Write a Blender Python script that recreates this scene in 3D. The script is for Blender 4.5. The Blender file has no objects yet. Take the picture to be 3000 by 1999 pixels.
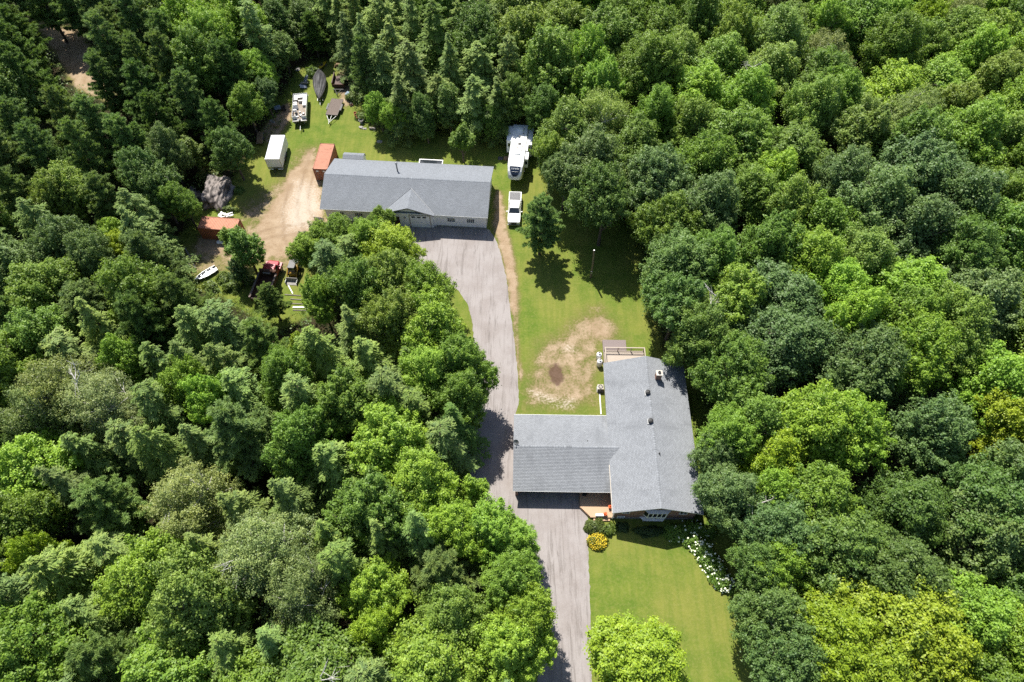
import bpy, math, random
import numpy as np
from mathutils import Vector, Matrix
R = math.radians
random.seed(11)
scene = bpy.context.scene
C = scene.collection

# ---------------------------------------------------------------- camera, sky, sun, exposure
cam_data = bpy.data.cameras.new('camera')
cam_data.sensor_width = 36.0
cam_data.lens = 24.0
cam_data.clip_start = 0.5
cam_data.clip_end = 3000.0
cam = bpy.data.objects.new('camera', cam_data)
cam.location = (0, 0, 82)
cam.rotation_euler = (R(32), 0, 0)          # 58 degrees below the horizon, looking along +Y
C.objects.link(cam)
scene.camera = cam

SUN_EL, SUN_AZ = 58.0, 23.0                 # sun stands behind the woods, a little to the left
world = bpy.data.worlds.new('World')
scene.world = world
world.use_nodes = True
wn = world.node_tree
sky = wn.nodes.new('ShaderNodeTexSky')
sky.sky_type = 'NISHITA'
sky.sun_disc = False
sky.sun_elevation = R(SUN_EL)
sky.sun_rotation = R(-SUN_AZ)
wn.links.new(sky.outputs[0], wn.nodes['Background'].inputs[0])
wn.nodes['Background'].inputs[1].default_value = 0.085
sun_data = bpy.data.lights.new('sun', 'SUN')
sun_data.energy = 4.6
sun_data.angle = R(0.53)
sun_data.color = (1.0, 0.955, 0.87)
sun = bpy.data.objects.new('sun', sun_data)
sun_dir = Vector((math.sin(R(SUN_AZ)) * math.cos(R(SUN_EL)), -math.cos(R(SUN_AZ)) * math.cos(R(SUN_EL)), -math.sin(R(SUN_EL))))
sun.rotation_euler = sun_dir.to_track_quat('-Z', 'Y').to_euler()
sun.location = (-40, 120, 150)
C.objects.link(sun)
vs = scene.view_settings
vs.view_transform = 'Standard'
vs.look = 'None'
vs.exposure = 1.05
vs.gamma = 1.0
vs.use_curve_mapping = False
scene.cycles.max_bounces = 5
scene.cycles.diffuse_bounces = 3
scene.cycles.transmission_bounces = 4
scene.cycles.transparent_max_bounces = 4
scene.cycles.use_denoising = False

# ---------------------------------------------------------------- materials
MATS = {}
def new_mat(name):
    m = bpy.data.materials.new(name)
    m.use_nodes = True
    nt = m.node_tree
    return m, nt, nt.nodes['Principled BSDF']

def node(nt, kind, **kw):
    n = nt.nodes.new(kind)
    for k, v in kw.items():
        if k.startswith('i_'):
            n.inputs[k[2:].replace('_', ' ')].default_value = v
        else:
            setattr(n, k, v)
    return n

def mixc(nt, fac, a, b, blend='MIX'):
    n = nt.nodes.new('ShaderNodeMix')
    n.data_type = 'RGBA'
    n.blend_type = blend
    for sock, val in ((n.inputs[0], fac), (n.inputs[6], a), (n.inputs[7], b)):
        if hasattr(val, 'is_output'):
            nt.links.new(val, sock)
        elif isinstance(val, (int, float)):
            sock.default_value = val
        else:
            sock.default_value = (*val, 1)
    return n.outputs[2]

def mth(nt, op, a, b=None, c=None, clamp=False):
    n = nt.nodes.new('ShaderNodeMath')
    n.operation = op
    n.use_clamp = clamp
    for i, val in enumerate((a, b, c)):
        if val is None:
            continue
        if hasattr(val, 'is_output'):
            nt.links.new(val, n.inputs[i])
        else:
            n.inputs[i].default_value = val
    return n.outputs[0]

def smooth(nt, val, lo, hi):
    n = nt.nodes.new('ShaderNodeMapRange')
    n.interpolation_type = 'SMOOTHSTEP'
    nt.links.new(val, n.inputs[0])
    n.inputs[1].default_value = lo
    n.inputs[2].default_value = hi
    return n.outputs[0]

def noise(nt, scale, detail=4, rough=0.55, vec=None, dist=0.0):
    n = node(nt, 'ShaderNodeTexNoise')
    n.inputs['Scale'].default_value = scale
    n.inputs['Detail'].default_value = detail
    n.inputs['Roughness'].default_value = rough
    n.inputs['Distortion'].default_value = dist
    if vec is not None:
        nt.links.new(vec, n.inputs['Vector'])
    return n.outputs['Fac']

def objvec(nt, scale=(1, 1, 1)):
    tc = nt.nodes.new('ShaderNodeTexCoord')
    mp = nt.nodes.new('ShaderNodeMapping')
    mp.inputs['Scale'].default_value = scale
    nt.links.new(tc.outputs['Object'], mp.inputs['Vector'])
    return mp.outputs['Vector']

def bump(nt, bsdf, height, strength=0.3, dist=0.02):
    b = nt.nodes.new('ShaderNodeBump')
    b.inputs['Strength'].default_value = strength
    b.inputs['Distance'].default_value = dist
    nt.links.new(height, b.inputs['Height'])
    nt.links.new(b.outputs[0], bsdf.inputs['Normal'])

def pm(name, col, col2=None, scale=3.0, rough=0.6, metal=0.0, bmp=0.0, stretch=(1, 1, 1), spec=0.4, amount=(0.35, 0.65)):
    """plain procedural surface: two colours mixed by noise, slight roughness change, optional relief"""
    if name in MATS:
        return MATS[name]
    m, nt, b = new_mat(name)
    col2 = col2 or tuple(c * 0.78 for c in col)
    v = objvec(nt, stretch)
    f = smooth(nt, noise(nt, scale, 6, 0.62, v), *amount)
    nt.links.new(mixc(nt, f, col, col2), b.inputs['Base Color'])
    b.inputs['Roughness'].default_value = rough
    b.inputs['Metallic'].default_value = metal
    b.inputs['Specular IOR Level'].default_value = spec
    if bmp:
        bump(nt, b, noise(nt, scale * 6, 4, 0.6, v), bmp)
    MATS[name] = m
    return m

def shingle_mat(name, col, dark, stain=0.35):
    m, nt, b = new_mat(name)
    uv = nt.nodes.new('ShaderNodeUVMap')
    br = nt.nodes.new('ShaderNodeTexBrick')
    nt.links.new(uv.outputs[0], br.inputs['Vector'])
    br.inputs['Scale'].default_value = 1.0
    br.inputs['Brick Width'].default_value = 0.32
    br.inputs['Row Height'].default_value = 0.17
    br.inputs['Mortar Size'].default_value = 0.014
    br.inputs['Bias'].default_value = 0.0
    br.inputs['Color1'].default_value = (*col, 1)
    br.inputs['Color2'].default_value = (*[c * 0.74 for c in col], 1)
    br.inputs['Mortar'].default_value = (*[c * 0.42 for c in col], 1)
    mp = nt.nodes.new('ShaderNodeMapping')
    mp.inputs['Scale'].default_value = (0.55, 0.22, 1)
    nt.links.new(uv.outputs[0], mp.inputs['Vector'])
    st = smooth(nt, noise(nt, 0.9, 5, 0.6, mp.outputs[0]), 0.47, 0.74)
    fine = noise(nt, 9.0, 4, 0.7, uv.outputs[0])
    c1 = mixc(nt, mth(nt, 'MULTIPLY', st, stain), br.outputs[0], dark)
    c2 = mixc(nt, smooth(nt, fine, 0.3, 0.75), c1, mixc(nt, 0.3, c1, (0.50, 0.52, 0.55)))
    nt.links.new(c2, b.inputs['Base Color'])
    b.inputs['Roughness'].default_value = 0.88
    bump(nt, b, br.outputs['Fac'], 0.4, -0.02)
    MATS[name] = m
    return m

def glass_mat():
    m, nt, b = new_mat('dark_glass')
    v = objvec(nt)
    nt.links.new(mixc(nt, noise(nt, 2.0, 2, 0.5, v), (0.012, 0.016, 0.02), (0.03, 0.036, 0.042)), b.inputs['Base Color'])
    b.inputs['Roughness'].default_value = 0.06
    b.inputs['Specular IOR Level'].default_value = 0.6
    MATS['glass'] = m
    return m

def brick_mat():
    m, nt, b = new_mat('brick')
    v = nt.nodes.new('ShaderNodeTexCoord')
    mp = nt.nodes.new('ShaderNodeMapping')
    mp.inputs['Rotation'].default_value = (R(90), 0, 0)
    nt.links.new(v.outputs['Object'], mp.inputs['Vector'])
    br = nt.nodes.new('ShaderNodeTexBrick')
    nt.links.new(mp.outputs[0], br.inputs['Vector'])
    br.inputs['Scale'].default_value = 1.0
    br.inputs['Brick Width'].default_value = 0.22
    br.inputs['Row Height'].default_value = 0.085
    br.inputs['Mortar Size'].default_value = 0.008
    br.inputs['Color1'].default_value = (0.24, 0.10, 0.06, 1)
    br.inputs['Color2'].default_value = (0.17, 0.075, 0.05, 1)
    br.inputs['Mortar'].default_value = (0.36, 0.32, 0.28, 1)
    nt.links.new(br.outputs[0], b.inputs['Base Color'])
    b.inputs['Roughness'].default_value = 0.9
    bump(nt, b, br.outputs['Fac'], 0.5, -0.01)
    MATS['brick'] = m
    return m

glass_mat(); brick_mat()
shingle_mat('roof_shingle_house', (0.165, 0.175, 0.190), (0.060, 0.065, 0.073), 0.75)
shingle_mat('roof_shingle_shop', (0.140, 0.154, 0.174), (0.075, 0.085, 0.095), 0.3)
pm('white_paint', (0.78, 0.78, 0.77), (0.70, 0.70, 0.69), 1.5, 0.5)
pm('siding_white', (0.80, 0.80, 0.80), (0.74, 0.74, 0.75), 0.7, 0.55, bmp=0.05)
pm('gel_white', (0.82, 0.82, 0.81), (0.74, 0.74, 0.73), 0.9, 0.3)
pm('trim_cream', (0.432, 0.396, 0.342), (0.372, 0.336, 0.288), 1.2, 0.6)
pm('black_metal', (0.02, 0.02, 0.022), (0.035, 0.033, 0.03), 4, 0.5)
pm('rubber', (0.02, 0.02, 0.02), (0.032, 0.031, 0.03), 5, 0.85)
pm('steel', (0.252, 0.258, 0.264), (0.180, 0.186, 0.192), 3, 0.38, 0.8)
pm('galvanised', (0.288, 0.294, 0.300), (0.216, 0.222, 0.228), 5, 0.5, 0.7)
pm('aluminium', (0.372, 0.378, 0.384), (0.270, 0.276, 0.282), 2, 0.33, 0.75)
pm('orange_steel', (0.300, 0.105, 0.055), (0.240, 0.069, 0.030), 1.1, 0.62, amount=(0.42, 0.72))
pm('orange_roof', (0.372, 0.150, 0.084), (0.216, 0.072, 0.033), 1.6, 0.6, amount=(0.5, 0.75))
pm('rust', (0.096, 0.042, 0.024), (0.054, 0.027, 0.018), 4, 0.85, bmp=0.1)
pm('brown_metal', (0.084, 0.051, 0.041), (0.054, 0.033, 0.027), 2.5, 0.7)
pm('deck_cedar', (0.46, 0.31, 0.20), (0.36, 0.23, 0.14), 2.2, 0.7, stretch=(0.4, 5, 1), bmp=0.1)
pm('deck_mauve', (0.198, 0.159, 0.150), (0.162, 0.129, 0.123), 2.2, 0.75, stretch=(5, 0.4, 1), bmp=0.1)
pm('deck_pale', (0.372, 0.318, 0.264), (0.324, 0.270, 0.216), 2.0, 0.7, stretch=(0.4, 4, 1), bmp=0.1)
pm('wood_grey', (0.216, 0.198, 0.174), (0.132, 0.114, 0.096), 5, 0.85, stretch=(1, 6, 6), bmp=0.2)
pm('wood_tan', (0.252, 0.174, 0.102), (0.180, 0.114, 0.060), 4, 0.8, bmp=0.2)
pm('pole_wood', (0.198, 0.144, 0.090), (0.120, 0.084, 0.054), 4, 0.85, stretch=(6, 6, 0.5), bmp=0.2)
pm('deck_flat', (0.132, 0.102, 0.087), (0.102, 0.078, 0.066), 2.5, 0.8, stretch=(6, 0.5, 1))
pm('tarp', (0.042, 0.041, 0.042), (0.066, 0.065, 0.066), 1.4, 0.6, bmp=0.2)
pm('red_paint', (0.276, 0.018, 0.030), (0.216, 0.013, 0.021), 1.5, 0.4)
pm('yellow_paint', (0.330, 0.198, 0.018), (0.264, 0.150, 0.012), 2, 0.5)
pm('kayak_yellow', (0.432, 0.300, 0.012), (0.372, 0.252, 0.012), 2, 0.4)
pm('vinyl_cream', (0.396, 0.372, 0.336), (0.330, 0.306, 0.276), 2, 0.5)
pm('carpet', (0.264, 0.222, 0.180), (0.204, 0.168, 0.132), 4, 0.9)
pm('navy', (0.015, 0.025, 0.05), (0.025, 0.035, 0.06), 2, 0.25)
pm('trailer_roof', (0.252, 0.282, 0.336), (0.216, 0.240, 0.288), 0.8, 0.4, 0.3)
pm('tonneau', (0.060, 0.060, 0.066), (0.084, 0.084, 0.090), 2, 0.5)
pm('rock', (0.235, 0.205, 0.19), (0.05, 0.043, 0.04), 0.9, 0.9, bmp=0.9, stretch=(2.2, 0.8, 1.2), amount=(0.40, 0.60))
pm('terracotta', (0.300, 0.102, 0.042), (0.240, 0.072, 0.030), 4, 0.75)
pm('concrete', (0.270, 0.258, 0.240), (0.210, 0.198, 0.186), 3, 0.9, bmp=0.1)
pm('blue_plastic', (0.132, 0.192, 0.264), (0.096, 0.144, 0.204), 2, 0.45)
pm('garage_brown', (0.060, 0.039, 0.030), (0.045, 0.030, 0.024), 2, 0.6)
pm('bark', (0.115, 0.09, 0.07), (0.06, 0.048, 0.04), 6, 0.95, stretch=(3, 3, 0.6), bmp=0.4)
pm('bark_pale', (0.52, 0.50, 0.45), (0.30, 0.28, 0.25), 4, 0.9, stretch=(1, 1, 3), bmp=0.2)
pm('flower_white', (0.80, 0.82, 0.68), (0.68, 0.74, 0.50), 6, 0.8)
pm('flower_yellow', (0.66, 0.50, 0.02), (0.50, 0.36, 0.02), 6, 0.7)
pm('flower_orange', (0.75, 0.16, 0.04), (0.6, 0.1, 0.03), 6, 0.7)

def leaf_mat(name, translucent, rough, spec):
    """foliage: object colour, varied leaf by leaf through the 'tint' attribute"""
    m, nt, b = new_mat(name)
    oi = nt.nodes.new('ShaderNodeObjectInfo')
    at = nt.nodes.new('ShaderNodeAttribute')
    at.attribute_name = 'tint'
    t = at.outputs['Fac']
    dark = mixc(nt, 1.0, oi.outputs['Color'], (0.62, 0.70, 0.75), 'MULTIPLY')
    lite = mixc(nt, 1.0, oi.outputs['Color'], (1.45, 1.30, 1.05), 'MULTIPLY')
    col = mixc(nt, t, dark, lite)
    nt.links.new(col, b.inputs['Base Color'])
    b.inputs['Roughness'].default_value = rough
    b.inputs['Specular IOR Level'].default_value = spec
    tr = nt.nodes.new('ShaderNodeBsdfTranslucent')
    nt.links.new(mixc(nt, 1.0, col, (1.25, 1.30, 0.55), 'MULTIPLY'), tr.inputs['Color'])
    mx = nt.nodes.new('ShaderNodeMixShader')
    mx.inputs[0].default_value = translucent
    out = nt.nodes['Material Output']
    nt.links.new(b.outputs[0], mx.inputs[1])
    nt.links.new(tr.outputs[0], mx.inputs[2])
    nt.links.new(mx.outputs[0], out.inputs['Surface'])
    MATS[name] = m
    return m
leaf_mat('leaf', 0.36, 0.5, 0.35)
leaf_mat('needle', 0.30, 0.6, 0.25)
M = MATS

# ---------------------------------------------------------------- object helpers
def thing(name, label, cat, loc=(0, 0, 0), rz=0.0, group=None):
    o = bpy.data.objects.new(name, None)
    o.empty_display_size = 0.3
    C.objects.link(o)
    o.location = loc
    o.rotation_euler = (0, 0, R(rz))
    o['label'] = label
    o['category'] = cat
    if group:
        o['group'] = group
    return o

def tag(o, label=None, cat=None, group=None, kind=None):
    for k, v in (('label', label), ('category', cat), ('group', group), ('kind', kind)):
        if v:
            o[k] = v
    return o

class MB:
    """collects faces; build() links them as one mesh object"""
    def __init__(self):
        self.v, self.f, self.uv = [], [], {}
    def poly(self, pts, uv=None):
        n = len(self.v)
        self.v += [tuple(p) for p in pts]
        self.f.append(tuple(range(n, n + len(pts))))
        if uv:
            self.uv[len(self.f) - 1] = uv
        return self
    def box(self, x0, x1, y0, y1, z0, z1):
        n = len(self.v)
        self.v += [(x, y, z) for z in (z0, z1) for y in (y0, y1) for x in (x0, x1)]
        self.f += [tuple(n + i for i in q) for q in ((0, 2, 3, 1), (4, 5, 7, 6), (0, 1, 5, 4), (2, 6, 7, 3), (0, 4, 6, 2), (1, 3, 7, 5))]
        return self
    def obox(self, c, s, rot=(0, 0, 0)):
        m = Matrix.Translation(c) @ (Matrix.Rotation(R(rot[2]), 4, 'Z') @ Matrix.Rotation(R(rot[1]), 4, 'Y') @ Matrix.Rotation(R(rot[0]), 4, 'X'))
        n = len(self.v)
        self.v += [tuple(m @ Vector((x * s[0] / 2, y * s[1] / 2, z * s[2] / 2))) for z in (-1, 1) for y in (-1, 1) for x in (-1, 1)]
        self.f += [tuple(n + i for i in q) for q in ((0, 2, 3, 1), (4, 5, 7, 6), (0, 1, 5, 4), (2, 6, 7, 3), (0, 4, 6, 2), (1, 3, 7, 5))]
        return self
    def tube(self, pts, rad, n=8, cap=True):
        pts = [Vector(p) for p in pts]
        if not isinstance(rad, (list, tuple)):
            rad = [rad] * len(pts)
        base = len(self.v)
        for i, p in enumerate(pts):
            d = (pts[min(i + 1, len(pts) - 1)] - pts[max(i - 1, 0)]).normalized()
            a = d.cross(Vector((0, 0, 1)) if abs(d.z) < 0.9 else Vector((1, 0, 0))).normalized()
            b = d.cross(a)
            for k in range(n):
                t = 2 * math.pi * k / n
                self.v.append(tuple(p + (a * math.cos(t) + b * math.sin(t)) * rad[i]))
        for i in range(len(pts) - 1):
            for k in range(n):
                k2 = (k + 1) % n
                self.f.append((base + i * n + k, base + i * n + k2, base + (i + 1) * n + k2, base + (i + 1) * n + k))
        if cap:
            self.f.append(tuple(base + k for k in range(n)))
            self.f.append(tuple(base + (len(pts) - 1) * n + k for k in reversed(range(n))))
        return self
    def lathe(self, prof, c=(0, 0, 0), n=16):
        base = len(self.v)
        for r, z in prof:
            for k in range(n):
                t = 2 * math.pi * k / n
                self.v.append((c[0] + r * math.cos(t), c[1] + r * math.sin(t), c[2] + z))
        for i in range(len(prof) - 1):
            for k in range(n):
                k2 = (k + 1) % n
                self.f.append((base + i * n + k, base + i * n + k2, base + (i + 1) * n + k2, base + (i + 1) * n + k))
        self.f.append(tuple(base + k for k in reversed(range(n))))
        self.f.append(tuple(base + (len(prof) - 1) * n + k for k in range(n)))
        return self
    def loft(self, secs, cap=True):
        base, n = len(self.v), len(secs[0])
        for s in secs:
            self.v += [tuple(p) for p in s]
        for i in range(len(secs) - 1):
            for k in range(n):
                k2 = (k + 1) % n
                self.f.append((base + i * n + k, base + i * n + k2, base + (i + 1) * n + k2, base + (i + 1) * n + k))
        if cap:
            self.f.append(tuple(base + k for k in reversed(range(n))))
            self.f.append(tuple(base + (len(secs) - 1) * n + k for k in range(n)))
        return self
    def mesh(self, name, mat, smooth=False):
        me = bpy.data.meshes.new(name)
        me.from_pydata(self.v, [], self.f)
        if self.uv:
            lay = me.uv_layers.new(name='UVMap')
            for pi, p in enumerate(me.polygons):
                for j, li in enumerate(p.loop_indices):
                    u = self.uv.get(pi)
                    lay.data[li].uv = u[j] if u else (0, 0)
        me.materials.append(M[mat] if isinstance(mat, str) else mat)
        if smooth:
            me.polygons.foreach_set('use_smooth', [True] * len(me.polygons))
        me.update()
        return me
    def build(self, name, mat, parent=None, loc=None, rz=0, smooth=False, label=None):
        o = bpy.data.objects.new(name, self.mesh(name, mat, smooth))
        C.objects.link(o)
        o.parent = parent
        if loc:
            o.location = loc
        o.rotation_euler = (0, 0, R(rz))
        if label:
            o['label'] = label
        return o

def piece(name, me, parent, loc=(0, 0, 0), scale=(1, 1, 1), rot=(0, 0, 0)):
    o = bpy.data.objects.new(name, me)
    C.objects.link(o)
    o.parent = parent
    o.location = loc
    o.scale = scale
    o.rotation_euler = tuple(R(a) for a in rot)
    return o

def unit_box(name, mat):
    return MB().box(-0.5, 0.5, -0.5, 0.5, -0.5, 0.5).mesh(name, mat)

def copy_tree(o, parent=None):
    c = o.copy()
    C.objects.link(c)
    c.parent = parent
    for ch in o.children:
        copy_tree(ch, c)
    return c

def rsec(w, zb, zt, y, r=0.15, n=4):
    """rounded rectangle cross-section at station y: half width w, bottom zb, top zt"""
    pts = []
    r = min(r, w * 0.95, (zt - zb) * 0.45)
    for cx, cz, a0 in ((w - r, zt - r, 0), (-w + r, zt - r, 90), (-w + r, zb + r, 180), (w - r, zb + r, 270)):
        for k in range(n + 1):
            a = R(a0 + 90 * k / n)
            pts.append((cx + r * math.cos(a), y, cz + r * math.sin(a)))
    return pts

def wheel(parent, x, y, r, w, name='wheel'):
    """tyre around a rim, axle along x"""
    t = MB()
    prof = [(r * 0.62, -w / 2), (r * 0.94, -w / 2), (r, -w * 0.3), (r, w * 0.3), (r * 0.94, w / 2), (r * 0.62, w / 2)]
    n = 18
    for i in range(len(prof)):
        for k in range(n):
            q = []
            for (ii, kk) in ((i, k), (i, k + 1), (i + 1, k + 1), (i + 1, k)):
                rr, ww = prof[ii % len(prof)]
                a = 2 * math.pi * kk / n
                q.append((x + ww, y + rr * math.cos(a), r + rr * math.sin(a)))
            t.poly(q)
    ty = t.build(name, 'rubber', parent, smooth=False)
    MB().tube([(x - w * 0.42, y, r), (x + w * 0.42, y, r)], r * 0.61, 14).build('rim', 'steel', ty)
    return ty

# ---------------------------------------------------------------- ground, worn patches, driveway
P_DRIVE = [(0.6,2),(2.9,2),(2.8,7.8),(2.5,13.0),(2.0,20.1),(1.0,25.8),(-2.5,26.4),(-5.0,30.8),(-6.0,33.2),(-5.5,38.0),(-4.9,41.9),(-4.9,46.6),(-5.4,50.8),(-5.7,54.5),(-6.5,57.6),(-8.0,60.1),(-10.6,62.7),(-13.0,64.7),(-16.1,66.5),(-17.2,70.9),(-16.5,73.0),(-3.6,72.0),(-2.5,69.8),(-1.6,66.5),(-0.7,61.5),(-0.3,56.8),(0.4,50.8),(0.8,45.9),(0.9,41.2),(0.3,39.5),(0.3,29.4),(8.6,29.4),(8.5,27.1),(9.2,25.8),(9.1,22.7),(8.9,15.3),(8.6,7.8),(8.5,2)]
P_DRIVE = P_DRIVE[1:]
P_YARD = [(-35.2,89.9),(-34.0,90.2),(-32.6,84.2),(-31.6,82.2),(-29.2,71.8),(-31.6,68.2),(-31.8,66.5),(-34.4,65.7),(-39.3,66.9),(-40.7,72.7),(-39.7,76.4),(-38.3,80.2),(-37.6,84.2),(-35.9,87.3)]
P_ROUGH = [(-44.8,77.3),(-40.1,82.2),(-36.3,91.4),(-33.4,91.9),(-29.0,70.9),(-31.8,61.3),(-38.3,63.7),(-47.5,61.3),(-51.3,65.7),(-50.1,70.0),(-43.5,70.9)]
P_VERGE = [(-2.6,71.4),(-0.7,72.0),(0.5,65.7),(1.0,59.1),(0.9,54.0),(-0.3,56.6),(-0.7,61.5),(-1.6,66.5)]
P_SIDE = [(-2.8,81.2),(-1.6,80.2),(-0.6,72.7),(-1.1,70.4),(-2.6,70.0),(-3.2,72.7)]
P_BACK = [(1.2,40.2),(1.0,44.5),(2.3,48.0),(3.6,51.5),(7.1,53.6),(9.4,56.4),(13.0,57.7),(15.3,54.9),(16.5,50.8),(13.1,50.1),(11.9,40.6),(7.1,39.9)]
P_PALE = [[(1.4,44.2),(3.8,43.8),(6.7,42.8),(9.0,42.8),(9.5,40.2),(6.0,39.8),(3.1,41.2),(1.7,42.8)],
          [(5.6,49.7),(7.6,51.9),(9.4,50.8),(10.5,48.7),(8.7,48.5),(6.6,48.7)]]
P_TAN = [(9.6,56.0),(13.5,56.4),(15.2,54.1),(15.6,50.8),(11.3,50.2),(9.0,52.6)]
P_BURN = [(4.9,47.1),(6.0,47.5),(7.1,46.9),(7.2,45.2),(6.4,44.2),(5.3,44.6),(4.8,45.9)]
P_SLOPE = [(-95.5,126.6),(-85.0,123.8),(-75.2,107.8),(-69.7,100.7),(-80.2,105.9),(-87.2,115.5)]
P_SLOPE2 = [(-68.0,106.5),(-64.0,105.3),(-61.7,98.2),(-65.2,99.4)]
P_JUNK = [(-43.1,98.2),(-40.6,102.7),(-38.9,99.4),(-40.0,94.8),(-42.6,91.5),(-44.0,94.8)]
P_LEFT = [(-49.5,70.8),(-42.0,70.4),(-41.7,69.1),(-45.3,66.4),(-48.7,67.4)]
P_BESIDE = [(-33.0,112.5),(-29.4,112.0),(-28.0,104.0),(-29.8,100.5),(-31.4,103.0)]
P_CLEAR = [(-44.1,91.5),(-41.9,95.9),(-43.1,102.3),(-41.6,104.7),(-40.6,110.9),(-37.8,114.2),(-31.2,114.2),(-28.2,106.5),(-27.1,100.5),(-25.1,95.9),(-21.1,94.8),(-13.5,94.8),(-5.8,93.7),(-2.0,92.6),(-1.3,99.4),(4.5,98.8),(9.1,86.2),(15.5,76.5),(20.2,70.1),(20.3,57.6),(21.3,50.1),(25.6,48.0),(26.8,39.3),(27.4,32.6),(27.9,23.7),(28.2,18.1),(28.2,11.6),(28.2,5.7),(28,-5),(0,-5),(0.2,5.7),(-1.4,20.1),(-7.4,26.9),(-9.2,36.8),(-9.4,43.2),(-16.0,60.5),(-25.5,69.1),(-30.4,69.1),(-28.9,56.0),(-33.4,53.0),(-43.5,59.1),(-50.8,62.3),(-53.2,69.1),(-50.7,72.7),(-52.8,80.2),(-47.0,79.2),(-46.0,84.2)]

def sdist(px, py, poly):
    """signed distance to a polygon, negative inside"""
    d = np.full(px.shape, 1e9)
    s = np.zeros(px.shape, bool)
    n = len(poly)
    for i in range(n):
        x0, y0 = poly[i]
        x1, y1 = poly[(i + 1) % n]
        ex, ey = x1 - x0, y1 - y0
        t = np.clip(((px - x0) * ex + (py - y0) * ey) / (ex * ex + ey * ey + 1e-9), 0, 1)
        d = np.minimum(d, np.hypot(px - x0 - t * ex, py - y0 - t * ey))
        if y0 != y1:
            c = ((y0 > py) != (y1 > py)) & (px < ex * (py - y0) / (y1 - y0) + x0)
            s ^= c
    return np.where(s, -d, d)

def pmask(px, py, poly, w):
    return np.clip(0.5 - sdist(px, py, poly) / (2 * w), 0, 1)

def line_mask(px, py, pts, w):
    d = np.full(px.shape, 1e9)
    for (x0, y0), (x1, y1) in zip(pts[:-1], pts[1:]):
        ex, ey = x1 - x0, y1 - y0
        t = np.clip(((px - x0) * ex + (py - y0) * ey) / (ex * ex + ey * ey), 0, 1)
        d = np.minimum(d, np.hypot(px - x0 - t * ex, py - y0 - t * ey))
    return np.clip(1 - d / w, 0, 1)

gx = np.concatenate([np.linspace(-900, -130, 12), np.arange(-120, -56, 1.0), np.arange(-56, 32, 0.4), np.arange(32, 130, 2.0), np.linspace(140, 900, 12)])
gy = np.concatenate([np.linspace(-300, -20, 8), np.arange(-10, 2, 1.0), np.arange(2, 116, 0.4), np.arange(116, 170, 2.0), np.linspace(180, 1200, 14)])
GX, GY = np.meshgrid(gx, gy)
nx, ny = len(gx), len(gy)
gv = np.stack([GX.ravel(), GY.ravel(), np.zeros(nx * ny)], 1)
ii = np.arange(nx * ny).reshape(ny, nx)
gf = np.stack([ii[:-1, :-1].ravel(), ii[:-1, 1:].ravel(), ii[1:, 1:].ravel(), ii[1:, :-1].ravel()], 1)
gm = bpy.data.meshes.new('ground')
gm.vertices.add(len(gv)); gm.vertices.foreach_set('co', gv.ravel())
gm.loops.add(gf.size); gm.loops.foreach_set('vertex_index', gf.ravel().astype(np.int32))
gm.polygons.add(len(gf)); gm.polygons.foreach_set('loop_start', np.arange(0, gf.size, 4, dtype=np.int32))
gm.polygons.foreach_set('loop_total', np.full(len(gf), 4, np.int32))
gm.update()
X, Y = gv[:, 0], gv[:, 1]
dirt = np.maximum.reduce([pmask(X, Y, P_YARD, 1.6), 0.52 * pmask(X, Y, P_ROUGH, 2.5), 0.92 * pmask(X, Y, P_VERGE, 0.8), 0.75 * pmask(X, Y, P_SIDE, 0.8),
    0.56 * pmask(X, Y, P_BACK, 2.2), 0.68 * pmask(X, Y, P_TAN, 2.0), 0.95 * pmask(X, Y, P_SLOPE, 1.6), 0.8 * pmask(X, Y, P_SLOPE2, 1.2), 0.8 * pmask(X, Y, P_JUNK, 1.0),
    0.85 * pmask(X, Y, P_LEFT, 0.8), 0.75 * pmask(X, Y, P_BESIDE, 1.0),
    0.62 * line_mask(X, Y, [(1.3, 45), (0.9, 48), (0.6, 52), (0.4, 56)], 0.9), 0.8 * pmask(X, Y, [(-30.5, 75), (-23, 73.6), (-23, 69.5), (-31, 69)], 1.0), 0.55 * line_mask(X, Y, [(-8.6, 62.4), (-6.2, 58.4), (-5.0, 52)], 0.8)])
pale = np.maximum.reduce([0.62 * pmask(X, Y, P_PALE[0], 1.1), 0.55 * pmask(X, Y, P_PALE[1], 1.2), 0.75 * pmask(X, Y, [(-36.5, 84), (-31.5, 83), (-29.2, 76), (-31.5, 71), (-36.5, 70), (-38, 76)], 3.0)])
forest = 1 - pmask(X, Y, P_CLEAR, 1.5)
burn = pmask(X, Y, P_BURN, 0.9)
trk = np.zeros(len(X))
for pts in ([(-34.6, 92), (-34.6, 86), (-35.0, 80), (-34.4, 75), (-32.6, 71.5)], [(-33.0, 92), (-33.0, 86), (-33.4, 80), (-32.6, 76), (-30.6, 72.8)], [(-41, 71), (-37, 72.5), (-33, 73.2), (-30, 74)], [(-41, 69.2), (-37, 70.6), (-33, 71.2), (-30, 71.6)], [(-36.5, 82), (-37.0, 76), (-35.5, 70), (-33, 66)],
            [(-47.0, 76.5), (-44.5, 78.6), (-42.6, 80.6)], [(-46.0, 75.6), (-43.6, 77.6), (-41.6, 79.6)]):
    trk = np.maximum(trk, line_mask(X, Y, pts, 0.42))
for nm, ch in (('mask_a', (dirt, pale, forest, burn)), ('mask_b', (trk, trk * 0, trk * 0, trk * 0 + 1))):
    a = gm.attributes.new(nm, 'FLOAT_COLOR', 'POINT')
    a.data.foreach_set('color', np.stack(ch, 1).astype(np.float32).ravel())

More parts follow.
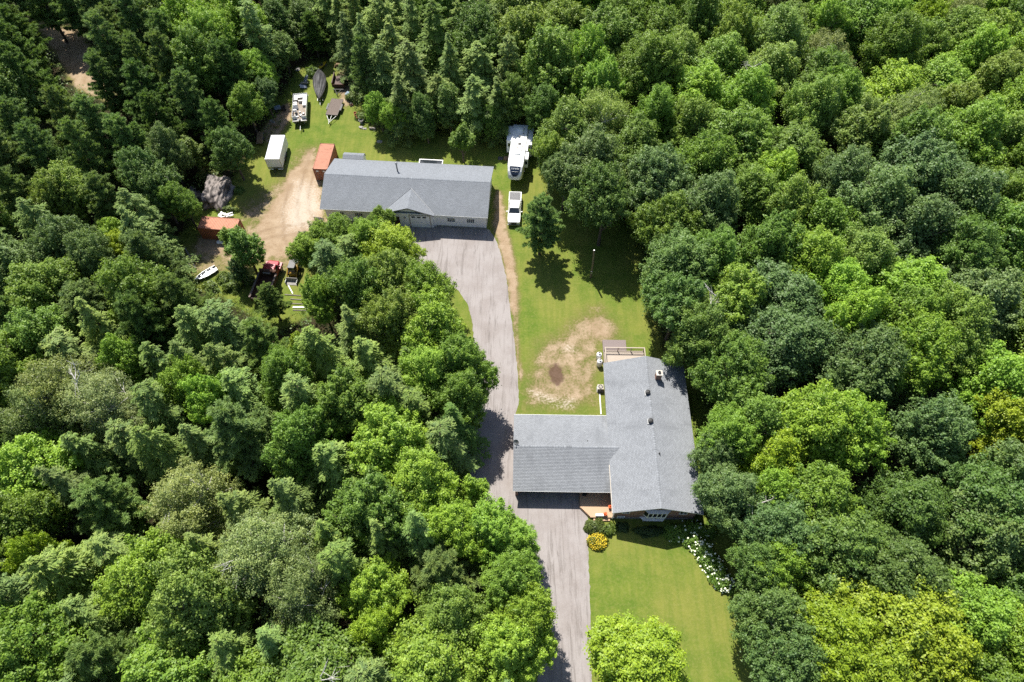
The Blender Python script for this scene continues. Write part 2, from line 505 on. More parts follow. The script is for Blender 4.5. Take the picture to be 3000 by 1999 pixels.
m, nt, b = new_mat('ground')
geo = nt.nodes.new('ShaderNodeNewGeometry')
pos = geo.outputs['Position']
aa = nt.nodes.new('ShaderNodeAttribute'); aa.attribute_name = 'mask_a'
sa = nt.nodes.new('ShaderNodeSeparateColor'); nt.links.new(aa.outputs['Color'], sa.inputs[0])
ab = nt.nodes.new('ShaderNodeAttribute'); ab.attribute_name = 'mask_b'
sb = nt.nodes.new('ShaderNodeSeparateColor'); nt.links.new(ab.outputs['Color'], sb.inputs[0])
n_big = noise(nt, 0.10, 3, 0.5, pos)
n_mid = noise(nt, 0.55, 5, 0.6, pos)
n_fine = noise(nt, 3.2, 6, 0.72, pos)
n_grit = noise(nt, 14.0, 3, 0.7, pos)
mp = nt.nodes.new('ShaderNodeMapping'); mp.inputs['Scale'].default_value = (1.6, 0.10, 1); mp.inputs['Rotation'].default_value = (0, 0, R(2))
nt.links.new(pos, mp.inputs['Vector'])
n_mow = noise(nt, 1.0, 2, 0.4, mp.outputs[0])
g1 = mixc(nt, smooth(nt, n_mid, 0.32, 0.68), (0.078, 0.127, 0.016), (0.132, 0.163, 0.027))
g2 = mixc(nt, smooth(nt, n_big, 0.40, 0.62), g1, mixc(nt, 0.55, g1, (0.183, 0.178, 0.041)))
g3 = mixc(nt, mth(nt, 'MULTIPLY', smooth(nt, n_mow, 0.38, 0.62), 0.30), g2, (0.063, 0.117, 0.012))
g4 = mixc(nt, mth(nt, 'MULTIPLY', smooth(nt, n_fine, 0.42, 0.70), 0.40), g3, (0.210, 0.198, 0.068))
g5 = mixc(nt, mth(nt, 'MULTIPLY', smooth(nt, n_grit, 0.5, 0.8), 0.5), g4, (0.044, 0.076, 0.010))
worn = mixc(nt, smooth(nt, n_fine, 0.35, 0.65), (0.098, 0.088, 0.030), (0.160, 0.128, 0.058))
grass = mixc(nt, mth(nt, 'MULTIPLY', smooth(nt, mth(nt, 'ADD', sa.outputs[0], mth(nt, 'MULTIPLY', mth(nt, 'SUBTRACT', n_mid, 0.5), 0.6)), 0.12, 0.62), 0.85), g5, worn)
d1 = mixc(nt, smooth(nt, n_fine, 0.3, 0.7), (0.285, 0.211, 0.136), (0.211, 0.146, 0.090))
d2 = mixc(nt, smooth(nt, n_mid, 0.35, 0.7), d1, (0.310, 0.236, 0.161))
d3 = mixc(nt, mth(nt, 'MULTIPLY', smooth(nt, mth(nt, 'ADD', sa.outputs[1], mth(nt, 'MULTIPLY', mth(nt, 'SUBTRACT', n_fine, 0.5), 1.1)), 0.35, 0.75), 0.8), d2, (0.397, 0.329, 0.260))
d4 = mixc(nt, mth(nt, 'MULTIPLY', sb.outputs[0], 0.55), d3, (0.167, 0.112, 0.068))
fac = mth(nt, 'ADD', sa.outputs[0], mth(nt, 'ADD', mth(nt, 'MULTIPLY', mth(nt, 'SUBTRACT', n_mid, 0.5), 0.75), mth(nt, 'MULTIPLY', mth(nt, 'SUBTRACT', n_fine, 0.5), 0.75)))
col = mixc(nt, smooth(nt, fac, 0.36, 0.72), grass, d4)
palef = mth(nt, 'ADD', sa.outputs[1], mth(nt, 'ADD', mth(nt, 'MULTIPLY', mth(nt, 'SUBTRACT', n_mid, 0.5), 0.8), mth(nt, 'MULTIPLY', mth(nt, 'SUBTRACT', n_fine, 0.5), 1.0)))
col = mixc(nt, mth(nt, 'MULTIPLY', smooth(nt, palef, 0.55, 0.8), mth(nt, 'MULTIPLY', smooth(nt, n_grit, 0.3, 0.6), 0.75)), col, (0.384, 0.347, 0.285))
litter = mixc(nt, smooth(nt, n_mid, 0.35, 0.65), (0.037, 0.026, 0.015), (0.022, 0.028, 0.010))
litter = mixc(nt, smooth(nt, n_fine, 0.5, 0.75), litter, (0.068, 0.046, 0.025))
ff = mth(nt, 'ADD', sa.outputs[2], mth(nt, 'MULTIPLY', mth(nt, 'SUBTRACT', n_mid, 0.5), 0.7))
ff = mth(nt, 'SUBTRACT', ff, mth(nt, 'MULTIPLY', sa.outputs[0], 1.2))
col = mixc(nt, smooth(nt, ff, 0.35, 0.7), col, litter)
bf = mth(nt, 'ADD', aa.outputs['Alpha'], mth(nt, 'MULTIPLY', mth(nt, 'SUBTRACT', n_mid, 0.5), 1.4))
col = mixc(nt, mth(nt, 'MULTIPLY', smooth(nt, bf, 0.36, 0.74), 0.8), col, (0.065, 0.034, 0.026))
nt.links.new(col, b.inputs['Base Color'])
b.inputs['Roughness'].default_value = 0.95
b.inputs['Specular IOR Level'].default_value = 0.1
bump(nt, b, mth(nt, 'ADD', n_fine, mth(nt, 'MULTIPLY', n_grit, 0.6)), 0.6, 0.10)
gm.materials.append(m)
ground = bpy.data.objects.new('ground', gm)
C.objects.link(ground)
ground['kind'] = 'structure'

# driveway of grey crushed asphalt, a sheet with a slightly ragged edge
m, nt, b = new_mat('driveway')
geo = nt.nodes.new('ShaderNodeNewGeometry')
pos = geo.outputs['Position']
mp = nt.nodes.new('ShaderNodeMapping'); mp.inputs['Scale'].default_value = (1.5, 0.12, 1); nt.links.new(pos, mp.inputs['Vector'])
st = noise(nt, 1.3, 6, 0.7, mp.outputs[0], 1.2)
mid = noise(nt, 0.35, 4, 0.6, pos)
fine = noise(nt, 5.5, 6, 0.75, pos)
grit = noise(nt, 22.0, 2, 0.6, pos)
c1 = mixc(nt, smooth(nt, mid, 0.35, 0.68), (0.256, 0.232, 0.224), (0.212, 0.186, 0.176))
c2 = mixc(nt, mth(nt, 'MULTIPLY', smooth(nt, st, 0.48, 0.68), 0.75), c1, (0.120, 0.103, 0.094))
c3 = mixc(nt, mth(nt, 'MULTIPLY', smooth(nt, fine, 0.46, 0.74), 0.50), c2, (0.300, 0.282, 0.272))
c4 = mixc(nt, mth(nt, 'MULTIPLY', smooth(nt, grit, 0.52, 0.8), 0.55), c3, (0.100, 0.092, 0.088))
nt.links.new(c4, b.inputs['Base Color'])
b.inputs['Roughness'].default_value = 0.92
bump(nt, b, fine, 0.5, 0.03)
MATS['driveway'] = m
pts = []
for i in range(len(P_DRIVE)):
    (x0, y0), (x1, y1) = P_DRIVE[i], P_DRIVE[(i + 1) % len(P_DRIVE)]
    L = math.hypot(x1 - x0, y1 - y0)
    n = max(1, int(L / 0.35))
    for k in range(n):
        t = k / n
        j = 0.035 if L > 0.5 else 0
        pts.append((x0 + (x1 - x0) * t + random.gauss(0, j), y0 + (y1 - y0) * t + random.gauss(0, j), 0.008))
dw = MB(); dw.poly(pts)
d = dw.build('driveway', 'driveway')
d['kind'] = 'structure'

# ---------------------------------------------------------------- roofs
def slope(mb, a, b_, up, step=0.17, lift=0.034):
    """shingled slope from eave a-b rising along up: overlapping courses, each with its own lower edge"""
    a, b_, up = Vector(a), Vector(b_), Vector(up)
    L, W = up.length, (b_ - a).length
    n = max(2, int(round(L / step)))
    nrm = (b_ - a).cross(up).normalized()
    if nrm.z < 0:
        nrm = -nrm
    for i in range(n):
        lo, hi = up * (i / n), up * ((i + 1) / n)
        v0, v1 = L * i / n, L * (i + 1) / n
        p = [a + lo + nrm * lift, b_ + lo + nrm * lift, b_ + hi + nrm * 0.004, a + hi + nrm * 0.004]
        mb.poly(p, [(0, v0), (W, v0), (W, v1), (0, v1)])
        mb.poly([a + lo, b_ + lo, b_ + lo + nrm * lift, a + lo + nrm * lift], [(0, v0), (W, v0), (W, v0), (0, v0)])

def gable_roof(parent, axis, a0, a1, b0, b1, ze, zr, mat, thick=0.16, trim='white_paint', caps=True, bm=None, name='roof', gutters=(True, True)):
    """gable roof, ridge along axis ('x' or 'y') from a0 to a1, eaves at b0 and b1"""
    f = (lambda a, b, z: (a, b, z)) if axis == 'x' else (lambda a, b, z: (b, a, z))
    bm = (b0 + b1) / 2 if bm is None else bm
    mb = MB()
    e0, e1 = Vector(f(a0, b0, ze)), Vector(f(a1, b0, ze))
    slope(mb, e0, e1, Vector(f(a0, bm, zr)) - e0)
    e0, e1 = Vector(f(a0, b1, ze)), Vector(f(a1, b1, ze))
    slope(mb, e0, e1, Vector(f(a0, bm, zr)) - e0)
    roof = mb.build(name, mat, parent)
    un = MB()
    t = thick
    prof = [(b0, ze - 0.01), (bm, zr - 0.01), (b1, ze - 0.01), (b1, ze - t), (bm, zr - t), (b0, ze - t)]
    un.loft([[f(a, b, z) for b, z in prof] for a in (a0 + 0.01, a1 - 0.01)])
    un.build('soffit', trim, roof)
    for (b, s), on in zip(((b0, -1), (b1, 1)), gutters):
        if not on:
            continue
        g = MB()
        lo, hi = sorted((b + s * 0.012, b + s * 0.07))
        p0, p1 = f(a0, lo, ze - 0.15), f(a1, hi, ze - 0.03)
        g.box(min(p0[0], p1[0]), max(p0[0], p1[0]), min(p0[1], p1[1]), max(p0[1], p1[1]), ze - 0.15, ze - 0.03)
        g.build('gutter', trim, roof)
    if caps:
        cp = MB()
        n = int((a1 - a0) / 0.3)
        for i in range(n):
            s0, s1 = a0 + (a1 - a0) * i / n, a0 + (a1 - a0) * (i + 1) / n
            dz = (zr - ze) / abs(b0 - bm) * 0.16
            for s in (-1, 1):
                cp.poly([f(s0, bm, zr + 0.045), f(s1, bm, zr + 0.03), f(s1, bm + s * 0.16, zr - dz + 0.03), f(s0, bm + s * 0.16, zr - dz + 0.045)],
                        [(s0, 0.05), (s1, 0.05), (s1, 0.12), (s0, 0.12)])
        cp.build('ridge_cap', mat, roof)
    return roof

def window(parent, x0, x1, z0, z1, y, out=-1, cols=2, rows=1, frame='white_paint', name='window', fw=0.07):
    """window in a wall facing -y (out=-1) or +y: frame, muntins and separate panes"""
    w = MB()
    y0, y1 = sorted((y + out * 0.002, y + out * 0.07))
    w.box(x0 - fw, x0, y0, y1, z0 - fw, z1 + fw).box(x1, x1 + fw, y0, y1, z0 - fw, z1 + fw)
    w.box(x0, x1, y0, y1, z0 - fw, z0).box(x0, x1, y0, y1, z1, z1 + fw)
    fo = w.build(name, frame, parent)
    mw = 0.025
    mu = MB()
    my0, my1 = sorted((y + out * 0.012, y + out * 0.045))
    for i in range(1, cols):
        xx = x0 + (x1 - x0) * i / cols
        mu.box(xx - mw, xx + mw, my0, my1, z0, z1)
    for j in range(1, rows):
        zz = z0 + (z1 - z0) * j / rows
        for i in range(cols):
            mu.box(x0 + (x1 - x0) * i / cols + mw, x0 + (x1 - x0) * (i + 1) / cols - mw, my0, my1, zz - mw, zz + mw)
    if cols * rows > 1:
        mu.build('muntin', frame, fo)
    py0, py1 = sorted((y + out * 0.004, y + out * 0.020))
    pane = MB().box(-0.5, 0.5, py0 - y, py1 - y, -0.5, 0.5).mesh('pane', 'glass')
    for i in range(cols):
        for j in range(rows):
            piece('pane', pane, fo, ((x0 + (x1 - x0) * (i + .5) / cols), y, z0 + (z1 - z0) * (j + .5) / rows), ((x1 - x0) / cols - 2 * mw, 1, (z1 - z0) / rows - 2 * mw))
    return fo

# ---------------------------------------------------------------- house with attached garage
H = thing('house', 'brick bungalow with grey shingled roofs and attached garage beside the front lawn', 'house', (11.8, 25.24, 0), -0.9)
HW, HL, ZE, ZR = 10.6, 20.3, 3.6, 5.58
gable_roof(H, 'y', 0, HL, 0, HW, ZE, ZR, 'roof_shingle_house', gutters=(False, False))
MB().box(-0.09, -0.012, 0.0, 6.0, ZE - 0.16, ZE - 0.03).build('gutter', 'trim_cream', H)
wall = MB()
wall.loft([[(x, y, z) for x, z in ((0.5, 0), (HW - 0.5, 0), (HW - 0.5, ZE - 0.02), (HW / 2, ZR - 0.17), (0.5, ZE - 0.02))] for y in (0.55, HL - 0.45)])
wall.build('wall', 'brick', H)
fo = MB(); fo.box(0.44, HW - 0.44, 0.49, HL - 0.39, 0, 0.45); fo.build('foundation', 'concrete', H)
# gable-end windows
window(H, 1.35, 2.15, 2.1, 3.05, 0.55, -1, 2)
window(H, 0.95, 1.75, 0.55, 1.0, 0.49, -1, 2)
window(H, 8.15, 9.0, 2.1, 3.05, 0.55, -1, 2)
window(H, 6.5, 8.2, 1.6, 3.0, HL - 0.45, 1, 2)
window(H, 2.2, 4.2, 0.95, 3.0, HL - 0.45, 1, 2, name='patio_door')
# projecting bay window with a white shelf below
bay = MB()
bay.loft([[(3.9, 0.55, z), (4.35, 0.15, z), (6.45, 0.15, z), (6.9, 0.55, z)] for z in (1.45, 1.75)])
by = bay.build('bay_window', 'white_paint', H)
bf = MB()
for xx in (4.35, 4.87, 5.40, 5.93, 6.45):
    bf.box(xx - 0.05, xx + 0.05, 0.13, 0.22, 1.75, 3.1)
bf.box(4.3, 6.5, 0.13, 0.22, 3.1, 3.22)
bf.loft([[(3.8, 0.55, z), (4.3, 0.09, z), (6.5, 0.09, z), (7.0, 0.55, z)] for z in (3.22, 3.30)])
bf.build('frame', 'white_paint', by)
pane = MB().box(-0.5, 0.5, -0.01, 0.01, -0.5, 0.5).mesh('pane', 'glass')
for i in range(4):
    piece('pane', pane, by, (4.61 + 0.527 * i, 0.19, 2.42), (0.43, 1, 1.33))
for s, xa, xb in ((-1, 3.95, 4.33), (1, 6.85, 6.47)):
    g = MB(); g.poly([(xa, 0.5, 1.76), (xb, 0.19, 1.76), (xb, 0.19, 3.1), (xa, 0.5, 3.1)]); g.build('side_pane', 'glass', by)
sh = MB()
sh.loft([[(3.55, 0.52, z), (4.05, 0.02, z), (6.35, 0.02, z), (6.85, 0.52, z)] for z in (0.75, 0.83)])
sh.box(4.0, 4.08, 0.1, 0.5, 0.3, 0.75).box(6.3, 6.38, 0.1, 0.5, 0.3, 0.75)
sh.build('window_shelf', 'white_paint', H)
# chimney
ch = MB(); ch.box(6.28, 6.98, 17.0, 17.65, 4.6, 6.35)
cho = ch.build('chimney', 'brick', H)
MB().box(6.22, 7.04, 16.94, 17.71, 6.35, 6.45).build('crown', 'trim_cream', cho)
MB().lathe([(0.19, 6.45), (0.19, 6.62), (0.14, 6.62), (0.14, 6.47)], (6.63, 17.33, 0), 12).build('flue', 'black_metal', cho)
# roof vents
for x, y in ((5.05, 14.9), (5.05, 10.95)):
    z = ZR - abs(x - HW / 2) * (ZR - ZE) / (HW / 2)
    v = MB(); v.lathe([(0.20, -0.1), (0.20, 0.16), (0.30, 0.18), (0.33, 0.30), (0.30, 0.42), (0.12, 0.5)], (x, y, z), 14)
    vo = v.build('roof_vent', 'black_metal', H)
    MB().box(x - 0.36, x + 0.36, y - 0.36, y + 0.36, z - 0.12, z + 0.05).build('flashing', 'galvanised', vo)
for x, y in ((7.9, 17.4), (5.75, 6.75)):
    z = ZR - abs(x - HW / 2) * (ZR - ZE) / (HW / 2)
    MB().tube([(x, y, z - 0.1), (x, y, z + 0.42)], 0.055, 8).lathe([(0.14, 0), (0.10, 0.05), (0.06, 0.12)], (x, y, z), 10).build('plumbing_vent', 'black_metal', H)
# garage wing, ridge running east-west into the main roof
GX0, GY0, GY1, GE, GR = -11.75, 3.0, 13.15, 2.4, 4.1
gable_roof(H, 'x', GX0, 1.9, GY0, GY1, GE, GR, 'roof_shingle_house', name='garage_roof')
gw = MB()
gw.loft([[(x, y, z) for y, z in ((GY0 + 0.75, 0), (GY1 - 0.45, 0), (GY1 - 0.45, GE - 0.02), ((GY0 + GY1) / 2, GR - 0.19), (GY0 + 0.75, GE + 0.06))] for x in (GX0 + 0.45, 0.46)])
gw.build('garage_wall', 'brick', H)
for k, x in enumerate((-10.9, -7.4)):
    g = MB(); g.box(x, x + 2.9, GY0 + 0.69, GY0 + 0.74, 0.02, 2.15)
    go = g.build('garage_door', 'garage_brown', H)
    p = MB()
    for r in range(4):
        for q in range(4):
            p.box(x + 0.08 + q * 0.71, x + 0.70 + q * 0.71, GY0 + 0.665, GY0 + 0.688, 0.1 + r * 0.52, 0.54 + r * 0.52)
    p.build('door_panels', 'garage_brown', go)
MB().box(GX0 + 0.3, GX0 + 0.62, GY0 + 0.2, GY0 + 0.76, 0, GE - 0.1).build('corner_pier', 'brick', H)
d = MB(); d.box(-1.7, -0.75, GY0 + 0.68, GY0 + 0.73, 0.42, 2.3)
do = d.build('front_door', 'white_paint', H)
MB().box(-1.5, -0.95, GY0 + 0.66, GY0 + 0.679, 1.2, 2.1).build('pane', 'glass', do)
window(H, -3.2, -2.2, 1.0, 2.0, GY0 + 0.75, -1, 2)
MB().tube([(-2.6, 9.0, 3.2), (-2.6, 9.0, 3.95)], 0.05, 8).build('plumbing_vent', 'black_metal', H)
# downspout line between the garage eave and the house
MB().box(0.30, 0.42, 0.4, 0.52, 0.1, ZE - 0.15).build('downspout', 'white_paint', H)

# front porch of cedar boards with a cut corner
FP = thing('front_porch', 'cedar board porch with a cut corner between garage and front gable', 'porch', (8.3, 25.8, 0), -0.9)
bw = 0.14
n = int(3.35 / bw)
porch_board = unit_box('board', 'deck_cedar')
for i in range(n):
    y0 = 0.02 + i * bw
    x0 = 0.05 if y0 > 1.15 else 0.05 + (1.15 - y0)
    piece('board', porch_board, FP, ((x0 + 3.92) / 2, y0 + bw / 2, 0.40 + random.uniform(-.003, .003)), (3.92 - x0, bw - 0.012, 0.035))
MB().box(1.2, 3.9, -0.03, 0.0, 0.0, 0.38).build('skirt', 'deck_cedar', FP)
MB().box(0.0, 0.03, 1.2, 3.3, 0.0, 0.38).build('skirt', 'deck_cedar', FP)
sk = MB(); sk.poly([(0.02, 1.2, 0.0), (1.18, -0.02, 0.0), (1.18, -0.02, 0.38), (0.02, 1.2, 0.38)]); sk.build('skirt_corner', 'deck_cedar', FP)
MB().box(1.6, 3.6, -0.35, -0.04, 0.0, 0.2).build('step', 'deck_cedar', FP)

# rear deck: raised platform with railing
RD = thing('rear_deck', 'raised pale wooden deck with slatted railing behind the house', 'deck', (12.7, 45.75, 0), -0.9)
me = unit_box('board', 'deck_pale')
for i in range(22):
    piece('board', me, RD, (2.75, 0.08 + i * 0.148, 0.92 + random.uniform(-.003, .003)), (5.45, 0.136, 0.035))
post = unit_box('post', 'deck_pale')
for x, y in ((0.06, 0.25), (0.06, 3.25), (1.9, 3.25), (3.7, 3.25), (5.45, 3.25), (5.45, 0.25)):
    piece('post', post, RD, (x, y, 0.98), (0.11, 0.11, 1.96))
rail = unit_box('rail', 'deck_pale')
for z in (1.93, 1.05):
    piece('rail', rail, RD, (2.75, 3.25, z), (5.5, 0.13 if z > 1.5 else 0.06, 0.045))
    piece('rail', rail, RD, (0.06, 1.75, z), (0.13 if z > 1.5 else 0.06, 2.9, 0.045))
    piece('rail', rail, RD, (5.45, 1.75, z), (0.13 if z > 1.5 else 0.06, 2.9, 0.045))
bal = unit_box('baluster', 'black_metal')
for i in range(42):
    piece('baluster', bal, RD, (0.2 + i * 0.125, 3.25, 1.48), (0.022, 0.022, 0.85))
for i in range(20):
    for x in (0.06, 5.45):
        piece('baluster', bal, RD, (x, 0.42 + i * 0.138, 1.48), (0.022, 0.022, 0.85))
MB().box(0.02, 5.5, 3.27, 3.30, 0.1, 0.90).box(-0.02, 0.02, 0.2, 3.3, 0.1, 0.90).build('skirt', 'deck_pale', RD)

# low mauve walkway of boards beyond the deck
RW = thing('wooden_walkway', 'low mauve-grey board platform beyond the rear deck railing', 'walkway', (12.75, 49.15, 0), -0.9)
me = unit_box('board', 'deck_mauve')
for i in range(23):
    piece('board', me, RW, (0.08 + i * 0.142, 1.05, 0.28 + random.uniform(-.003, .003)), (0.132, 2.15, 0.035))
MB().box(0.02, 3.25, 2.10, 2.13, 0, 0.26).box(0, 0.02, 0, 2.1, 0, 0.26).box(3.25, 3.27, 0, 2.1, 0, 0.26).build('skirt', 'deck_mauve', RW)

# propane tanks, air conditioner, edging strip
for k, (y, lab) in enumerate(((47.25, 'white propane cylinder nearer the house wall, at the deck corner'), (48.35, 'white propane cylinder farther from the house, beside the deck railing'))):
    T = thing('propane_tank', lab, 'propane tank', (12.05, y, 0), 0, 'propane cylinders by the rear deck')
    MB().lathe([(0.30, 0.06), (0.38, 0.14), (0.38, 1.12), (0.34, 1.24), (0.22, 1.32), (0.08, 1.35)], n=20).build('cylinder', 'gel_white', T, smooth=True)
    MB().lathe([(0.30, 0), (0.30, 0.1)], n=16).build('foot_ring', 'gel_white', T)
    MB().lathe([(0.17, 1.27), (0.17, 1.46), (0.15, 1.46), (0.15, 1.30)], n=14).build('collar', 'black_metal', T)
    MB().tube([(0, 0, 1.33), (0, 0, 1.42)], 0.05, 8).build('valve', 'steel', T)
AC = thing('air_conditioner', 'square cream air conditioner with black fan on top by west house wall', 'air conditioner', (11.92, 43.45, 0), -0.9)
MB().box(-0.38, 0.38, -0.36, 0.36, 0.08, 0.86).build('cabinet', 'trim_cream', AC)
gr = MB()
for i in range(9):
    z = 0.16 + i * 0.075
    gr.box(-0.33, 0.33, -0.385, -0.362, z, z + 0.03).box(-0.405, -0.382, -0.31, 0.31, z, z + 0.03)
gr.build('louvre', 'galvanised', AC)
MB().lathe([(0.33, 0.862), (0.33, 0.885), (0.31, 0.89)], n=20).build('fan_shroud', 'black_metal', AC)
fb = MB()
for k in range(4):
    fb.obox((0.14 * math.cos(R(90 * k + 20)), 0.14 * math.sin(R(90 * k + 20)), 0.905), (0.24, 0.09, 0.012), (12, 0, 90 * k + 20))
fb.build('fan_blade', 'trim_cream', AC)
MB().box(-0.45, 0.45, -0.43, 0.43, 0.0, 0.075).build('pad', 'concrete', AC)
MB().box(-0.07, 0.07, -1.55, 1.55, 0.0, 0.09).build('garden_edging', 'white_paint', None, (11.82, 41.3, 0), -0.6)
tag(bpy.data.objects['garden_edging'], 'straight pale concrete edging strip between air conditioner and garage', 'edging')
SD = thing('satellite_dish', 'small grey satellite dish on the left end of garage roof', 'satellite dish', (0.55, 33.95, 3.9), -20)
MB().tube([(0, 0, -0.3), (0, 0, 0.45)], 0.03, 8).build('mast', 'galvanised', SD)
ds = MB(); ds.lathe([(0.02, 0.0), (0.2, 0.03), (0.34, 0.10), (0.35, 0.11), (0.2, 0.045), (0.02, 0.015)], n=18)
do = ds.build('dish', 'galvanised', SD, (0, -0.05, 0.5)); do.rotation_euler = (R(50), 0, 0)
MB().tube([(0, -0.05, 0.45), (0, -0.4, 0.62)], 0.018, 6).obox((0, -0.42, 0.63), (0.1, 0.12, 0.1)).build('feed_arm', 'black_metal', SD)
# porch furniture
PC = thing('porch_chair', 'dark round-backed porch chair in the shade under garage eave', 'chair', (8.95, 28.55, 0.42), 160)
MB().box(-0.26, 0.26, -0.25, 0.25, 0.38, 0.44).build('seat', 'black_metal', PC)
bk = MB()
for i in range(7):
    a = R(180 * i / 6)
    bk.tube([(0.26 * math.cos(a), 0.25, 0.42), (0.28 * math.cos(a), 0.33, 0.55 + 0.35 * math.sin(a))], 0.015, 5)
bk.build('backrest', 'black_metal', PC)
for x in (-.22, .22):
    for y in (-.2, .22):
        MB().tube([(x, y, 0), (x, y, 0.38)], 0.018, 6).build('leg', 'black_metal', PC)
PB = thing('planter_box', 'long white planter box at the porch front edge', 'planter', (10.65, 25.98, 0.42), 0)
MB().box(-0.5, 0.5, -0.14, 0.14, 0.0, 0.28).build('box', 'white_paint', PB)
for k, (x, y, lab) in enumerate(((11.3, 26.05, 'terracotta pot with orange flowers beside white planter box'), (11.95, 26.9, 'terracotta pot with red-orange flowers against the house corner'))):
    F = thing('flower_pot', lab, 'flower pot', (x, y, 0.42), 0, 'flower pots on the porch')
    MB().lathe([(0.12, 0), (0.19, 0.28), (0.21, 0.28), (0.21, 0.33), (0.17, 0.33)], n=14).build('pot', 'terracotta', F)
    fl = MB()
    for i in range(34):
        a, r_, z = random.uniform(0, 6.28), 0.22 * math.sqrt(random.random()), random.uniform(0.33, 0.62)
        fl.obox((r_ * math.cos(a), r_ * math.sin(a), z), (0.1, 0.08, 0.02), (random.uniform(-50, 50), random.uniform(-50, 50), random.uniform(0, 180)))
    fl.build('flowers', 'flower_orange', F)

# utility pole
UP = thing('utility_pole', 'short weathered wooden utility pole standing in the back lawn', 'pole', (11.82, 62.5, 0))
MB().tube([(0, 0, -0.2), (0.03, 0, 3), (-0.12, -0.02, 6.4)], [0.16, 0.145, 0.125], 12).build('shaft', 'pole_wood', UP)
MB().tube([(-0.12, -0.02, 6.4), (-0.125, -0.02, 6.43)], [0.126, 0.09], 12).build('cap', 'galvanised', UP)
MB().box(-0.14, 0.16, -0.26, -0.15, 1.2, 1.7).tube([(0.0, -0.2, 1.7), (-0.08, -0.17, 6.0)], 0.03, 6).build('meter_box', 'galvanised', UP)

# ---------------------------------------------------------------- workshop
W = thing('workshop', 'long white workshop with grey gable roof and small front cross-gable', 'workshop', (-29.75, 73.36, 0), -4.1)
WL, WD, WE, WR = 26.1, 10.95, 3.3, 5.3
gable_roof(W, 'x', 0, WL, 0, WD, WE, WR, 'roof_shingle_shop', gutters=(True, False))
wl = MB()
wl.loft([[(x, y, z) for y, z in ((0.55, 0), (WD - 0.55, 0), (WD - 0.55, WE), (WD / 2, WR - 0.17), (0.55, WE))] for x in (0.5, WL - 0.35)])
wl.build('wall', 'siding_white', W)
board = unit_box('siding_board', 'siding_white')
for x0, x1 in ((0.5, 9.8), (17.9, WL - 0.35)):
    for i in range(14):
        piece('siding_board', board, W, ((x0 + x1) / 2, 0.537, 0.444 + i * 0.2), (x1 - x0, 0.024, 0.188))
    MB().box(x0 - 0.04, x1, 0.50, 0.545, 0, 0.33).build('foundation', 'concrete', W)
# cross gable over the entrance
GC, GH, GZ = 13.85, 4.0, 4.72
cg = MB()
for s in (-1, 1):
    e0, e1 = Vector((GC + s * GH, -0.32, WE + 0.02)), Vector((GC + s * GH, 4.2, WE + 0.02))
    slope(cg, e0, e1, Vector((GC, -0.32, GZ)) - e0)
cgo = cg.build('cross_gable_roof', 'roof_shingle_shop', W)
pr = MB()
for s in (-1, 1):
    a, b_ = Vector((GC + s * GH, -0.33, WE)), Vector((GC, -0.33, GZ))
    for (p, q) in ((a, b_),):
        pr.loft([[p + Vector((0, 0, -0.2)), q + Vector((0, 0, -0.2)), q, p], [p + Vector((0, 0.05, -0.2)), q + Vector((0, 0.05, -0.2)), q + Vector((0, 0.05, 0)), p + Vector((0, 0.05, 0))]])
    v0, v1 = Vector((GC + s * GH, 0.0, WE)), Vector((GC, 3.85, GZ))
    pr.tube([v0 + Vector((0, 0, 0.05)), v1 + Vector((0, 0, 0.06))], 0.05, 5)
pr.build('gable_trim', 'galvanised', cgo)
gwl = MB()
gwl.loft([[(GC - GH + 0.4, y, 0), (GC + GH - 0.4, y, 0), (GC + GH - 0.4, y, WE - 0.1), (GC, y, GZ - 0.18), (GC - GH + 0.4, y, WE - 0.1)] for y in (0.22, 0.60)])
gwl.build('entrance_wall', 'siding_white', W)
# overhead door with three windows
od = MB()
od.box(13.9, 17.0, 0.165, 0.215, 0.03, 2.65)
odo = od.build('overhead_door', 'siding_white', W)
tr = MB(); tr.box(13.78, 13.9, 0.12, 0.215, 0, 2.77).box(17.0, 17.12, 0.12, 0.215, 0, 2.77).box(13.9, 17.0, 0.12, 0.215, 2.65, 2.77)
tr.build('door_frame', 'trim_cream', odo)
pl = MB()
for r in range(4):
    pl.box(13.95, 16.95, 0.150, 0.163, 0.08 + r * 0.65, 0.66 + r * 0.65)
pl.build('door_panels', 'siding_white', odo)
me = MB().box(-0.5, 0.5, -0.01, 0.01, -0.5, 0.5).mesh('pane', 'glass')
for i in range(3):
    for q in range(3):
        piece('pane', me, odo, (14.25 + i * 0.87 + q * 0.185, 0.135, 2.33), (0.165, 1, 0.30))
d = MB(); d.box(11.25, 12.2, 0.17, 0.215, 0.05, 2.15)
do = d.build('entry_door', 'rust', W, label='reddish brown entry door beside the round shrub')
MB().box(11.4, 12.05, 0.150, 0.168, 1.1, 2.0).build('pane', 'glass', do)
MB().lathe([(0.10, 0), (0.14, 0.1), (0.10, 0.22)], (13.1, 0.12, 2.0), 10).build('wall_lamp', 'galvanised', W)
for x in (2.2, 5.15):
    window(W, x, x + 1.15, 1.35, 2.15, 0.525, -1, 4, 2)
for x in (19.7, 22.75):
    window(W, x, x + 1.15, 1.35, 2.15, 0.525, -1, 4, 2)
MB().tube([(11.1, 7.6, 4.3), (11.1, 7.6, 6.1)], 0.11, 10).lathe([(0.2, 6.1), (0.2, 6.2), (0.05, 6.3)], (11.1, 7.6, 0), 10).build('stove_pipe', 'steel', W)

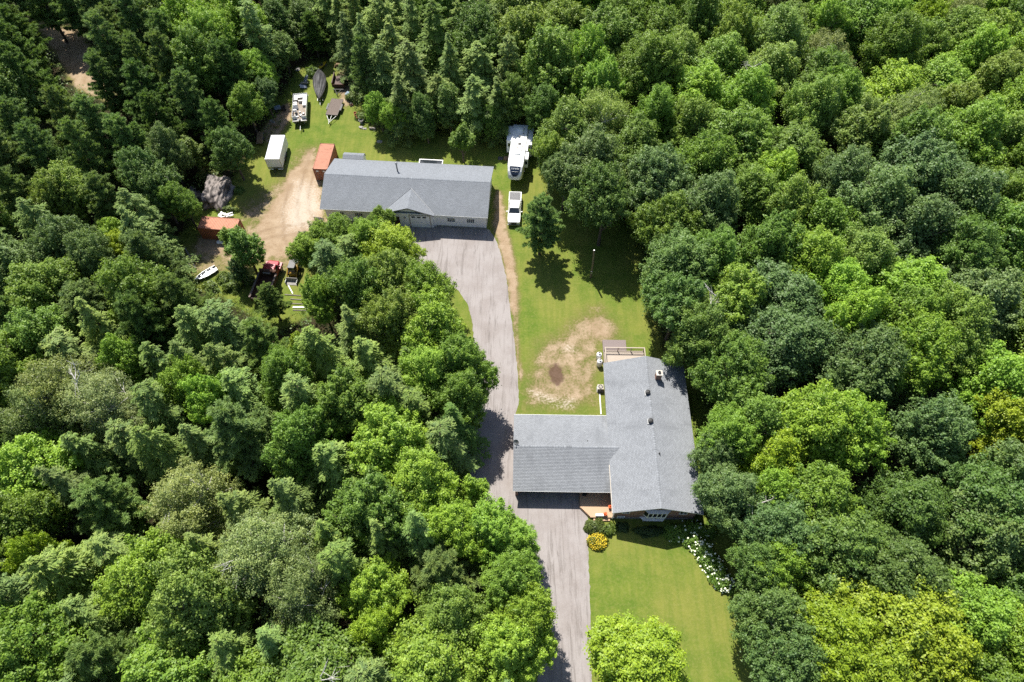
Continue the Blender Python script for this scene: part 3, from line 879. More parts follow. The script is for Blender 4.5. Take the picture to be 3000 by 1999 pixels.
# white-framed cold frame behind the workshop
CF = thing('cold_frame', 'low white-framed box with dark glazed top directly behind the workshop roof', 'cold frame', (-15.6, 85.2, 0), -4)
MB().box(0, 3.9, 0, 0.08, 0, 0.75).box(0, 3.9, 1.42, 1.5, 0, 0.85).box(0, 0.08, 0.08, 1.42, 0, 0.8).box(3.82, 3.9, 0.08, 1.42, 0, 0.8).build('box', 'white_paint', CF)
ld = MB(); ld.box(-0.06, 3.96, -0.06, 0.08, 0.75, 0.84).box(-0.06, 3.96, 1.42, 1.56, 0.85, 0.94).box(-0.06, 0.08, 0.08, 1.42, 0.80, 0.89).box(3.82, 3.96, 0.08, 1.42, 0.80, 0.89)
lo = ld.build('lid', 'white_paint', CF)
for i in range(4):
    g = MB(); x = 0.08 + i * 0.935
    g.poly([(x + 0.02, 0.08, 0.80), (x + 0.915, 0.08, 0.80), (x + 0.915, 1.42, 0.87), (x + 0.02, 1.42, 0.87)]); g.build('pane', 'glass', lo)

# garden shed with a barn-style roof
SH = thing('garden_shed', 'small garden shed with grey barn-style roof behind workshop corner', 'shed', (-27.85, 84.75, 0), -4)
prof = [(0, 1.75), (0.35, 2.55), (1.05, 2.85), (1.75, 2.55), (2.1, 1.75)]
rf = MB()
for (p, q) in zip(prof[:-1], prof[1:]):
    e0, e1 = Vector((-0.1, p[0], p[1])), Vector((3.35, p[0], p[1]))
    if p[1] < q[1]:
        slope(rf, e0, e1, Vector((-0.1, q[0], q[1])) - e0)
    else:
        e0, e1 = Vector((-0.1, q[0], q[1])), Vector((3.35, q[0], q[1]))
        slope(rf, e0, e1, Vector((-0.1, p[0], p[1])) - e0)
rf.build('roof', 'roof_shingle_shop', SH)
sw = MB(); sw.loft([[(x, 0.08, 0)] + [(x, y * 0.94 + 0.06, z - 0.05) for y, z in prof] + [(x, 2.02, 0)] for x in (0, 3.25)])
sw.build('wall', 'siding_white', SH)
MB().box(1.0, 2.2, 0.03, 0.075, 0.05, 1.65).build('door', 'wood_grey', SH)

# ---------------------------------------------------------------- shipping containers
def corrugated(mb, p0, p1, z0, z1, depth, pitch=0.28):
    """upright corrugated sheet between plan points p0 and p1"""
    p0, p1 = Vector((*p0, 0)), Vector((*p1, 0))
    d = p1 - p0
    L = d.length
    n = max(3, int(L / pitch))
    nrm = Vector((d.y, -d.x, 0)).normalized()
    pts = []
    for i in range(n):
        for t, o in ((0.0, 0), (0.3, 0), (0.5, -depth), (0.8, -depth)):
            pts.append(p0 + d * ((i + t) / n) + nrm * o)
    pts.append(p1)
    for a, b_ in zip(pts[:-1], pts[1:]):
        mb.poly([(a.x, a.y, z0), (b_.x, b_.y, z0), (b_.x, b_.y, z1), (a.x, a.y, z1)])

def container(label, loc, rz):
    c = thing('shipping_container', label, 'container', loc, rz, 'orange shipping containers')
    L, Wd, Hh = 6.0, 2.44, 2.59
    for p0, p1 in (((0, L - 0.12), (0, 0.12)), ((Wd, 0.12), (Wd, L - 0.12))):
        s = MB()
        corrugated(s, p0, p1, 0.2, Hh - 0.12, 0.045)
        s.build('side_wall', 'orange_steel', c)
    e = MB(); corrugated(e, (Wd - 0.12, L), (0.12, L), 0.2, Hh - 0.12, 0.045)
    e.build('end_wall', 'orange_steel', c)
    r = MB()
    n = 24
    for i in range(n):
        y0, y1 = 0.1 + (L - 0.2) * i / n, 0.1 + (L - 0.2) * (i + 1) / n
        h = (y1 - y0)
        z = Hh - 0.03
        ys = [y0, y0 + h * 0.3, y0 + h * 0.5, y0 + h * 0.8, y1]
        zs = [z, z, z - 0.04, z - 0.04, z]
        for k in range(4):
            r.poly([(0.08, ys[k], zs[k]), (Wd - 0.08, ys[k], zs[k]), (Wd - 0.08, ys[k + 1], zs[k + 1]), (0.08, ys[k + 1], zs[k + 1])])
    r.build('roof', 'orange_roof', c)
    f = MB()
    for x in (0.0, Wd - 0.12):
        for y in (0.0, L - 0.12):
            f.box(x, x + 0.12, y, y + 0.12, 0.12, Hh - 0.1)
    for z0, z1 in ((0.06, 0.2), (Hh - 0.12, Hh - 0.005)):
        f.box(0.005, 0.085, 0.12, L - 0.12, z0, z1).box(Wd - 0.085, Wd - 0.005, 0.12, L - 0.12, z0, z1)
        f.box(0.12, Wd - 0.12, 0.005, 0.085, z0, z1).box(0.12, Wd - 0.12, L - 0.085, L - 0.005, z0, z1)
    f.build('frame', 'orange_steel', c)
    k = MB()
    for x in (-0.01, Wd - 0.15):
        for y in (-0.01, L - 0.15):
            for z in (0.0, Hh - 0.10):
                k.box(x, x + 0.16, y, y + 0.16, z, z + 0.118)
    k.build('corner_casting', 'rust', c)
    for q in range(2):
        x0 = 0.12 + q * 1.1
        dr = MB(); dr.box(x0 + 0.01, x0 + 1.09, 0.03, 0.07, 0.21, Hh - 0.13)
        do = dr.build('door', 'orange_steel', c)
        rib = MB()
        for z in (0.35, 0.9, 1.45, 2.0):
            rib.box(x0 + 0.06, x0 + 1.04, 0.012, 0.028, z, z + 0.28)
        rib.build('door_rib', 'orange_steel', do)
        for x in (x0 + 0.28, x0 + 0.80):
            MB().tube([(x, -0.01, 0.2), (x, -0.01, Hh - 0.14)], 0.022, 6).box(x - 0.03, x + 0.22, -0.04, -0.018, 0.95, 1.0).build('lock_rod', 'galvanised', do)
        MB().box(x0 + 0.36, x0 + 0.72, 0.004, 0.011, 1.95, 2.2).build('placard', 'white_paint', do)
    MB().box(0.1, Wd - 0.1, 0.1, L - 0.1, 0.1, 0.17).build('floor', 'wood_grey', c)
    return c
container('orange shipping container beside the left end of the workshop, doors facing us', (-32.5, 82.72, 0), -3.6)
container('rust-stained orange shipping container lying crosswise at the far left of the yard', (-48.0, 72.45, 0), -95.2)

# ---------------------------------------------------------------- enclosed cargo trailer
T = thing('cargo_trailer', 'tall white enclosed cargo trailer parked against the trees on the left', 'trailer', (-40.75, 84.95, 0), 0.3)
MB().loft([rsec(1.2, 0.45, 2.6, y, r, 3) for y, r in ((0, 0.1), (0.06, 0.13), (5.6, 0.13), (5.7, 0.1))]).build('body', 'gel_white', T, (1.22, 0, 0))
MB().box(0.10, 2.34, 0.08, 5.62, 2.603, 2.618).build('roof_panel', 'trailer_roof', T)
for y in (1.55, 4.0):
    v = MB(); v.box(1.0, 1.38, y, y + 0.38, 2.618, 2.70); v.build('roof_vent', 'gel_white', T)
tr = MB()
for x in (0.0, 2.38):
    tr.box(x, x + 0.06, -0.02, 0.05, 0.45, 2.6)
tr.box(0.06, 2.38, -0.02, 0.05, 0.45, 0.80).box(0.06, 2.38, -0.025, 0.04, 2.52, 2.61)
tr.build('corner_trim', 'aluminium', T)
MB().box(0.03, 0.85, -0.045, 0.30, 0.28, 0.46).box(1.6, 2.41, -0.045, 0.30, 0.28, 0.46).build('skirt', 'gel_white', T)
MB().tube([(1.22, 0.3, 0.4), (1.22, -1.0, 0.42)], 0.05, 6).tube([(1.22, -0.7, 0.05), (1.22, -0.7, 0.8)], 0.035, 6).build('tongue', 'black_metal', T)
for x in (0.06, 2.40):
    for y in (2.4, 3.25):
        wheel(T, x, y, 0.34, 0.2)
    MB().box(x - 0.13, x + 0.13, 1.95, 3.7, 0.72, 0.78).build('fender', 'black_metal', T)

# ---------------------------------------------------------------- pontoon boat on its trailer
T = thing('pontoon_boat', 'open white pontoon boat with cream seats, parked on a trailer', 'boat', (-37.15, 95.85, 0), 7.1)
for x in (-0.82, 0.82):
    MB().tube([(x, -0.2, 0.86), (x, 0.15, 0.80), (x, 6.4, 0.80), (x, 7.0, 0.98)], [0.1, 0.3, 0.3, 0.06], 14).build('pontoon', 'aluminium', T, smooth=True)
MB().box(-1.22, 1.22, -0.05, 7.0, 1.10, 1.18).build('deck', 'carpet', T)
MB().box(-1.25, 1.25, -0.08, 7.03, 1.04, 1.10).build('deck_edge', 'aluminium', T)
fn = MB()
for (x0, x1, y0, y1) in ((-1.22, -1.17, 0.5, 6.7), (1.17, 1.22, 0.5, 6.7), (-1.17, 1.17, 6.65, 6.7), (-1.17, -0.4, 0.5, 0.55), (0.4, 1.17, 0.5, 0.55)):
    fn.box(x0, x1, y0, y1, 1.2, 1.72)
fn.build('fence_panel', 'gel_white', T)
rl = MB()
for pts in ([(-1.2, 0.5, 1.77), (-1.2, 6.7, 1.77), (1.2, 6.7, 1.77), (1.2, 0.5, 1.77)], [(-1.2, 0.52, 1.77), (-0.4, 0.52, 1.77)], [(0.4, 0.52, 1.77), (1.2, 0.52, 1.77)]):
    rl.tube(pts, 0.03, 6)
rl.build('rail', 'aluminium', T)
for (x0, x1, y0, y1) in ((-1.1, 1.1, 5.75, 6.55), (0.45, 1.12, 3.6, 5.7), (-1.1, -0.45, 5.2, 5.7)):
    s = MB(); s.box(x0, x1, y0, y1, 1.19, 1.52); so = s.build('bench_seat', 'vinyl_cream', T)
    MB().box(x0 + 0.06, x1 - 0.06, y0 + 0.06, y1 - 0.06, 1.525, 1.60).build('cushion', 'gel_white', so)
MB().box(-0.3, 0.45, 4.75, 5.1, 1.19, 1.62).build('table', 'vinyl_cream', T)
MB().loft([[(-1.1, y, 1.19), (-0.35, y, 1.19), (-0.40, y + d, 2.0), (-1.05, y + d, 2.0)] for y, d in ((3.2, 0.15), (3.75, -0.1))]).build('console', 'gel_white', T)
MB().lathe([(0.16, 0), (0.19, 0.02), (0.19, 0.05), (0.15, 0.05)], (-0.72, 3.95, 1.95), 14).build('steering_wheel', 'black_metal', T)
for y in (4.25, 2.3):
    s = MB(); s.lathe([(0.06, 1.19), (0.06, 1.45), (0.27, 1.5), (0.27, 1.62), (0.2, 1.64)], (-0.7, y, 0), 12)
    so = s.build('captain_chair', 'vinyl_cream', T)
    MB().obox((-0.7, y - 0.27, 1.82), (0.5, 0.12, 0.5), (8, 0, 0)).build('backrest', 'gel_white', so)
st = MB()
for i in range(5):
    st.box(-1.15, 1.15, 0.0 + i * 0.1, 0.05 + i * 0.1, 1.185, 1.205)
st.build('tread_strip', 'galvanised', T)
bg = MB()
for x, y, s in ((0.2, 1.3, 0.4), (-0.35, 1.0, 0.32), (0.65, 1.7, 0.36), (0.0, 2.2, 0.3), (-0.8, 1.4, 0.3)):
    bg.obox((x, y, 1.19 + s / 3), (s, s * 0.8, s * 0.6), (8, 5, random.uniform(0, 90)))
bg.build('folded_canvas', 'galvanised', T)
MB().tube([(0.15, -0.25, 0.6), (0.15, -0.25, 1.5)], [0.09, 0.13], 10).obox((0.15, -0.3, 1.6), (0.3, 0.45, 0.35)).build('outboard_motor', 'black_metal', T)
fr = MB()
fr.box(-0.45, -0.37, -0.2, 6.0, 0.42, 0.50).box(0.37, 0.45, -0.2, 6.0, 0.42, 0.50).box(-1.0, 1.0, 2.6, 2.7, 0.42, 0.50).tube([(0, -0.1, 0.46), (0, -1.6, 0.46)], 0.05, 6)
fr.build('trailer_frame', 'galvanised', T)
for x in (-1.0, 1.0):
    wheel(T, x, 2.65, 0.29, 0.18)

# ---------------------------------------------------------------- boat under a charcoal cover
T = thing('covered_boat', 'boat under a wrinkled charcoal tarpaulin tapering to its bow', 'boat', (-34.62, 101.9, 0), 8.5)
secs, hull = [], []
for y, w, zr, zg in ((0, 0.06, 1.15, 1.0), (0.9, 0.42, 1.35, 1.02), (2.2, 0.85, 1.55, 1.02), (3.6, 1.12, 1.75, 1.0), (5.0, 1.24, 1.95, 0.98), (6.2, 1.2, 2.25, 0.98), (7.2, 0.85, 2.0, 0.95), (7.9, 0.45, 1.5, 0.95), (8.5, 0.08, 1.1, 0.95)):
    q = []
    for k in range(17):
        t = -1 + k / 8
        wob = 0.03 * math.sin(y * 3.1 + k * 1.9) + 0.02 * math.sin(y * 7 + k)
        q.append((w * t * (1.0 + 0.02 * math.sin(5 * y + k)), y, zg + (zr - zg) * (1 - abs(t)) ** 0.8 + wob))
    q += [(w * 0.98, y, zg - 0.25), (-w * 0.98, y, zg - 0.25)]
    secs.append(q)
    hull.append([(-w * 0.9, y, zg - 0.1), (w * 0.9, y, zg - 0.1), (w * 0.5, y, 0.55), (0, y, 0.45), (-w * 0.5, y, 0.55)])
MB().loft(secs).build('tarpaulin', 'tarp', T, smooth=False)
MB().loft(hull[:-2]).build('hull', 'gel_white', T)
MB().box(-0.5, -0.42, 0.3, 6.2, 0.35, 0.43).box(0.42, 0.5, 0.3, 6.2, 0.35, 0.43).tube([(0, 0.4, 0.4), (0, -0.9, 0.42)], 0.05, 6).box(-1.0, 1.0, 4.6, 4.7, 0.3, 0.36).build('trailer_frame', 'galvanised', T)
for x in (-1.05, 1.05):
    wheel(T, x, 4.65, 0.3, 0.18)
sp = MB()
for s in (-1, 1):
    sp.tube([(s * 0.02, 6.2, 2.27), (s * 1.18, 5.6, 1.05)], 0.014, 4)
sp.build('tie_rope', 'galvanised', T)

# ---------------------------------------------------------------- rusty high-sided utility trailer
T = thing('box_trailer', 'rusty brown open box trailer with high sides behind the flat trailer', 'trailer', (-31.8, 105.7, 0), -1)
MB().box(-1.02, 1.02, 0.04, 3.1, 0.62, 0.70).build('floor', 'brown_metal', T)
for x0, x1, y0, y1, nm in ((-1.08, -1.02, 0, 3.15, 'side_panel'), (1.02, 1.08, 0, 3.15, 'side_panel'), (-1.02, 1.02, -0.02, 0.04, 'front_panel')):
    h = 1.45 if nm == 'side_panel' else 1.2
    MB().box(x0, x1, y0, y1, 0.55, h).build(nm, 'rust', T)
stk = unit_box('stake', 'brown_metal')
for x in (-1.11, 1.11):
    for y in (0.08, 0.83, 1.58, 2.33, 3.08):
        piece('stake', stk, T, (x, y, 1.0), (0.06, 0.06, 1.0))
    piece('top_rail', stk, T, (x * 0.97, 1.575, 1.48), (0.15, 3.15, 0.06))
MB().box(-1.0, 1.0, -0.6, -0.5, 0.5, 0.58).tube([(-0.8, 0, 0.5), (0, -1.9, 0.5)], 0.05, 6).tube([(0.8, 0, 0.5), (0, -1.9, 0.5)], 0.05, 6).tube([(0, -1.6, 0.05), (0, -1.6, 0.8)], 0.04, 6).build('drawbar', 'black_metal', T)
for x in (-1.25, 1.25):
    wheel(T, x, 1.5, 0.36, 0.22)
    MB().box(x - 0.14, x + 0.14, 1.05, 1.95, 0.76, 0.8).build('fender', 'black_metal', T)

# ---------------------------------------------------------------- flat-deck trailer
T = thing('flatbed_trailer', 'low flatbed trailer with brown plank deck on the grass', 'trailer', (-31.98, 98.05, 0), -6.5)
me = unit_box('plank', 'deck_flat')
for i in range(12):
    piece('plank', me, T, (-0.96 + i * 0.175, 2.15, 0.66 + random.uniform(-.004, .004)), (0.163, 4.3, 0.05))
MB().box(-1.08, -1.05, 0, 4.3, 0.5, 0.70).box(1.05, 1.08, 0, 4.3, 0.5, 0.70).box(-1.05, 1.05, -0.03, 0.0, 0.5, 0.72).box(-1.05, 1.05, 4.3, 4.33, 0.5, 0.70).build('frame', 'black_metal', T)
MB().tube([(-0.9, 0, 0.55), (0, -1.75, 0.5)], 0.05, 6).tube([(0.9, 0, 0.55), (0, -1.75, 0.5)], 0.05, 6).tube([(0, -0.02, 0.55), (0, -2.2, 0.5)], 0.05, 6).tube([(0.0, -1.5, 0.05), (0.0, -1.5, 0.95)], 0.04, 6).build('drawbar', 'galvanised', T)
for x in (-1.24, 1.24):
    wheel(T, x, 1.75, 0.33, 0.2); wheel(T, x, 2.5, 0.33, 0.2)
    MB().obox((x, 2.12, 0.72), (0.28, 1.6, 0.03)).build('fender', 'black_metal', T)

# ---------------------------------------------------------------- fifth-wheel camper
T = thing('camper_trailer', 'long white fifth-wheel camper with slide-outs at the edge of the woods', 'camper', (0.45, 81.3, 0), -5.9)
secs = []
for y, w, zb, zt, r in ((-0.25, 0.72, 1.75, 2.25, 0.2), (-0.1, 0.98, 1.6, 2.65, 0.28), (0.25, 1.16, 1.5, 3.15, 0.32), (0.8, 1.24, 1.5, 3.66, 0.3), (1.2, 1.27, 1.5, 3.78, 0.2), (2.9, 1.27, 1.5, 3.8, 0.14), (2.95, 1.27, 0.55, 3.8, 0.12), (10.5, 1.27, 0.55, 3.78, 0.12), (10.72, 1.22, 0.6, 3.68, 0.15)):
    secs.append(rsec(w, zb, zt, y, r, 4))
MB().loft(secs).build('body', 'gel_white', T)
# dark shield on the nose with the script lettering
def nose(x, t):
    ys, zs = [(-0.25, 2.26), (-0.1, 2.66), (0.25, 3.16), (0.8, 3.67), (1.2, 3.79)], None
    y = -0.2 + t * 1.15
    for (y0, z0), (y1, z1) in zip(ys[:-1], ys[1:]):
        if y0 <= y <= y1:
            z = z0 + (z1 - z0) * (y - y0) / (y1 - y0)
    return Vector((x, y - 0.022, z + 0.022))
sg = MB()
rows = [(0.0, 0.30), (0.12, 0.55), (0.28, 0.70), (0.45, 0.80), (0.6, 0.84), (0.75, 0.86), (0.9, 0.86)]
for (t0, w0), (t1, w1) in zip(rows[:-1], rows[1:]):
    sg.poly([nose(-w0, t0), nose(w0, t0), nose(w1, t1), nose(-w1, t1)])
so = sg.build('nose_shield', 'navy', T)
def lettering(body, size, mat, parent, loc, rot, name='lettering', width=None):
    cu = bpy.data.curves.new(name, 'FONT')
    cu.body = body
    cu.size = size
    cu.align_x = 'CENTER'
    cu.align_y = 'CENTER'
    cu.extrude = 0.004
    cu.shear = 0.25
    tmp = bpy.data.objects.new('tmp_text', cu)
    C.objects.link(tmp)
    dg = bpy.context.evaluated_depsgraph_get()
    me = bpy.data.meshes.new_from_object(tmp.evaluated_get(dg))
    bpy.data.objects.remove(tmp)
    me.materials.clear()
    me.materials.append(M[mat])
    o = bpy.data.objects.new(name, me)
    C.objects.link(o)
    o.parent = parent
    o.location = loc
    o.rotation_euler = tuple(R(a) for a in rot)
    return o
lettering('Laredo', 0.44, 'gel_white', so, (0, 0.52, 3.49), (43, 0, 0))
MB().box(-0.5, 0.5, 0, 0.02, 0, 0.03).build('underline', 'gel_white', so, (0, 0.16, 3.09))
# slide-outs
for (x0, x1, y0, y1, z0, z1, lab) in ((-2.05, -1.26, 6.9, 10.5, 0.9, 3.4, None), (1.26, 2.15, 6.3, 10.4, 0.9, 3.4, None), (1.26, 1.85, 3.0, 4.6, 1.5, 3.3, None)):
    s = MB(); s.box(x0, x1, y0, y1, z0, z1)
    so = s.build('slide_out', 'gel_white', T)
    MB().box(x0 - 0.02, x1 + 0.02, y0 - 0.03, y1 + 0.03, z1 + 0.002, z1 + 0.05).build('slide_roof', 'gel_white', so)
    xm = (x0 + x1) / 2
    MB().box(xm - 0.2, xm + 0.2, y0 - 0.02, y0 - 0.004, 2.2, 2.9).build('end_window', 'glass', so)
    xs = x0 - 0.02 if x0 < 0 else x1 + 0.004
    MB().box(xs, xs + 0.016, y0 + 0.5, y1 - 0.5, 2.1, 2.9).build('side_window', 'glass', so)
MB().box(1.27, 1.62, 4.75, 6.2, 3.25, 3.5).build('awning', 'gel_white', T)
for y, sx, sy, h in ((3.4, 0.55, 0.75, 0.26), (8.9, 0.55, 0.75, 0.26)):
    a = MB(); a.loft([rsec(sx * f, 3.79, 3.79 + h * g, yy, 0.1, 2) for yy, f, g in ((y, 0.8, 0.7), (y + 0.15, 1, 1), (y + sy, 1, 1), (y + sy + 0.12, 0.8, 0.6))])
    a.build('air_conditioner', 'gel_white', T)
MB().box(-0.05, 0.45, 5.7, 6.2, 3.80, 3.86).build('roof_hatch', 'black_metal', T)
for x, y in ((-0.2, 4.9), (0.5, 4.4), (0.6, 5.2), (-0.1, 7.6), (0.45, 8.2)):
    MB().box(x, x + 0.28, y, y + 0.28, 3.79, 3.9).build('roof_vent', 'vinyl_cream', T)
MB().box(-1.285, -1.272, 4.2, 4.9, 0.8, 2.7).build('door', 'vinyl_cream', T)
for x in (-1.16, 1.16):
    for y in (6.1, 7.0):
        wheel(T, x, y, 0.38, 0.22)
for x in (-0.9, 0.9):
    MB().tube([(x, 1.8, 0.0), (x, 1.8, 1.55)], 0.05, 6).build('landing_leg', 'black_metal', T)
MB().tube([(0, 1.0, 0.9), (0, 1.0, 1.55)], 0.09, 8).build('king_pin', 'black_metal', T)
MB().box(-0.35, 0.35, -0.4, 0.4, 0.0, 0.22).build('step_box', 'wood_tan', None, (-1.05, 87.8, 0), -6)
tag(bpy.data.objects['step_box'], 'tan wooden step box beside the camper door', 'step')
MB().loft([[(-0.42, y, z) for y, z in ((-0.4, 0), (0.4, 0), (0.4, 0.03), (-0.4, 0.03))], [(0.42, y, z) for y, z in ((-0.4, 0), (0.4, 0), (0.4, 0.03), (-0.4, 0.03))]]).build('door_mat', 'tonneau', None, (-1.95, 87.85, 0.0), -4)
tag(bpy.data.objects['door_mat'], 'dark square mat on the grass beside the wooden step', 'mat')

# ---------------------------------------------------------------- white pickup
T = thing('pickup_truck', 'white crew-cab pickup with grey slatted bed cover near the workshop corner', 'pickup truck', (0.28, 72.55, 0), -2.5)
def car_sec(y, w, zb, zs, zt, wt):
    """half-width w at the shoulder zs, roof half-width wt at zt"""
    return [(w * 0.96, y, zb), (w, y, zb + 0.2), (w, y, zs - 0.06), (w * 0.97, y, zs), (wt, y, zt - 0.05), (wt * 0.9, y, zt), (-wt * 0.9, y, zt), (-wt, y, zt - 0.05), (-w * 0.97, y, zs), (-w, y, zs - 0.06), (-w, y, zb + 0.2), (-w * 0.96, y, zb)]
MB().loft([car_sec(y, w, zb, zs, zs + 0.05, w * 0.93) for y, w, zb, zs in ((0.0, 0.85, 0.5, 0.95), (0.12, 0.95, 0.4, 1.08), (0.9, 1.0, 0.35, 1.16), (1.75, 1.0, 0.35, 1.2), (4.3, 1.0, 0.35, 1.22), (6.2, 1.0, 0.4, 1.24), (6.3, 0.97, 0.5, 1.22))]).build('body', 'gel_white', T)
MB().loft([[(w, y, 1.2), (wt, y2, z), (-wt, y2, z), (-w, y, 1.2)] for y, y2, w, wt, z in ((1.65, 2.35, 0.93, 0.72, 1.86), (1.9, 2.6, 0.95, 0.75, 1.93), (3.9, 3.7, 0.95, 0.75, 1.93), (4.25, 3.95, 0.93, 0.73, 1.86))]).build('cab', 'gel_white', T)
MB().poly([(-0.84, 1.70, 1.27), (0.84, 1.70, 1.27), (0.70, 2.29, 1.83), (-0.70, 2.29, 1.83)]).build('windshield', 'glass', T)
MB().poly([(-0.80, 4.235, 1.30), (0.80, 4.235, 1.30), (0.68, 3.985, 1.80), (-0.68, 3.985, 1.80)]).build('rear_window', 'glass', T)
for s in (-1, 1):
    for y0, y1 in ((2.05, 2.95), (3.02, 3.85)):
        MB().poly([(s * 0.945, y0, 1.28), (s * 0.945, y1, 1.28), (s * 0.80, y1 - 0.08, 1.78), (s * 0.80, y0 + 0.35 if y0 < 2.5 else y0, 1.78)]).build('side_window', 'glass', T)
    mo = MB(); mo.obox((s * 1.16, 2.0, 1.28), (0.26, 0.1, 0.22)); mo.build('mirror', 'gel_white', T)
    MB().obox((s * 0.68, 0.05, 0.98), (0.42, 0.12, 0.16)).build('headlight', 'steel', T)
    MB().obox((s * 0.88, 6.3, 1.0), (0.16, 0.06, 0.3)).build('tail_light', 'red_paint', T)
MB().box(-0.45, 0.45, -0.06, 0.0, 0.62, 1.02).build('grille', 'black_metal', T)
MB().box(-0.95, 0.95, -0.14, 0.0, 0.42, 0.60).build('bumper', 'steel', T)
MB().box(-0.98, 0.98, 6.28, 6.42, 0.45, 0.62).build('rear_bumper', 'steel', T)
me = unit_box('cover_slat', 'tonneau')
for i in range(8):
    piece('cover_slat', me, T, (-0.77 + i * 0.22, 5.25, 1.305), (0.205, 1.85, 0.03))
MB().box(-1.0, -0.9, 4.3, 6.25, 1.24, 1.33).box(0.9, 1.0, 4.3, 6.25, 1.24, 1.33).box(-0.9, 0.9, 6.2, 6.28, 1.24, 1.33).build('bed_rail', 'gel_white', T)
for x in (-0.87, 0.87):
    for y in (1.05, 5.05):
        wheel(T, x, y, 0.40, 0.27)

# ---------------------------------------------------------------- old red dump truck, facing away
T = thing('dump_truck', 'old red dump truck with rusty empty box half hidden by a pine', 'dump truck', (-36.55, 57.3, 0), -7)
MB().box(-0.45, 0.45, 0.1, 7.0, 0.75, 0.95).build('chassis', 'black_metal', T)
MB().loft([rsec(w, 0.85, z, y, 0.14, 3) for y, w, z in ((7.25, 0.74, 1.55), (7.0, 0.86, 1.72), (6.3, 0.94, 1.80), (6.2, 0.96, 1.82))]).build('hood', 'red_paint', T)
MB().loft([[(1.0, y, 0.85), (1.0, y, 1.65), (0.9, y2, 2.30), (0.82, y2, 2.36), (-0.82, y2, 2.36), (-0.9, y2, 2.30), (-1.0, y, 1.65), (-1.0, y, 0.85)] for y, y2 in ((6.3, 6.0), (4.95, 4.98))]).build('cab', 'red_paint', T)
MB().poly([(-0.82, 6.27, 1.83), (0.82, 6.27, 1.83), (0.76, 6.06, 2.24), (-0.76, 6.06, 2.24)]).build('windshield', 'glass', T)
for s in (-1, 1):
    MB().poly([(s * 1.0, 5.15, 1.70), (s * 1.0, 6.05, 1.70), (s * 0.92, 5.85, 2.22), (s * 0.92, 5.2, 2.22)]).build('side_window', 'glass', T)
    MB().obox((s * 1.08, 6.6, 1.15), (0.32, 1.2, 0.45)).build('fender', 'red_paint', T)
    MB().obox((s * 1.24, 6.1, 1.8), (0.2, 0.06, 0.3)).build('mirror', 'black_metal', T)
MB().box(-1.25, 1.25, 0.0, 4.5, 1.05, 1.13).build('box_floor', 'rust', T)
for x in (-1.30, 1.18):
    MB().box(x, x + 0.12, -0.05, 4.6, 1.13, 2.0).build('box_side', 'rust', T)
MB().box(-1.18, 1.18, 4.48, 4.6, 1.13, 2.45).build('headboard', 'rust', T)
MB().box(-1.3, 1.3, 4.6, 4.92, 2.42, 2.50).build('cab_shield', 'rust', T)
MB().box(-0.6, 0.5, 4.2, 4.46, 2.2, 2.3).build('tool_rack', 'wood_grey', T)
MB().box(-1.18, 1.18, -0.05, 0.03, 1.13, 1.85).build('tailgate', 'brown_metal', T)
for x in (-1.38, 1.30):
    rb = MB()
    for y in (0.3, 1.2, 2.1, 3.0, 3.9):
        rb.box(x, x + 0.08, y, y + 0.1, 1.0, 2.0)
    rb.build('box_rib', 'brown_metal', T)['kind'] = 'stuff'
    MB().box(x - 0.02 if x < 0 else x - 0.14, x + 0.24 if x < 0 else x + 0.1, -0.05, 4.6, 2.0, 2.07).build('box_rail', 'deck_flat', T)
for x in (-0.95, 0.95):
    wheel(T, x, 6.55, 0.46, 0.26); wheel(T, x, 1.3, 0.46, 0.4)

# ---------------------------------------------------------------- skid-steer loader facing us
T = thing('skid_steer', 'yellow and black skid-steer loader with grey bucket toward us', 'loader', (-32.85, 62.0, 0), -5)
MB().loft([rsec(w, 0.3, z, y, 0.1, 2) for y, w, z in ((0.5, 0.55, 0.85), (0.8, 0.58, 1.0), (2.0, 0.58, 1.25), (2.9, 0.56, 1.35), (3.05, 0.5, 1.25))]).build('body', 'yellow_paint', T)
MB().box(-0.5, 0.5, 2.2, 3.0, 1.36, 1.45).build('engine_cover', 'black_metal', T)
cg = MB()
for x in (-0.5, 0.5):
    for y in (0.75, 2.1):
        cg.tube([(x, y, 1.0), (x * 0.94, y + (0.1 if y < 1 else -0.05), 2.02)], 0.05, 6)
cg.build('cab_post', 'black_metal', T)
MB().loft([rsec(w, 2.0, 2.1, y, 0.04, 2) for y, w in ((0.7, 0.48), (0.85, 0.54), (2.05, 0.54), (2.15, 0.48))]).build('cab_roof', 'black_metal', T)
MB().poly([(-0.42, 0.68, 1.1), (0.42, 0.68, 1.1), (0.42, 0.82, 1.98), (-0.42, 0.82, 1.98)]).build('front_screen', 'glass', T)
MB().box(-0.3, 0.3, 1.4, 1.9, 1.05, 1.5).build('seat', 'rubber', T)
for x in (-0.72, 0.72):
    MB().tube([(x, 2.85, 1.5), (x, 1.6, 1.62), (x, 0.3, 0.9), (x * 0.9, -0.1, 0.5)], [0.1, 0.1, 0.09, 0.08], 6).build('lift_arm', 'yellow_paint', T)
    MB().tube([(x, 2.85, 0.9), (x, 2.85, 1.55)], 0.09, 6).build('rear_tower', 'yellow_paint', T)
    wheel(T, x, 1.0, 0.42, 0.3); wheel(T, x, 2.2, 0.42, 0.3)
bk = MB()
bk.loft([[(x, -0.1, 0.75), (x, -0.25, 0.08), (x, -0.95, 0.03), (x, -0.95, 0.06), (x, -0.33, 0.13), (x, -0.17, 0.75)] for x in (-0.85, 0.85)])
bk.build('bucket', 'concrete', T)
MB().box(-0.86, -0.83, -0.92, -0.15, 0.06, 0.55).box(0.83, 0.86, -0.92, -0.15, 0.06, 0.55).build('bucket_side', 'galvanised', T)

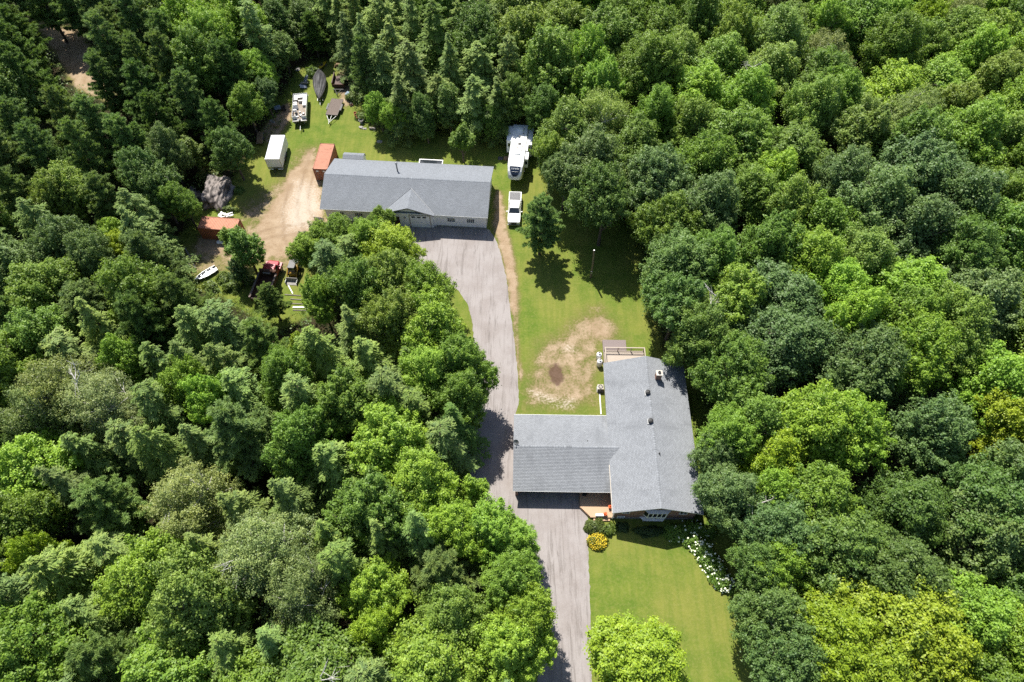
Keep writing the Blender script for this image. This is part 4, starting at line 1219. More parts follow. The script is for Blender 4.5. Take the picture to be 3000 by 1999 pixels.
# ---------------------------------------------------------------- small aluminium boat, left
T = thing('rowing_boat', 'small upturned-bow aluminium rowing boat lying in the weeds at far left', 'boat', (-45.9, 62.9, 0), 133)
secs = []
for y, w, z in ((-1.7, 0.5, 0.5), (-1.0, 0.62, 0.52), (0.2, 0.62, 0.55), (1.2, 0.4, 0.62), (1.8, 0.05, 0.72)):
    secs.append([(-w, y, z), (-w * 0.85, y, 0.15), (0, y, 0.06), (w * 0.85, y, 0.15), (w, y, z), (w * 0.93, y, z), (w * 0.78, y, 0.2), (0, y, 0.12), (-w * 0.78, y, 0.2), (-w * 0.93, y, z)])
MB().loft(secs).build('hull', 'aluminium', T)
for y in (-1.2, -0.3, 0.6):
    MB().box(-0.52, 0.52, y, y + 0.24, 0.36, 0.40).build('seat', 'aluminium', T)
MB().poly([(-0.38, 1.2, 0.63), (0.38, 1.2, 0.63), (0.04, 1.8, 0.74), (-0.04, 1.8, 0.74)]).build('bow_deck', 'gel_white', T)
MB().tube([(-0.1, -1.72, 0.55), (-0.1, -2.3, 0.62)], 0.04, 6).build('tiller', 'black_metal', T)

# ---------------------------------------------------------------- timbers and junk
def beam(name, label, cat, p0, p1, w, h, mat, z=0.0, group=None):
    a, b_ = Vector((*p0, z)), Vector((*p1, z))
    d = b_ - a
    o = MB()
    L = d.length
    o.loft([rsec(w / 2 * (1 + 0.06 * math.sin(i * 2.1)), 0, h * (1 + 0.05 * math.cos(i * 1.7)), L * i / 6, 0.025, 1) for i in range(7)])
    ob = o.build(name, mat, None, tuple(a), math.degrees(math.atan2(d.y, d.x)) - 90)
    return tag(ob, label, cat, group)
beam('timber_beam', 'longer weathered timber beam on the grass left of rowing boat', 'beam', (-50.55, 68.1), (-47.9, 64.1), 0.26, 0.24, 'wood_grey', group='timber beams at the far left')
beam('timber_beam', 'shorter pale timber beam alongside the longer one at left', 'beam', (-50.85, 67.2), (-48.9, 64.6), 0.30, 0.16, 'wood_grey', group='timber beams at the far left')
beam('scrap_board', 'white board leaning across the ground in front of loader bucket', 'board', (-33.35, 61.0), (-32.45, 59.5), 0.16, 0.06, 'white_paint')
for i, (p0, p1, lab) in enumerate((((-33.6, 59.3), (-31.2, 59.1), 'topmost grey pole in the scrap lumber below the loader'), ((-32.6, 58.5), (-30.3, 58.3), 'second grey pole down in the scrap lumber below the loader'),
        ((-32.9, 57.7), (-30.6, 57.6), 'third grey pole down in the scrap lumber below the loader'), ((-32.0, 57.0), (-29.7, 57.05), 'pale plank low in the scrap lumber by the grove'), ((-31.9, 56.5), (-30.0, 56.45), 'lowest grey pole in the scrap lumber by the grove'))):
    beam('scrap_pole', lab, 'pole', p0, p1, 0.14 + 0.1 * (i == 3), 0.12, 'white_paint' if i == 3 else 'wood_grey', group='scrap lumber beside the grove')
# steel slatted rack by the workshop corner
T = thing('steel_rack', 'black steel slatted rack standing on sand by workshop left corner', 'rack', (-31.3, 73.7, 0), -6)
fr = MB()
for x in (0.0, 1.15):
    fr.tube([(x, 0.0, 0.0), (x, 0.02, 1.0)], 0.035, 6).tube([(x, 0.0, 0.05), (x, 0.75, 0.05)], 0.035, 6).tube([(x, 0.75, 0.05), (x, 0.05, 0.5)], 0.025, 6)
fr.build('frame', 'black_metal', T)
me = unit_box('slat', 'black_metal')
for i in range(7):
    piece('slat', me, T, (0.08 + i * 0.166, 0.01, 0.72), (0.045, 0.03, 0.52))
for z in (0.44, 1.0):
    piece('rail', me, T, (0.575, 0.01, z), (1.2, 0.05, 0.06))
for i in range(4):
    piece('rail', me, T, (0.575, 0.12 + i * 0.19, 0.06), (1.1, 0.05, 0.05))
# rock outcrop
def rock(name, label, loc, s, seed, mat='rock', n=26, m_=18, group=None):
    rg = np.random.default_rng(seed)
    k = rg.normal(size=(7, 3)); ph = rg.uniform(0, 6.28, 7)
    mb = MB()
    rows = []
    for i in range(m_ + 1):
        th = math.pi * 0.56 * i / m_
        row = []
        for j in range(n):
            a = 2 * math.pi * j / n
            d = np.array([math.sin(th) * math.cos(a), math.sin(th) * math.sin(a), math.cos(th)])
            r_ = 1 + 0.09 * sum(math.sin(2.2 * float(d @ k[q]) + ph[q]) for q in range(4)) + 0.035 * sum(math.sin(6.5 * float(d @ k[q]) + ph[q]) for q in range(7))
            f = lambda c: math.copysign(abs(c) ** 0.72, c)
            row.append((s[0] * r_ * f(d[0]), s[1] * r_ * f(d[1]), s[2] * r_ * f(d[2])))
        rows.append(row)
    mb.loft(rows, cap=False)
    o = mb.build(name, mat, None, loc, smooth=False)
    return tag(o, label, 'rock', group)
rock('rock_outcrop', 'large grey-brown bedrock boulder at the edge of left woods', (-47.9, 79.3, 0.0), (2.3, 3.3, 1.7), 3, n=40, m_=26)
rock('rock_outcrop', 'dark shaded rock face just left of the large boulder', (-51.6, 77.5, 0.0), (1.0, 2.8, 1.3), 5)
for i, (x, y, s, lab) in enumerate(((-42.6, 97.3, 0.35, 'pale fieldstone beside ferns left of the pontoon boat'), (-42.2, 96.9, 0.25, 'small grey fieldstone next to pale one left of pontoon boat'),
        (-26.5, 95.5, 0.42, 'pale garden rock in front of the stone urn'), (-25.9, 95.2, 0.32, 'small pale garden rock right of the stone urn'), (-22.9, 91.9, 0.4, 'flat pale stone lying alone on the lawn behind workshop'))):
    rock('fieldstone', lab, (x, y, -0.02), (s, s * 0.8, s * 0.55), 20 + i, 'concrete', 12, 8)
# old engine block and machinery left of the pontoon boat
T = thing('garden_tractor', 'small garden tractor with white hood left of the pontoon boat', 'tractor', (-41.1, 100.2, 0), 20)
MB().loft([rsec(w, 0.5, z, y, 0.08, 2) for y, w, z in ((0.3, 0.3, 0.95), (0.45, 0.36, 1.0), (1.35, 0.36, 0.95), (1.45, 0.3, 0.85))]).build('hood', 'blue_plastic', T, rz=90)
MB().box(-0.4, 0.3, -0.4, 0.4, 0.35, 0.55).build('chassis', 'black_metal', T)
MB().box(-0.1, 0.35, -0.25, 0.25, 0.56, 0.72).box(0.33, 0.42, -0.25, 0.25, 0.6, 1.05).build('seat', 'black_metal', T)
for y in (-0.45, 0.45):
    for x, r_ in ((-1.1, 0.22), (0.25, 0.32)):
        MB().tube([(x, y - 0.09, r_), (x, y + 0.09, r_)], r_, 14).build('wheel', 'rubber', T)
# grey sheet-metal junk near the covered boat
T = thing('scrap_heap', 'heap of folded grey sheet metal in the weeds left of covered boat', 'scrap', (-38.4, 106.3, 0), 0)
for i, (x, y, z, sx, sy, rx, ry, rz_) in enumerate(((0, 0, 0.3, 1.2, 0.8, 10, 15, 20), (0.1, 0.9, 0.45, 1.3, 0.9, -18, 5, 8), (0.2, 1.9, 0.5, 0.9, 1.3, 20, -30, -15), (-0.3, 0.4, 0.2, 0.7, 1.1, 5, -12, 50))):
    MB().obox((x, y, z), (sx, sy, 0.05), (rx, ry, rz_)).build('metal_sheet', 'galvanised' if i % 2 else 'trailer_roof', T)
T = MB().obox((0, 0, 0.06), (0.8, 0.9, 0.12), (0, 0, 5)).obox((0.1, 0.1, 0.17), (0.4, 0.5, 0.1), (0, 0, 5)).build('paving_slab', 'concrete', None, (-40.35, 111.6, 0))
tag(T, 'grey concrete slab alone in the shade behind the yard', 'slab')
T = thing('kayak', 'yellow kayak leaning behind the covered boat', 'kayak', (-35.75, 112.0, 0), -25)
MB().loft([[(w * math.cos(a), y, 0.55 + w * 0.5 * math.sin(a) + 0.05 * y * y * 0.3) for a in (R(60 * k) for k in range(6))] for y, w in ((-1.5, 0.03), (-1.0, 0.24), (0, 0.34), (1.0, 0.24), (1.5, 0.03))]).build('hull', 'kayak_yellow', T)
MB().loft([[(w * math.cos(a), y, 0.72 + 0.04 * math.sin(a)) for a in (R(60 * k) for k in range(6))] for y, w in ((-0.4, 0.05), (-0.2, 0.2), (0.2, 0.2), (0.4, 0.05))]).build('cockpit', 'black_metal', T)
for y in (-0.8, 0.8):
    MB().box(-0.4, 0.4, y - 0.06, y + 0.06, 0, 0.42).build('cradle', 'wood_grey', T)
# firewood behind the box trailer
T = thing('firewood_stack', 'stack of split firewood behind the brown box trailer', 'firewood', (-33.6, 112.3, 0), 4)
lg = MB().tube([(0, -0.22, 0), (0, 0.22, 0)], 0.1, 7).mesh('log', 'wood_tan')
for r_ in range(4):
    for i in range(13 - r_):
        piece('log', lg, T, (0.1 + i * 0.205 + 0.1 * r_, random.uniform(-.04, .04), 0.1 + r_ * 0.175), (1, random.uniform(0.85, 1.15), 1), (0, random.uniform(0, 90), random.uniform(-4, 4)))
# wheelbarrow with a blue tarp load
T = thing('wheelbarrow', 'wheelbarrow with pale blue tray beside the box trailer drawbar', 'wheelbarrow', (-29.85, 103.9, 0), 160)
MB().loft([[(-0.2, -0.35, 0.35), (0.2, -0.35, 0.35), (0.22, 0.3, 0.35), (-0.22, 0.3, 0.35)], [(-0.36, -0.5, 0.68), (0.36, -0.5, 0.68), (0.38, 0.5, 0.72), (-0.38, 0.5, 0.72)]]).build('tray', 'blue_plastic', T)
MB().tube([(-0.2, 0.75, 0.2), (-0.3, -1.1, 0.62)], 0.025, 6).tube([(0.2, 0.75, 0.2), (0.3, -1.1, 0.62)], 0.025, 6).build('handle', 'wood_tan', T)
MB().tube([(-0.05, 0.75, 0.2), (0.05, 0.75, 0.2)], 0.2, 14).build('wheel', 'rubber', T)
for x in (-0.25, 0.25):
    MB().tube([(x, -0.45, 0), (x * 0.8, -0.3, 0.4)], 0.02, 6).build('leg', 'black_metal', T)
T = thing('lawn_mower', 'dark push mower in the weeds right of the flatbed trailer', 'mower', (-29.0, 101.4, 0), -150)
MB().loft([rsec(w, 0.12, z, y, 0.05, 2) for y, w, z in ((-0.35, 0.22, 0.2), (-0.25, 0.27, 0.3), (0.25, 0.27, 0.3), (0.35, 0.2, 0.2))]).build('deck', 'rust', T)
MB().lathe([(0.16, 0.3), (0.16, 0.46), (0.1, 0.52)], n=12).build('engine', 'black_metal', T)
MB().tube([(-0.2, -0.3, 0.25), (-0.2, -1.0, 0.95), (0.2, -1.0, 0.95), (0.2, -0.3, 0.25)], 0.018, 6).build('handle', 'black_metal', T)
for x in (-.28, .28):
    for y in (-.28, .28):
        MB().tube([(x - .03, y, .12), (x + .03, y, .12)], .12, 10).build('wheel', 'rubber', T)
# terracotta pots and urn along the weeds
for i, (x, y, s, lab) in enumerate(((-28.0, 99.0, 0.24, 'topmost terracotta pot in the row by the weeds'), (-27.75, 98.35, 0.28, 'second terracotta pot in the row by the weeds'), (-27.35, 97.75, 0.26, 'third terracotta pot in the row, nearest the stone urn'))):
    o = MB().lathe([(s * 0.6, 0), (s * 0.95, s * 1.5), (s * 1.1, s * 1.5), (s * 1.1, s * 1.8), (s * 0.9, s * 1.8), (s * 0.7, s * 0.6)], n=14).build('terracotta_pot', 'terracotta', None, (x, y, 0))
    tag(o, lab, 'pot', 'terracotta pots by the weeds')
o = MB().lathe([(0.26, 0), (0.28, 0.08), (0.12, 0.16), (0.14, 0.3), (0.38, 0.5), (0.44, 0.72), (0.38, 0.74), (0.3, 0.5)], n=18).build('stone_urn', 'concrete', None, (-26.6, 96.7, 0))
tag(o, 'grey stone garden urn at the end of the pot row', 'urn')
beam('garden_bench_plank', 'pale plank bench in the shade at the wood edge behind workshop', 'bench', (-25.0, 95.15), (-23.9, 94.95), 0.35, 0.4, 'wood_grey')
beam('log_slab', 'rough sawn log slab on bare soil left of the pontoon boat', 'log', (-42.3, 96.3), (-41.1, 95.7), 0.5, 0.2, 'wood_tan')
# lumber cart left of the cargo trailer
T = thing('lumber_cart', 'old wooden cart loaded with brown planks left of cargo trailer', 'cart', (-43.4, 91.0, 0), 8)
MB().box(-0.55, 0.55, 0, 2.6, 0.45, 0.55).build('bed', 'wood_grey', T)
pk = unit_box('plank', 'wood_tan')
for i in range(6):
    piece('plank', pk, T, (-0.42 + i * 0.165, 1.3 + random.uniform(-.2, .2), 0.60 + 0.05 * (i % 2)), (0.15, 2.7, 0.06), (0, 0, random.uniform(-2, 2)))
for i in range(5):
    piece('plank', pk, T, (-0.36 + i * 0.18, 1.2 + random.uniform(-.3, .3), 0.72), (0.14, 2.2, 0.05), (0, 0, random.uniform(-5, 5)))
for x in (-0.65, 0.65):
    MB().tube([(x - 0.06, 1.3, 0.3), (x + 0.06, 1.3, 0.3)], 0.3, 16).build('wheel', 'rubber', T)
# white debris behind and below the left container
T = thing('debris_pile', 'pile of broken white boards behind the crosswise orange container', 'debris', (-45.9, 74.9, 0), 0)
pk = unit_box('board', 'white_paint')
for i in range(11):
    piece('board', pk, T, (random.uniform(-.8, .9), random.uniform(-.5, .5), 0.08 + 0.05 * i), (random.uniform(.7, 1.5), random.uniform(.1, .3), .04), (random.uniform(-14, 14), random.uniform(-14, 14), random.uniform(-60, 60)))
for i, (x, y, s, lab) in enumerate(((-45.55, 69.25, 0.34, 'left white feed bag in front of the crosswise container'), (-44.85, 69.3, 0.38, 'right white feed bag in front of the crosswise container'))):
    o = MB().loft([[(s * w * math.cos(R(a)), y_ * s, s * 0.45 + s * w * 0.5 * math.sin(R(a))) for a in range(0, 360, 30)] for y_, w in ((-1.2, .35), (-.9, .85), (0, 1), (.9, .9), (1.2, .3))]).build('feed_bag', 'white_paint', None, (x, y, 0), 60 + 40 * i)
    tag(o, lab, 'bag', 'feed bags by the container')

# ---------------------------------------------------------------- foliage builders
def faces_mesh(name, corners, tint, mat):
    """corners: (n, k, 3) array of separate k-gons; tint: n values between 0 and 1"""
    n, k = corners.shape[:2]
    me = bpy.data.meshes.new(name)
    me.vertices.add(n * k)
    me.vertices.foreach_set('co', corners.astype(np.float32).ravel())
    me.loops.add(n * k)
    me.loops.foreach_set('vertex_index', np.arange(n * k, dtype=np.int32))
    me.polygons.add(n)
    me.polygons.foreach_set('loop_start', np.arange(0, n * k, k, dtype=np.int32))
    me.polygons.foreach_set('loop_total', np.full(n, k, np.int32))
    a = me.attributes.new('tint', 'FLOAT', 'POINT')
    a.data.foreach_set('value', np.repeat(np.clip(tint, 0, 1), k).astype(np.float32))
    me.materials.append(M[mat])
    me.update()
    return me

def unit(v):
    return v / (np.linalg.norm(v, axis=-1, keepdims=True) + 1e-9)

def leaf_quads(pos, nrm, size, rg, aspect=0.62, fold=0.0):
    """diamond leaves: centre, facing, half length"""
    n = len(pos)
    r = rg.normal(size=(n, 3))
    u = unit(np.cross(nrm, r))
    v = np.cross(nrm, u)
    s = size[:, None]
    return np.stack([pos - u * s, pos - v * s * aspect, pos + u * s - nrm * s * fold, pos + v * s * aspect], 1)

def lobes(rg, n=5, amp=0.16, f=2.4):
    k = rg.normal(size=(n, 3)) * f
    ph = rg.uniform(0, 6.28, n)
    return lambda d: 1 + amp * np.sin(d @ k.T + ph).sum(-1) / math.sqrt(n) * 1.3

def branch_tubes(mb, segs):
    for p0, p1, r0, r1, n in segs:
        mid = (np.array(p0) + np.array(p1)) / 2 + np.array([0, 0, 0.04]) * np.linalg.norm(np.array(p1) - np.array(p0))
        mb.tube([tuple(p0), tuple(mid), tuple(p1)], [r0, (r0 + r1) / 2, r1], n, cap=False)

def broadleaf(seed, H, Rr, base, nc, per, leaf, cr, shoots=0.25, sparse=1.0, flat=0.62, amp=0.16, bark='bark', pale=False):
    """trunk with limbs, crown of many leafy sprays spread through a lobed volume"""
    rg = np.random.default_rng(seed)
    # several sub-crowns, one per main limb, make the uneven outline and the dark gaps between
    nsub = int(rg.integers(7, 11))
    subs = [(np.array([0, 0, base + (H - base) * 0.66]), Rr * 0.55, (H - base) * 0.34)]
    a0 = rg.uniform(0, 6.28)
    for q in range(nsub):
        a = a0 + 2.399 * q + rg.normal(0, 0.2)
        d_ = Rr * rg.uniform(0.42, 0.72)
        tz = rg.uniform(0.28, 0.72)
        s_ = Rr * rg.uniform(0.30, 0.56)
        subs.append((np.array([d_ * math.cos(a), d_ * math.sin(a), base + (H - base) * tz]), s_, s_ * rg.uniform(0.8, 1.25)))
    f = lobes(rg, 6, amp)
    w_ = np.array([s_[1] ** 2 for s_ in subs])
    pick = rg.choice(len(subs), nc * 10, p=w_ / w_.sum())
    cand = unit(rg.normal(size=(nc * 10, 3)) + np.array([0, 0, 0.25]))
    rho = rg.uniform(0.40, 1.15, len(cand)) ** 0.6 * f(cand)
    pts = np.array([subs[q][0] for q in pick]) + cand * rho[:, None] * np.array([[subs[q][1], subs[q][1], subs[q][2]] for q in pick])
    pts = pts[pts[:, 2] > base * 0.9]
    pts[:, 2] = np.minimum(pts[:, 2], H)
    chosen = [0]
    dmin = np.linalg.norm(pts - pts[0], axis=1)
    prio = 0.65 + 0.35 * (pts[:, 2] - base) / (H - base)
    for _ in range(nc - 1):
        i = int(np.argmax(dmin * prio * rg.uniform(0.75, 1.0, len(pts))))
        chosen.append(i)
        dmin = np.minimum(dmin, np.linalg.norm(pts - pts[i], axis=1))
    cen = pts[chosen]
    allp, alln, allt = [], [], []
    mid = np.array([0, 0, base + (H - base) * 0.30])
    for c in cen:
        L_ = cr * rg.uniform(0.55, 1.5)
        n = int(per * (L_ / cr) ** 1.3 * sparse * rg.uniform(0.7, 1.2))
        outw = unit((c - mid)[None])[0]
        ax = unit((outw * 0.7 + np.array([0, 0, 0.25 + shoots]) + rg.normal(size=3) * 0.38)[None])[0]
        s_ = rg.uniform(-0.55, 1.0, n)
        wdt = (0.36 + 0.30 * (1 - shoots)) * L_ * (1.05 - 0.65 * np.clip(s_, 0, 1))
        off = rg.normal(size=(n, 3)) * np.array([1, 1, flat])
        p = c + ax * (s_ * L_)[:, None] + off * (wdt * 0.62)[:, None]
        nn = unit(unit(off) * 0.55 + ax * 0.3 + np.array([0, 0, 0.55]) + rg.normal(size=(n, 3)) * 0.42)
        allp.append(p); alln.append(nn)
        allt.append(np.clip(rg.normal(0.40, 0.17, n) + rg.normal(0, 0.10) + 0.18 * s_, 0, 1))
    p, nn, t = np.concatenate(allp), np.concatenate(alln), np.concatenate(allt)
    size = leaf * rg.uniform(0.6, 1.35, len(p))
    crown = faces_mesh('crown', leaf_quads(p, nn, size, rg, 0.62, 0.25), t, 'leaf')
    tb = MB()
    lean = rg.normal(0, 0.25, 2)
    top = np.array([lean[0], lean[1], base + (H - base) * 0.62])
    rt = 0.022 * H
    tb.tube([(0, 0, -0.3), (lean[0] * .3, lean[1] * .3, base), tuple(top)], [rt, rt * 0.75, rt * 0.25], 9, cap=False)
    segs = []
    nl = 9
    ang = rg.uniform(0, 6.28)
    nodes = []
    for i in range(nl):
        t_ = (i + 1) / (nl + 1)
        z0 = base * 0.8 + (top[2] - base * 0.8) * t_
        a = ang + i * 2.4
        L = Rr * (0.75 - 0.35 * t_)
        p0 = np.array([lean[0] * t_, lean[1] * t_, z0])
        p1 = p0 + np.array([math.cos(a) * L, math.sin(a) * L, (H - z0) * 0.42])
        segs.append((p0, p1, rt * 0.42, rt * 0.12, 5))
        nodes += [p0 + (p1 - p0) * s for s in (0.45, 0.75, 1.0)]
    nodes = np.array(nodes + [top])
    for c in cen[:: (1 if pale else 2)]:
        i = int(np.argmin(np.linalg.norm(nodes - c, axis=1) + (nodes[:, 2] > c[2]) * 1.0))
        segs.append((nodes[i], c, rt * 0.14, rt * 0.05 + (0.012 if pale else 0), 3))
    branch_tubes(tb, segs)
    return crown, tb.mesh('trunk', bark), H, Rr

def pine(seed, H, Rr, base, whorls, leaf=0.38):
    """tall pine: whorled upswept branches carrying feathery tufts of needles"""
    rg = np.random.default_rng(seed)
    tb = MB()
    lean = rg.normal(0, 0.3, 2)
    rt = 0.018 * H
    tb.tube([(0, 0, -0.3), (lean[0] * .5, lean[1] * .5, H * 0.5), (lean[0], lean[1], H * 0.985)], [rt, rt * 0.7, 0.03], 8, cap=False)
    segs, P_, D_, T_ = [], [], [], []
    for w in range(whorls):
        t = (w + rg.uniform(0, 0.6)) / whorls
        z = base + (H - base) * t
        nb = rg.integers(4, 7)
        a0 = rg.uniform(0, 6.28)
        for k in range(nb):
            a = a0 + 6.283 * k / nb + rg.normal(0, 0.25)
            L = Rr * ((1 - t) ** 0.62 * 0.95 + 0.10) * rg.uniform(0.55, 1.15) * (0.72 + 0.5 * min(1, t / 0.25) if t < .25 else 1.0)
            d = np.array([math.cos(a), math.sin(a), 0])
            o = np.array([lean[0] * t, lean[1] * t, z])
            rise = rg.uniform(0.05, 0.32) + 0.35 * t
            tip = o + d * L + np.array([0, 0, L * rise])
            segs.append((o, tip, 0.05 + 0.02 * (1 - t), 0.012, 4))
            m = max(3, int(L * 4.2))
            side = np.array([-d[1], d[0], 0])
            for s in np.linspace(0.30, 1.02, m):
                for q in range(2):
                    off = side * rg.normal(0, 0.30) * (1.15 - s) * L * 0.75
                    P_.append(o + (tip - o) * s + off + np.array([0, 0, rg.normal(0.05, 0.07)]))
                    D_.append(unit((d * 0.8 + off * 0.5 + np.array([0, 0, 0.55]))[None])[0])
                    T_.append(rg.normal(0.45, 0.16))
    for q in range(10):
        P_.append(np.array([lean[0], lean[1], H - q * 0.12])); D_.append(np.array([0, 0, 1.0])); T_.append(0.5)
    P_, D_, T_ = np.array(P_), np.array(D_), np.array(T_)
    nb = 38
    p = np.repeat(P_, nb, 0)
    d = unit(np.repeat(D_, nb, 0) * 0.75 + rg.normal(size=(len(p), 3)) * 0.62)
    ln = leaf * rg.uniform(0.6, 1.2, len(p))[:, None]
    u = unit(np.cross(d, np.array([0, 0, 1.0]) + rg.normal(size=d.shape) * 0.55))
    root = p + rg.normal(0, 0.07, p.shape)
    cor = np.stack([root - u * 0.05, root + u * 0.05, root + d * ln], 1)
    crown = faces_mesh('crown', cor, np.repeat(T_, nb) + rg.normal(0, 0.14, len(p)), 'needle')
    branch_tubes(tb, segs)
    return crown, tb.mesh('trunk', 'bark'), H, Rr

def hemlock(seed, H, Rr, base, levels, droop=0.35, leaf=0.20, power=0.58):
    """narrow conifer: many short boughs of flat drooping sprays"""
    rg = np.random.default_rng(seed)
    tb = MB()
    rt = 0.016 * H
    tb.tube([(0, 0, -0.3), (0.05, 0, H * 0.5), (0.0, 0.08, H)], [rt, rt * 0.65, 0.02], 8, cap=False)
    segs, P_, D_, N_, T_ = [], [], [], [], []
    f = lobes(rg, 6, 0.30, 2.6)
    for w in range(levels):
        t = (w + rg.uniform(0, 1)) / levels
        z = base + (H - base) * t
        nb = rg.integers(5, 8)
        a0 = rg.uniform(0, 6.28)
        for k in range(nb):
            a = a0 + 6.283 * k / nb + rg.normal(0, 0.3)
            d = np.array([math.cos(a), math.sin(a), 0])
            L = (Rr * (1 - t) ** power + 0.15) * rg.uniform(0.50, 1.22) * float(f(np.array([d[0], d[1], t * 3 - 1.5])[None])[0])
            o = np.array([0, 0, z])
            tip = o + d * L + np.array([0, 0, L * (0.22 - droop * rg.uniform(0.4, 1.1))])
            if w % 2 == 0:
                segs.append((o, tip, 0.03, 0.01, 3))
            side = np.array([-d[1], d[0], 0])
            m = max(8, int(L * 46))
            s = rg.uniform(0.22, 1.05, m) ** 0.8
            lat = rg.normal(0, 0.26, m) * (1.2 - s) * L
            sag = -droop * 0.5 * s ** 2 * L * rg.uniform(0.4, 1.0, m) - np.abs(lat) * 0.25
            P_.append(o + (tip - o) * s[:, None] + side * lat[:, None] + np.stack([0 * s, 0 * s, sag + rg.normal(0.02, 0.05, m)], 1))
            dd = d[None] * 0.9 + side[None] * np.sign(lat)[:, None] * 0.75 + rg.normal(0, 0.25, (m, 3)) + np.array([0, 0, -droop * 0.8])
            D_.append(unit(dd))
            N_.append(unit(np.array([0, 0, 1.0]) + d * 0.35 + rg.normal(0, 0.33, (m, 3))))
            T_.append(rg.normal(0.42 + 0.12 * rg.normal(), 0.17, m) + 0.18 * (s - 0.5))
    P_, D_, N_, T_ = map(np.concatenate, (P_, D_, N_, T_))
    V_ = unit(np.cross(N_, D_))
    ln = leaf * rg.uniform(0.6, 1.35, len(P_))[:, None]
    cor = np.stack([P_ - D_ * ln * 0.8, P_ - V_ * ln * 0.30, P_ + D_ * ln, P_ + V_ * ln * 0.30], 1)
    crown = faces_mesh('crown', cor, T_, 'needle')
    branch_tubes(tb, segs)
    return crown, tb.mesh('trunk', 'bark'), H, Rr

PROTO = {
    'm': [broadleaf(101 + i, 13, 4.0, 2.6, 260, 175, 0.115, 0.80, sh, flat=fl, amp=am) for i, (sh, fl, am) in enumerate(((0.35, 0.6, 0.16), (0.15, 0.6, 0.2), (0.5, 0.7, 0.14), (0.25, 0.5, 0.22), (0.1, 0.75, 0.18)))],
    'b': [broadleaf(201 + i, 14, 4.0, 3.0, 260, 150, 0.09, 0.85, 0.2, 1.0, 0.7, 0.2, 'bark_pale', True) for i in range(2)],
    'c': [broadleaf(301 + i, 9, 2.0, 0.8, 140, 120, 0.095, 0.5, 0.45, 1.0, 0.8, 0.12) for i in range(2)],
    'p': [pine(401 + i, 15, 3.6, 3.5, 17 + i) for i in range(3)],
    'h': [hemlock(501 + i, 13, 2.8, 1.4, 32, (0.3, 0.42, 0.22)[i], power=(0.5, 0.62, 0.45)[i]) for i in range(3)],
}
KIND = {'m': ('broadleaf_tree', 'tree'), 'b': ('birch_tree', 'tree'), 'c': ('young_tree', 'tree'), 'p': ('pine_tree', 'tree'), 'h': ('hemlock_tree', 'tree')}
GROUPS = {'m': 'broadleaf trees of the woods', 'b': 'birches of the woods', 'c': 'young trees around the yard', 'p': 'pines of the woods', 'h': 'hemlocks of the woods'}
COLS = {'G': (.148, .250, .038), 'L': (.212, .345, .044), 'Y': (.250, .350, .028), 'D': (.115, .198, .042), 'B': (.130, .212, .064),
        'O': (.185, .278, .052), 'S': (.198, .256, .088), 'P': (.165, .250, .074), 'H': (.198, .290, .078)}
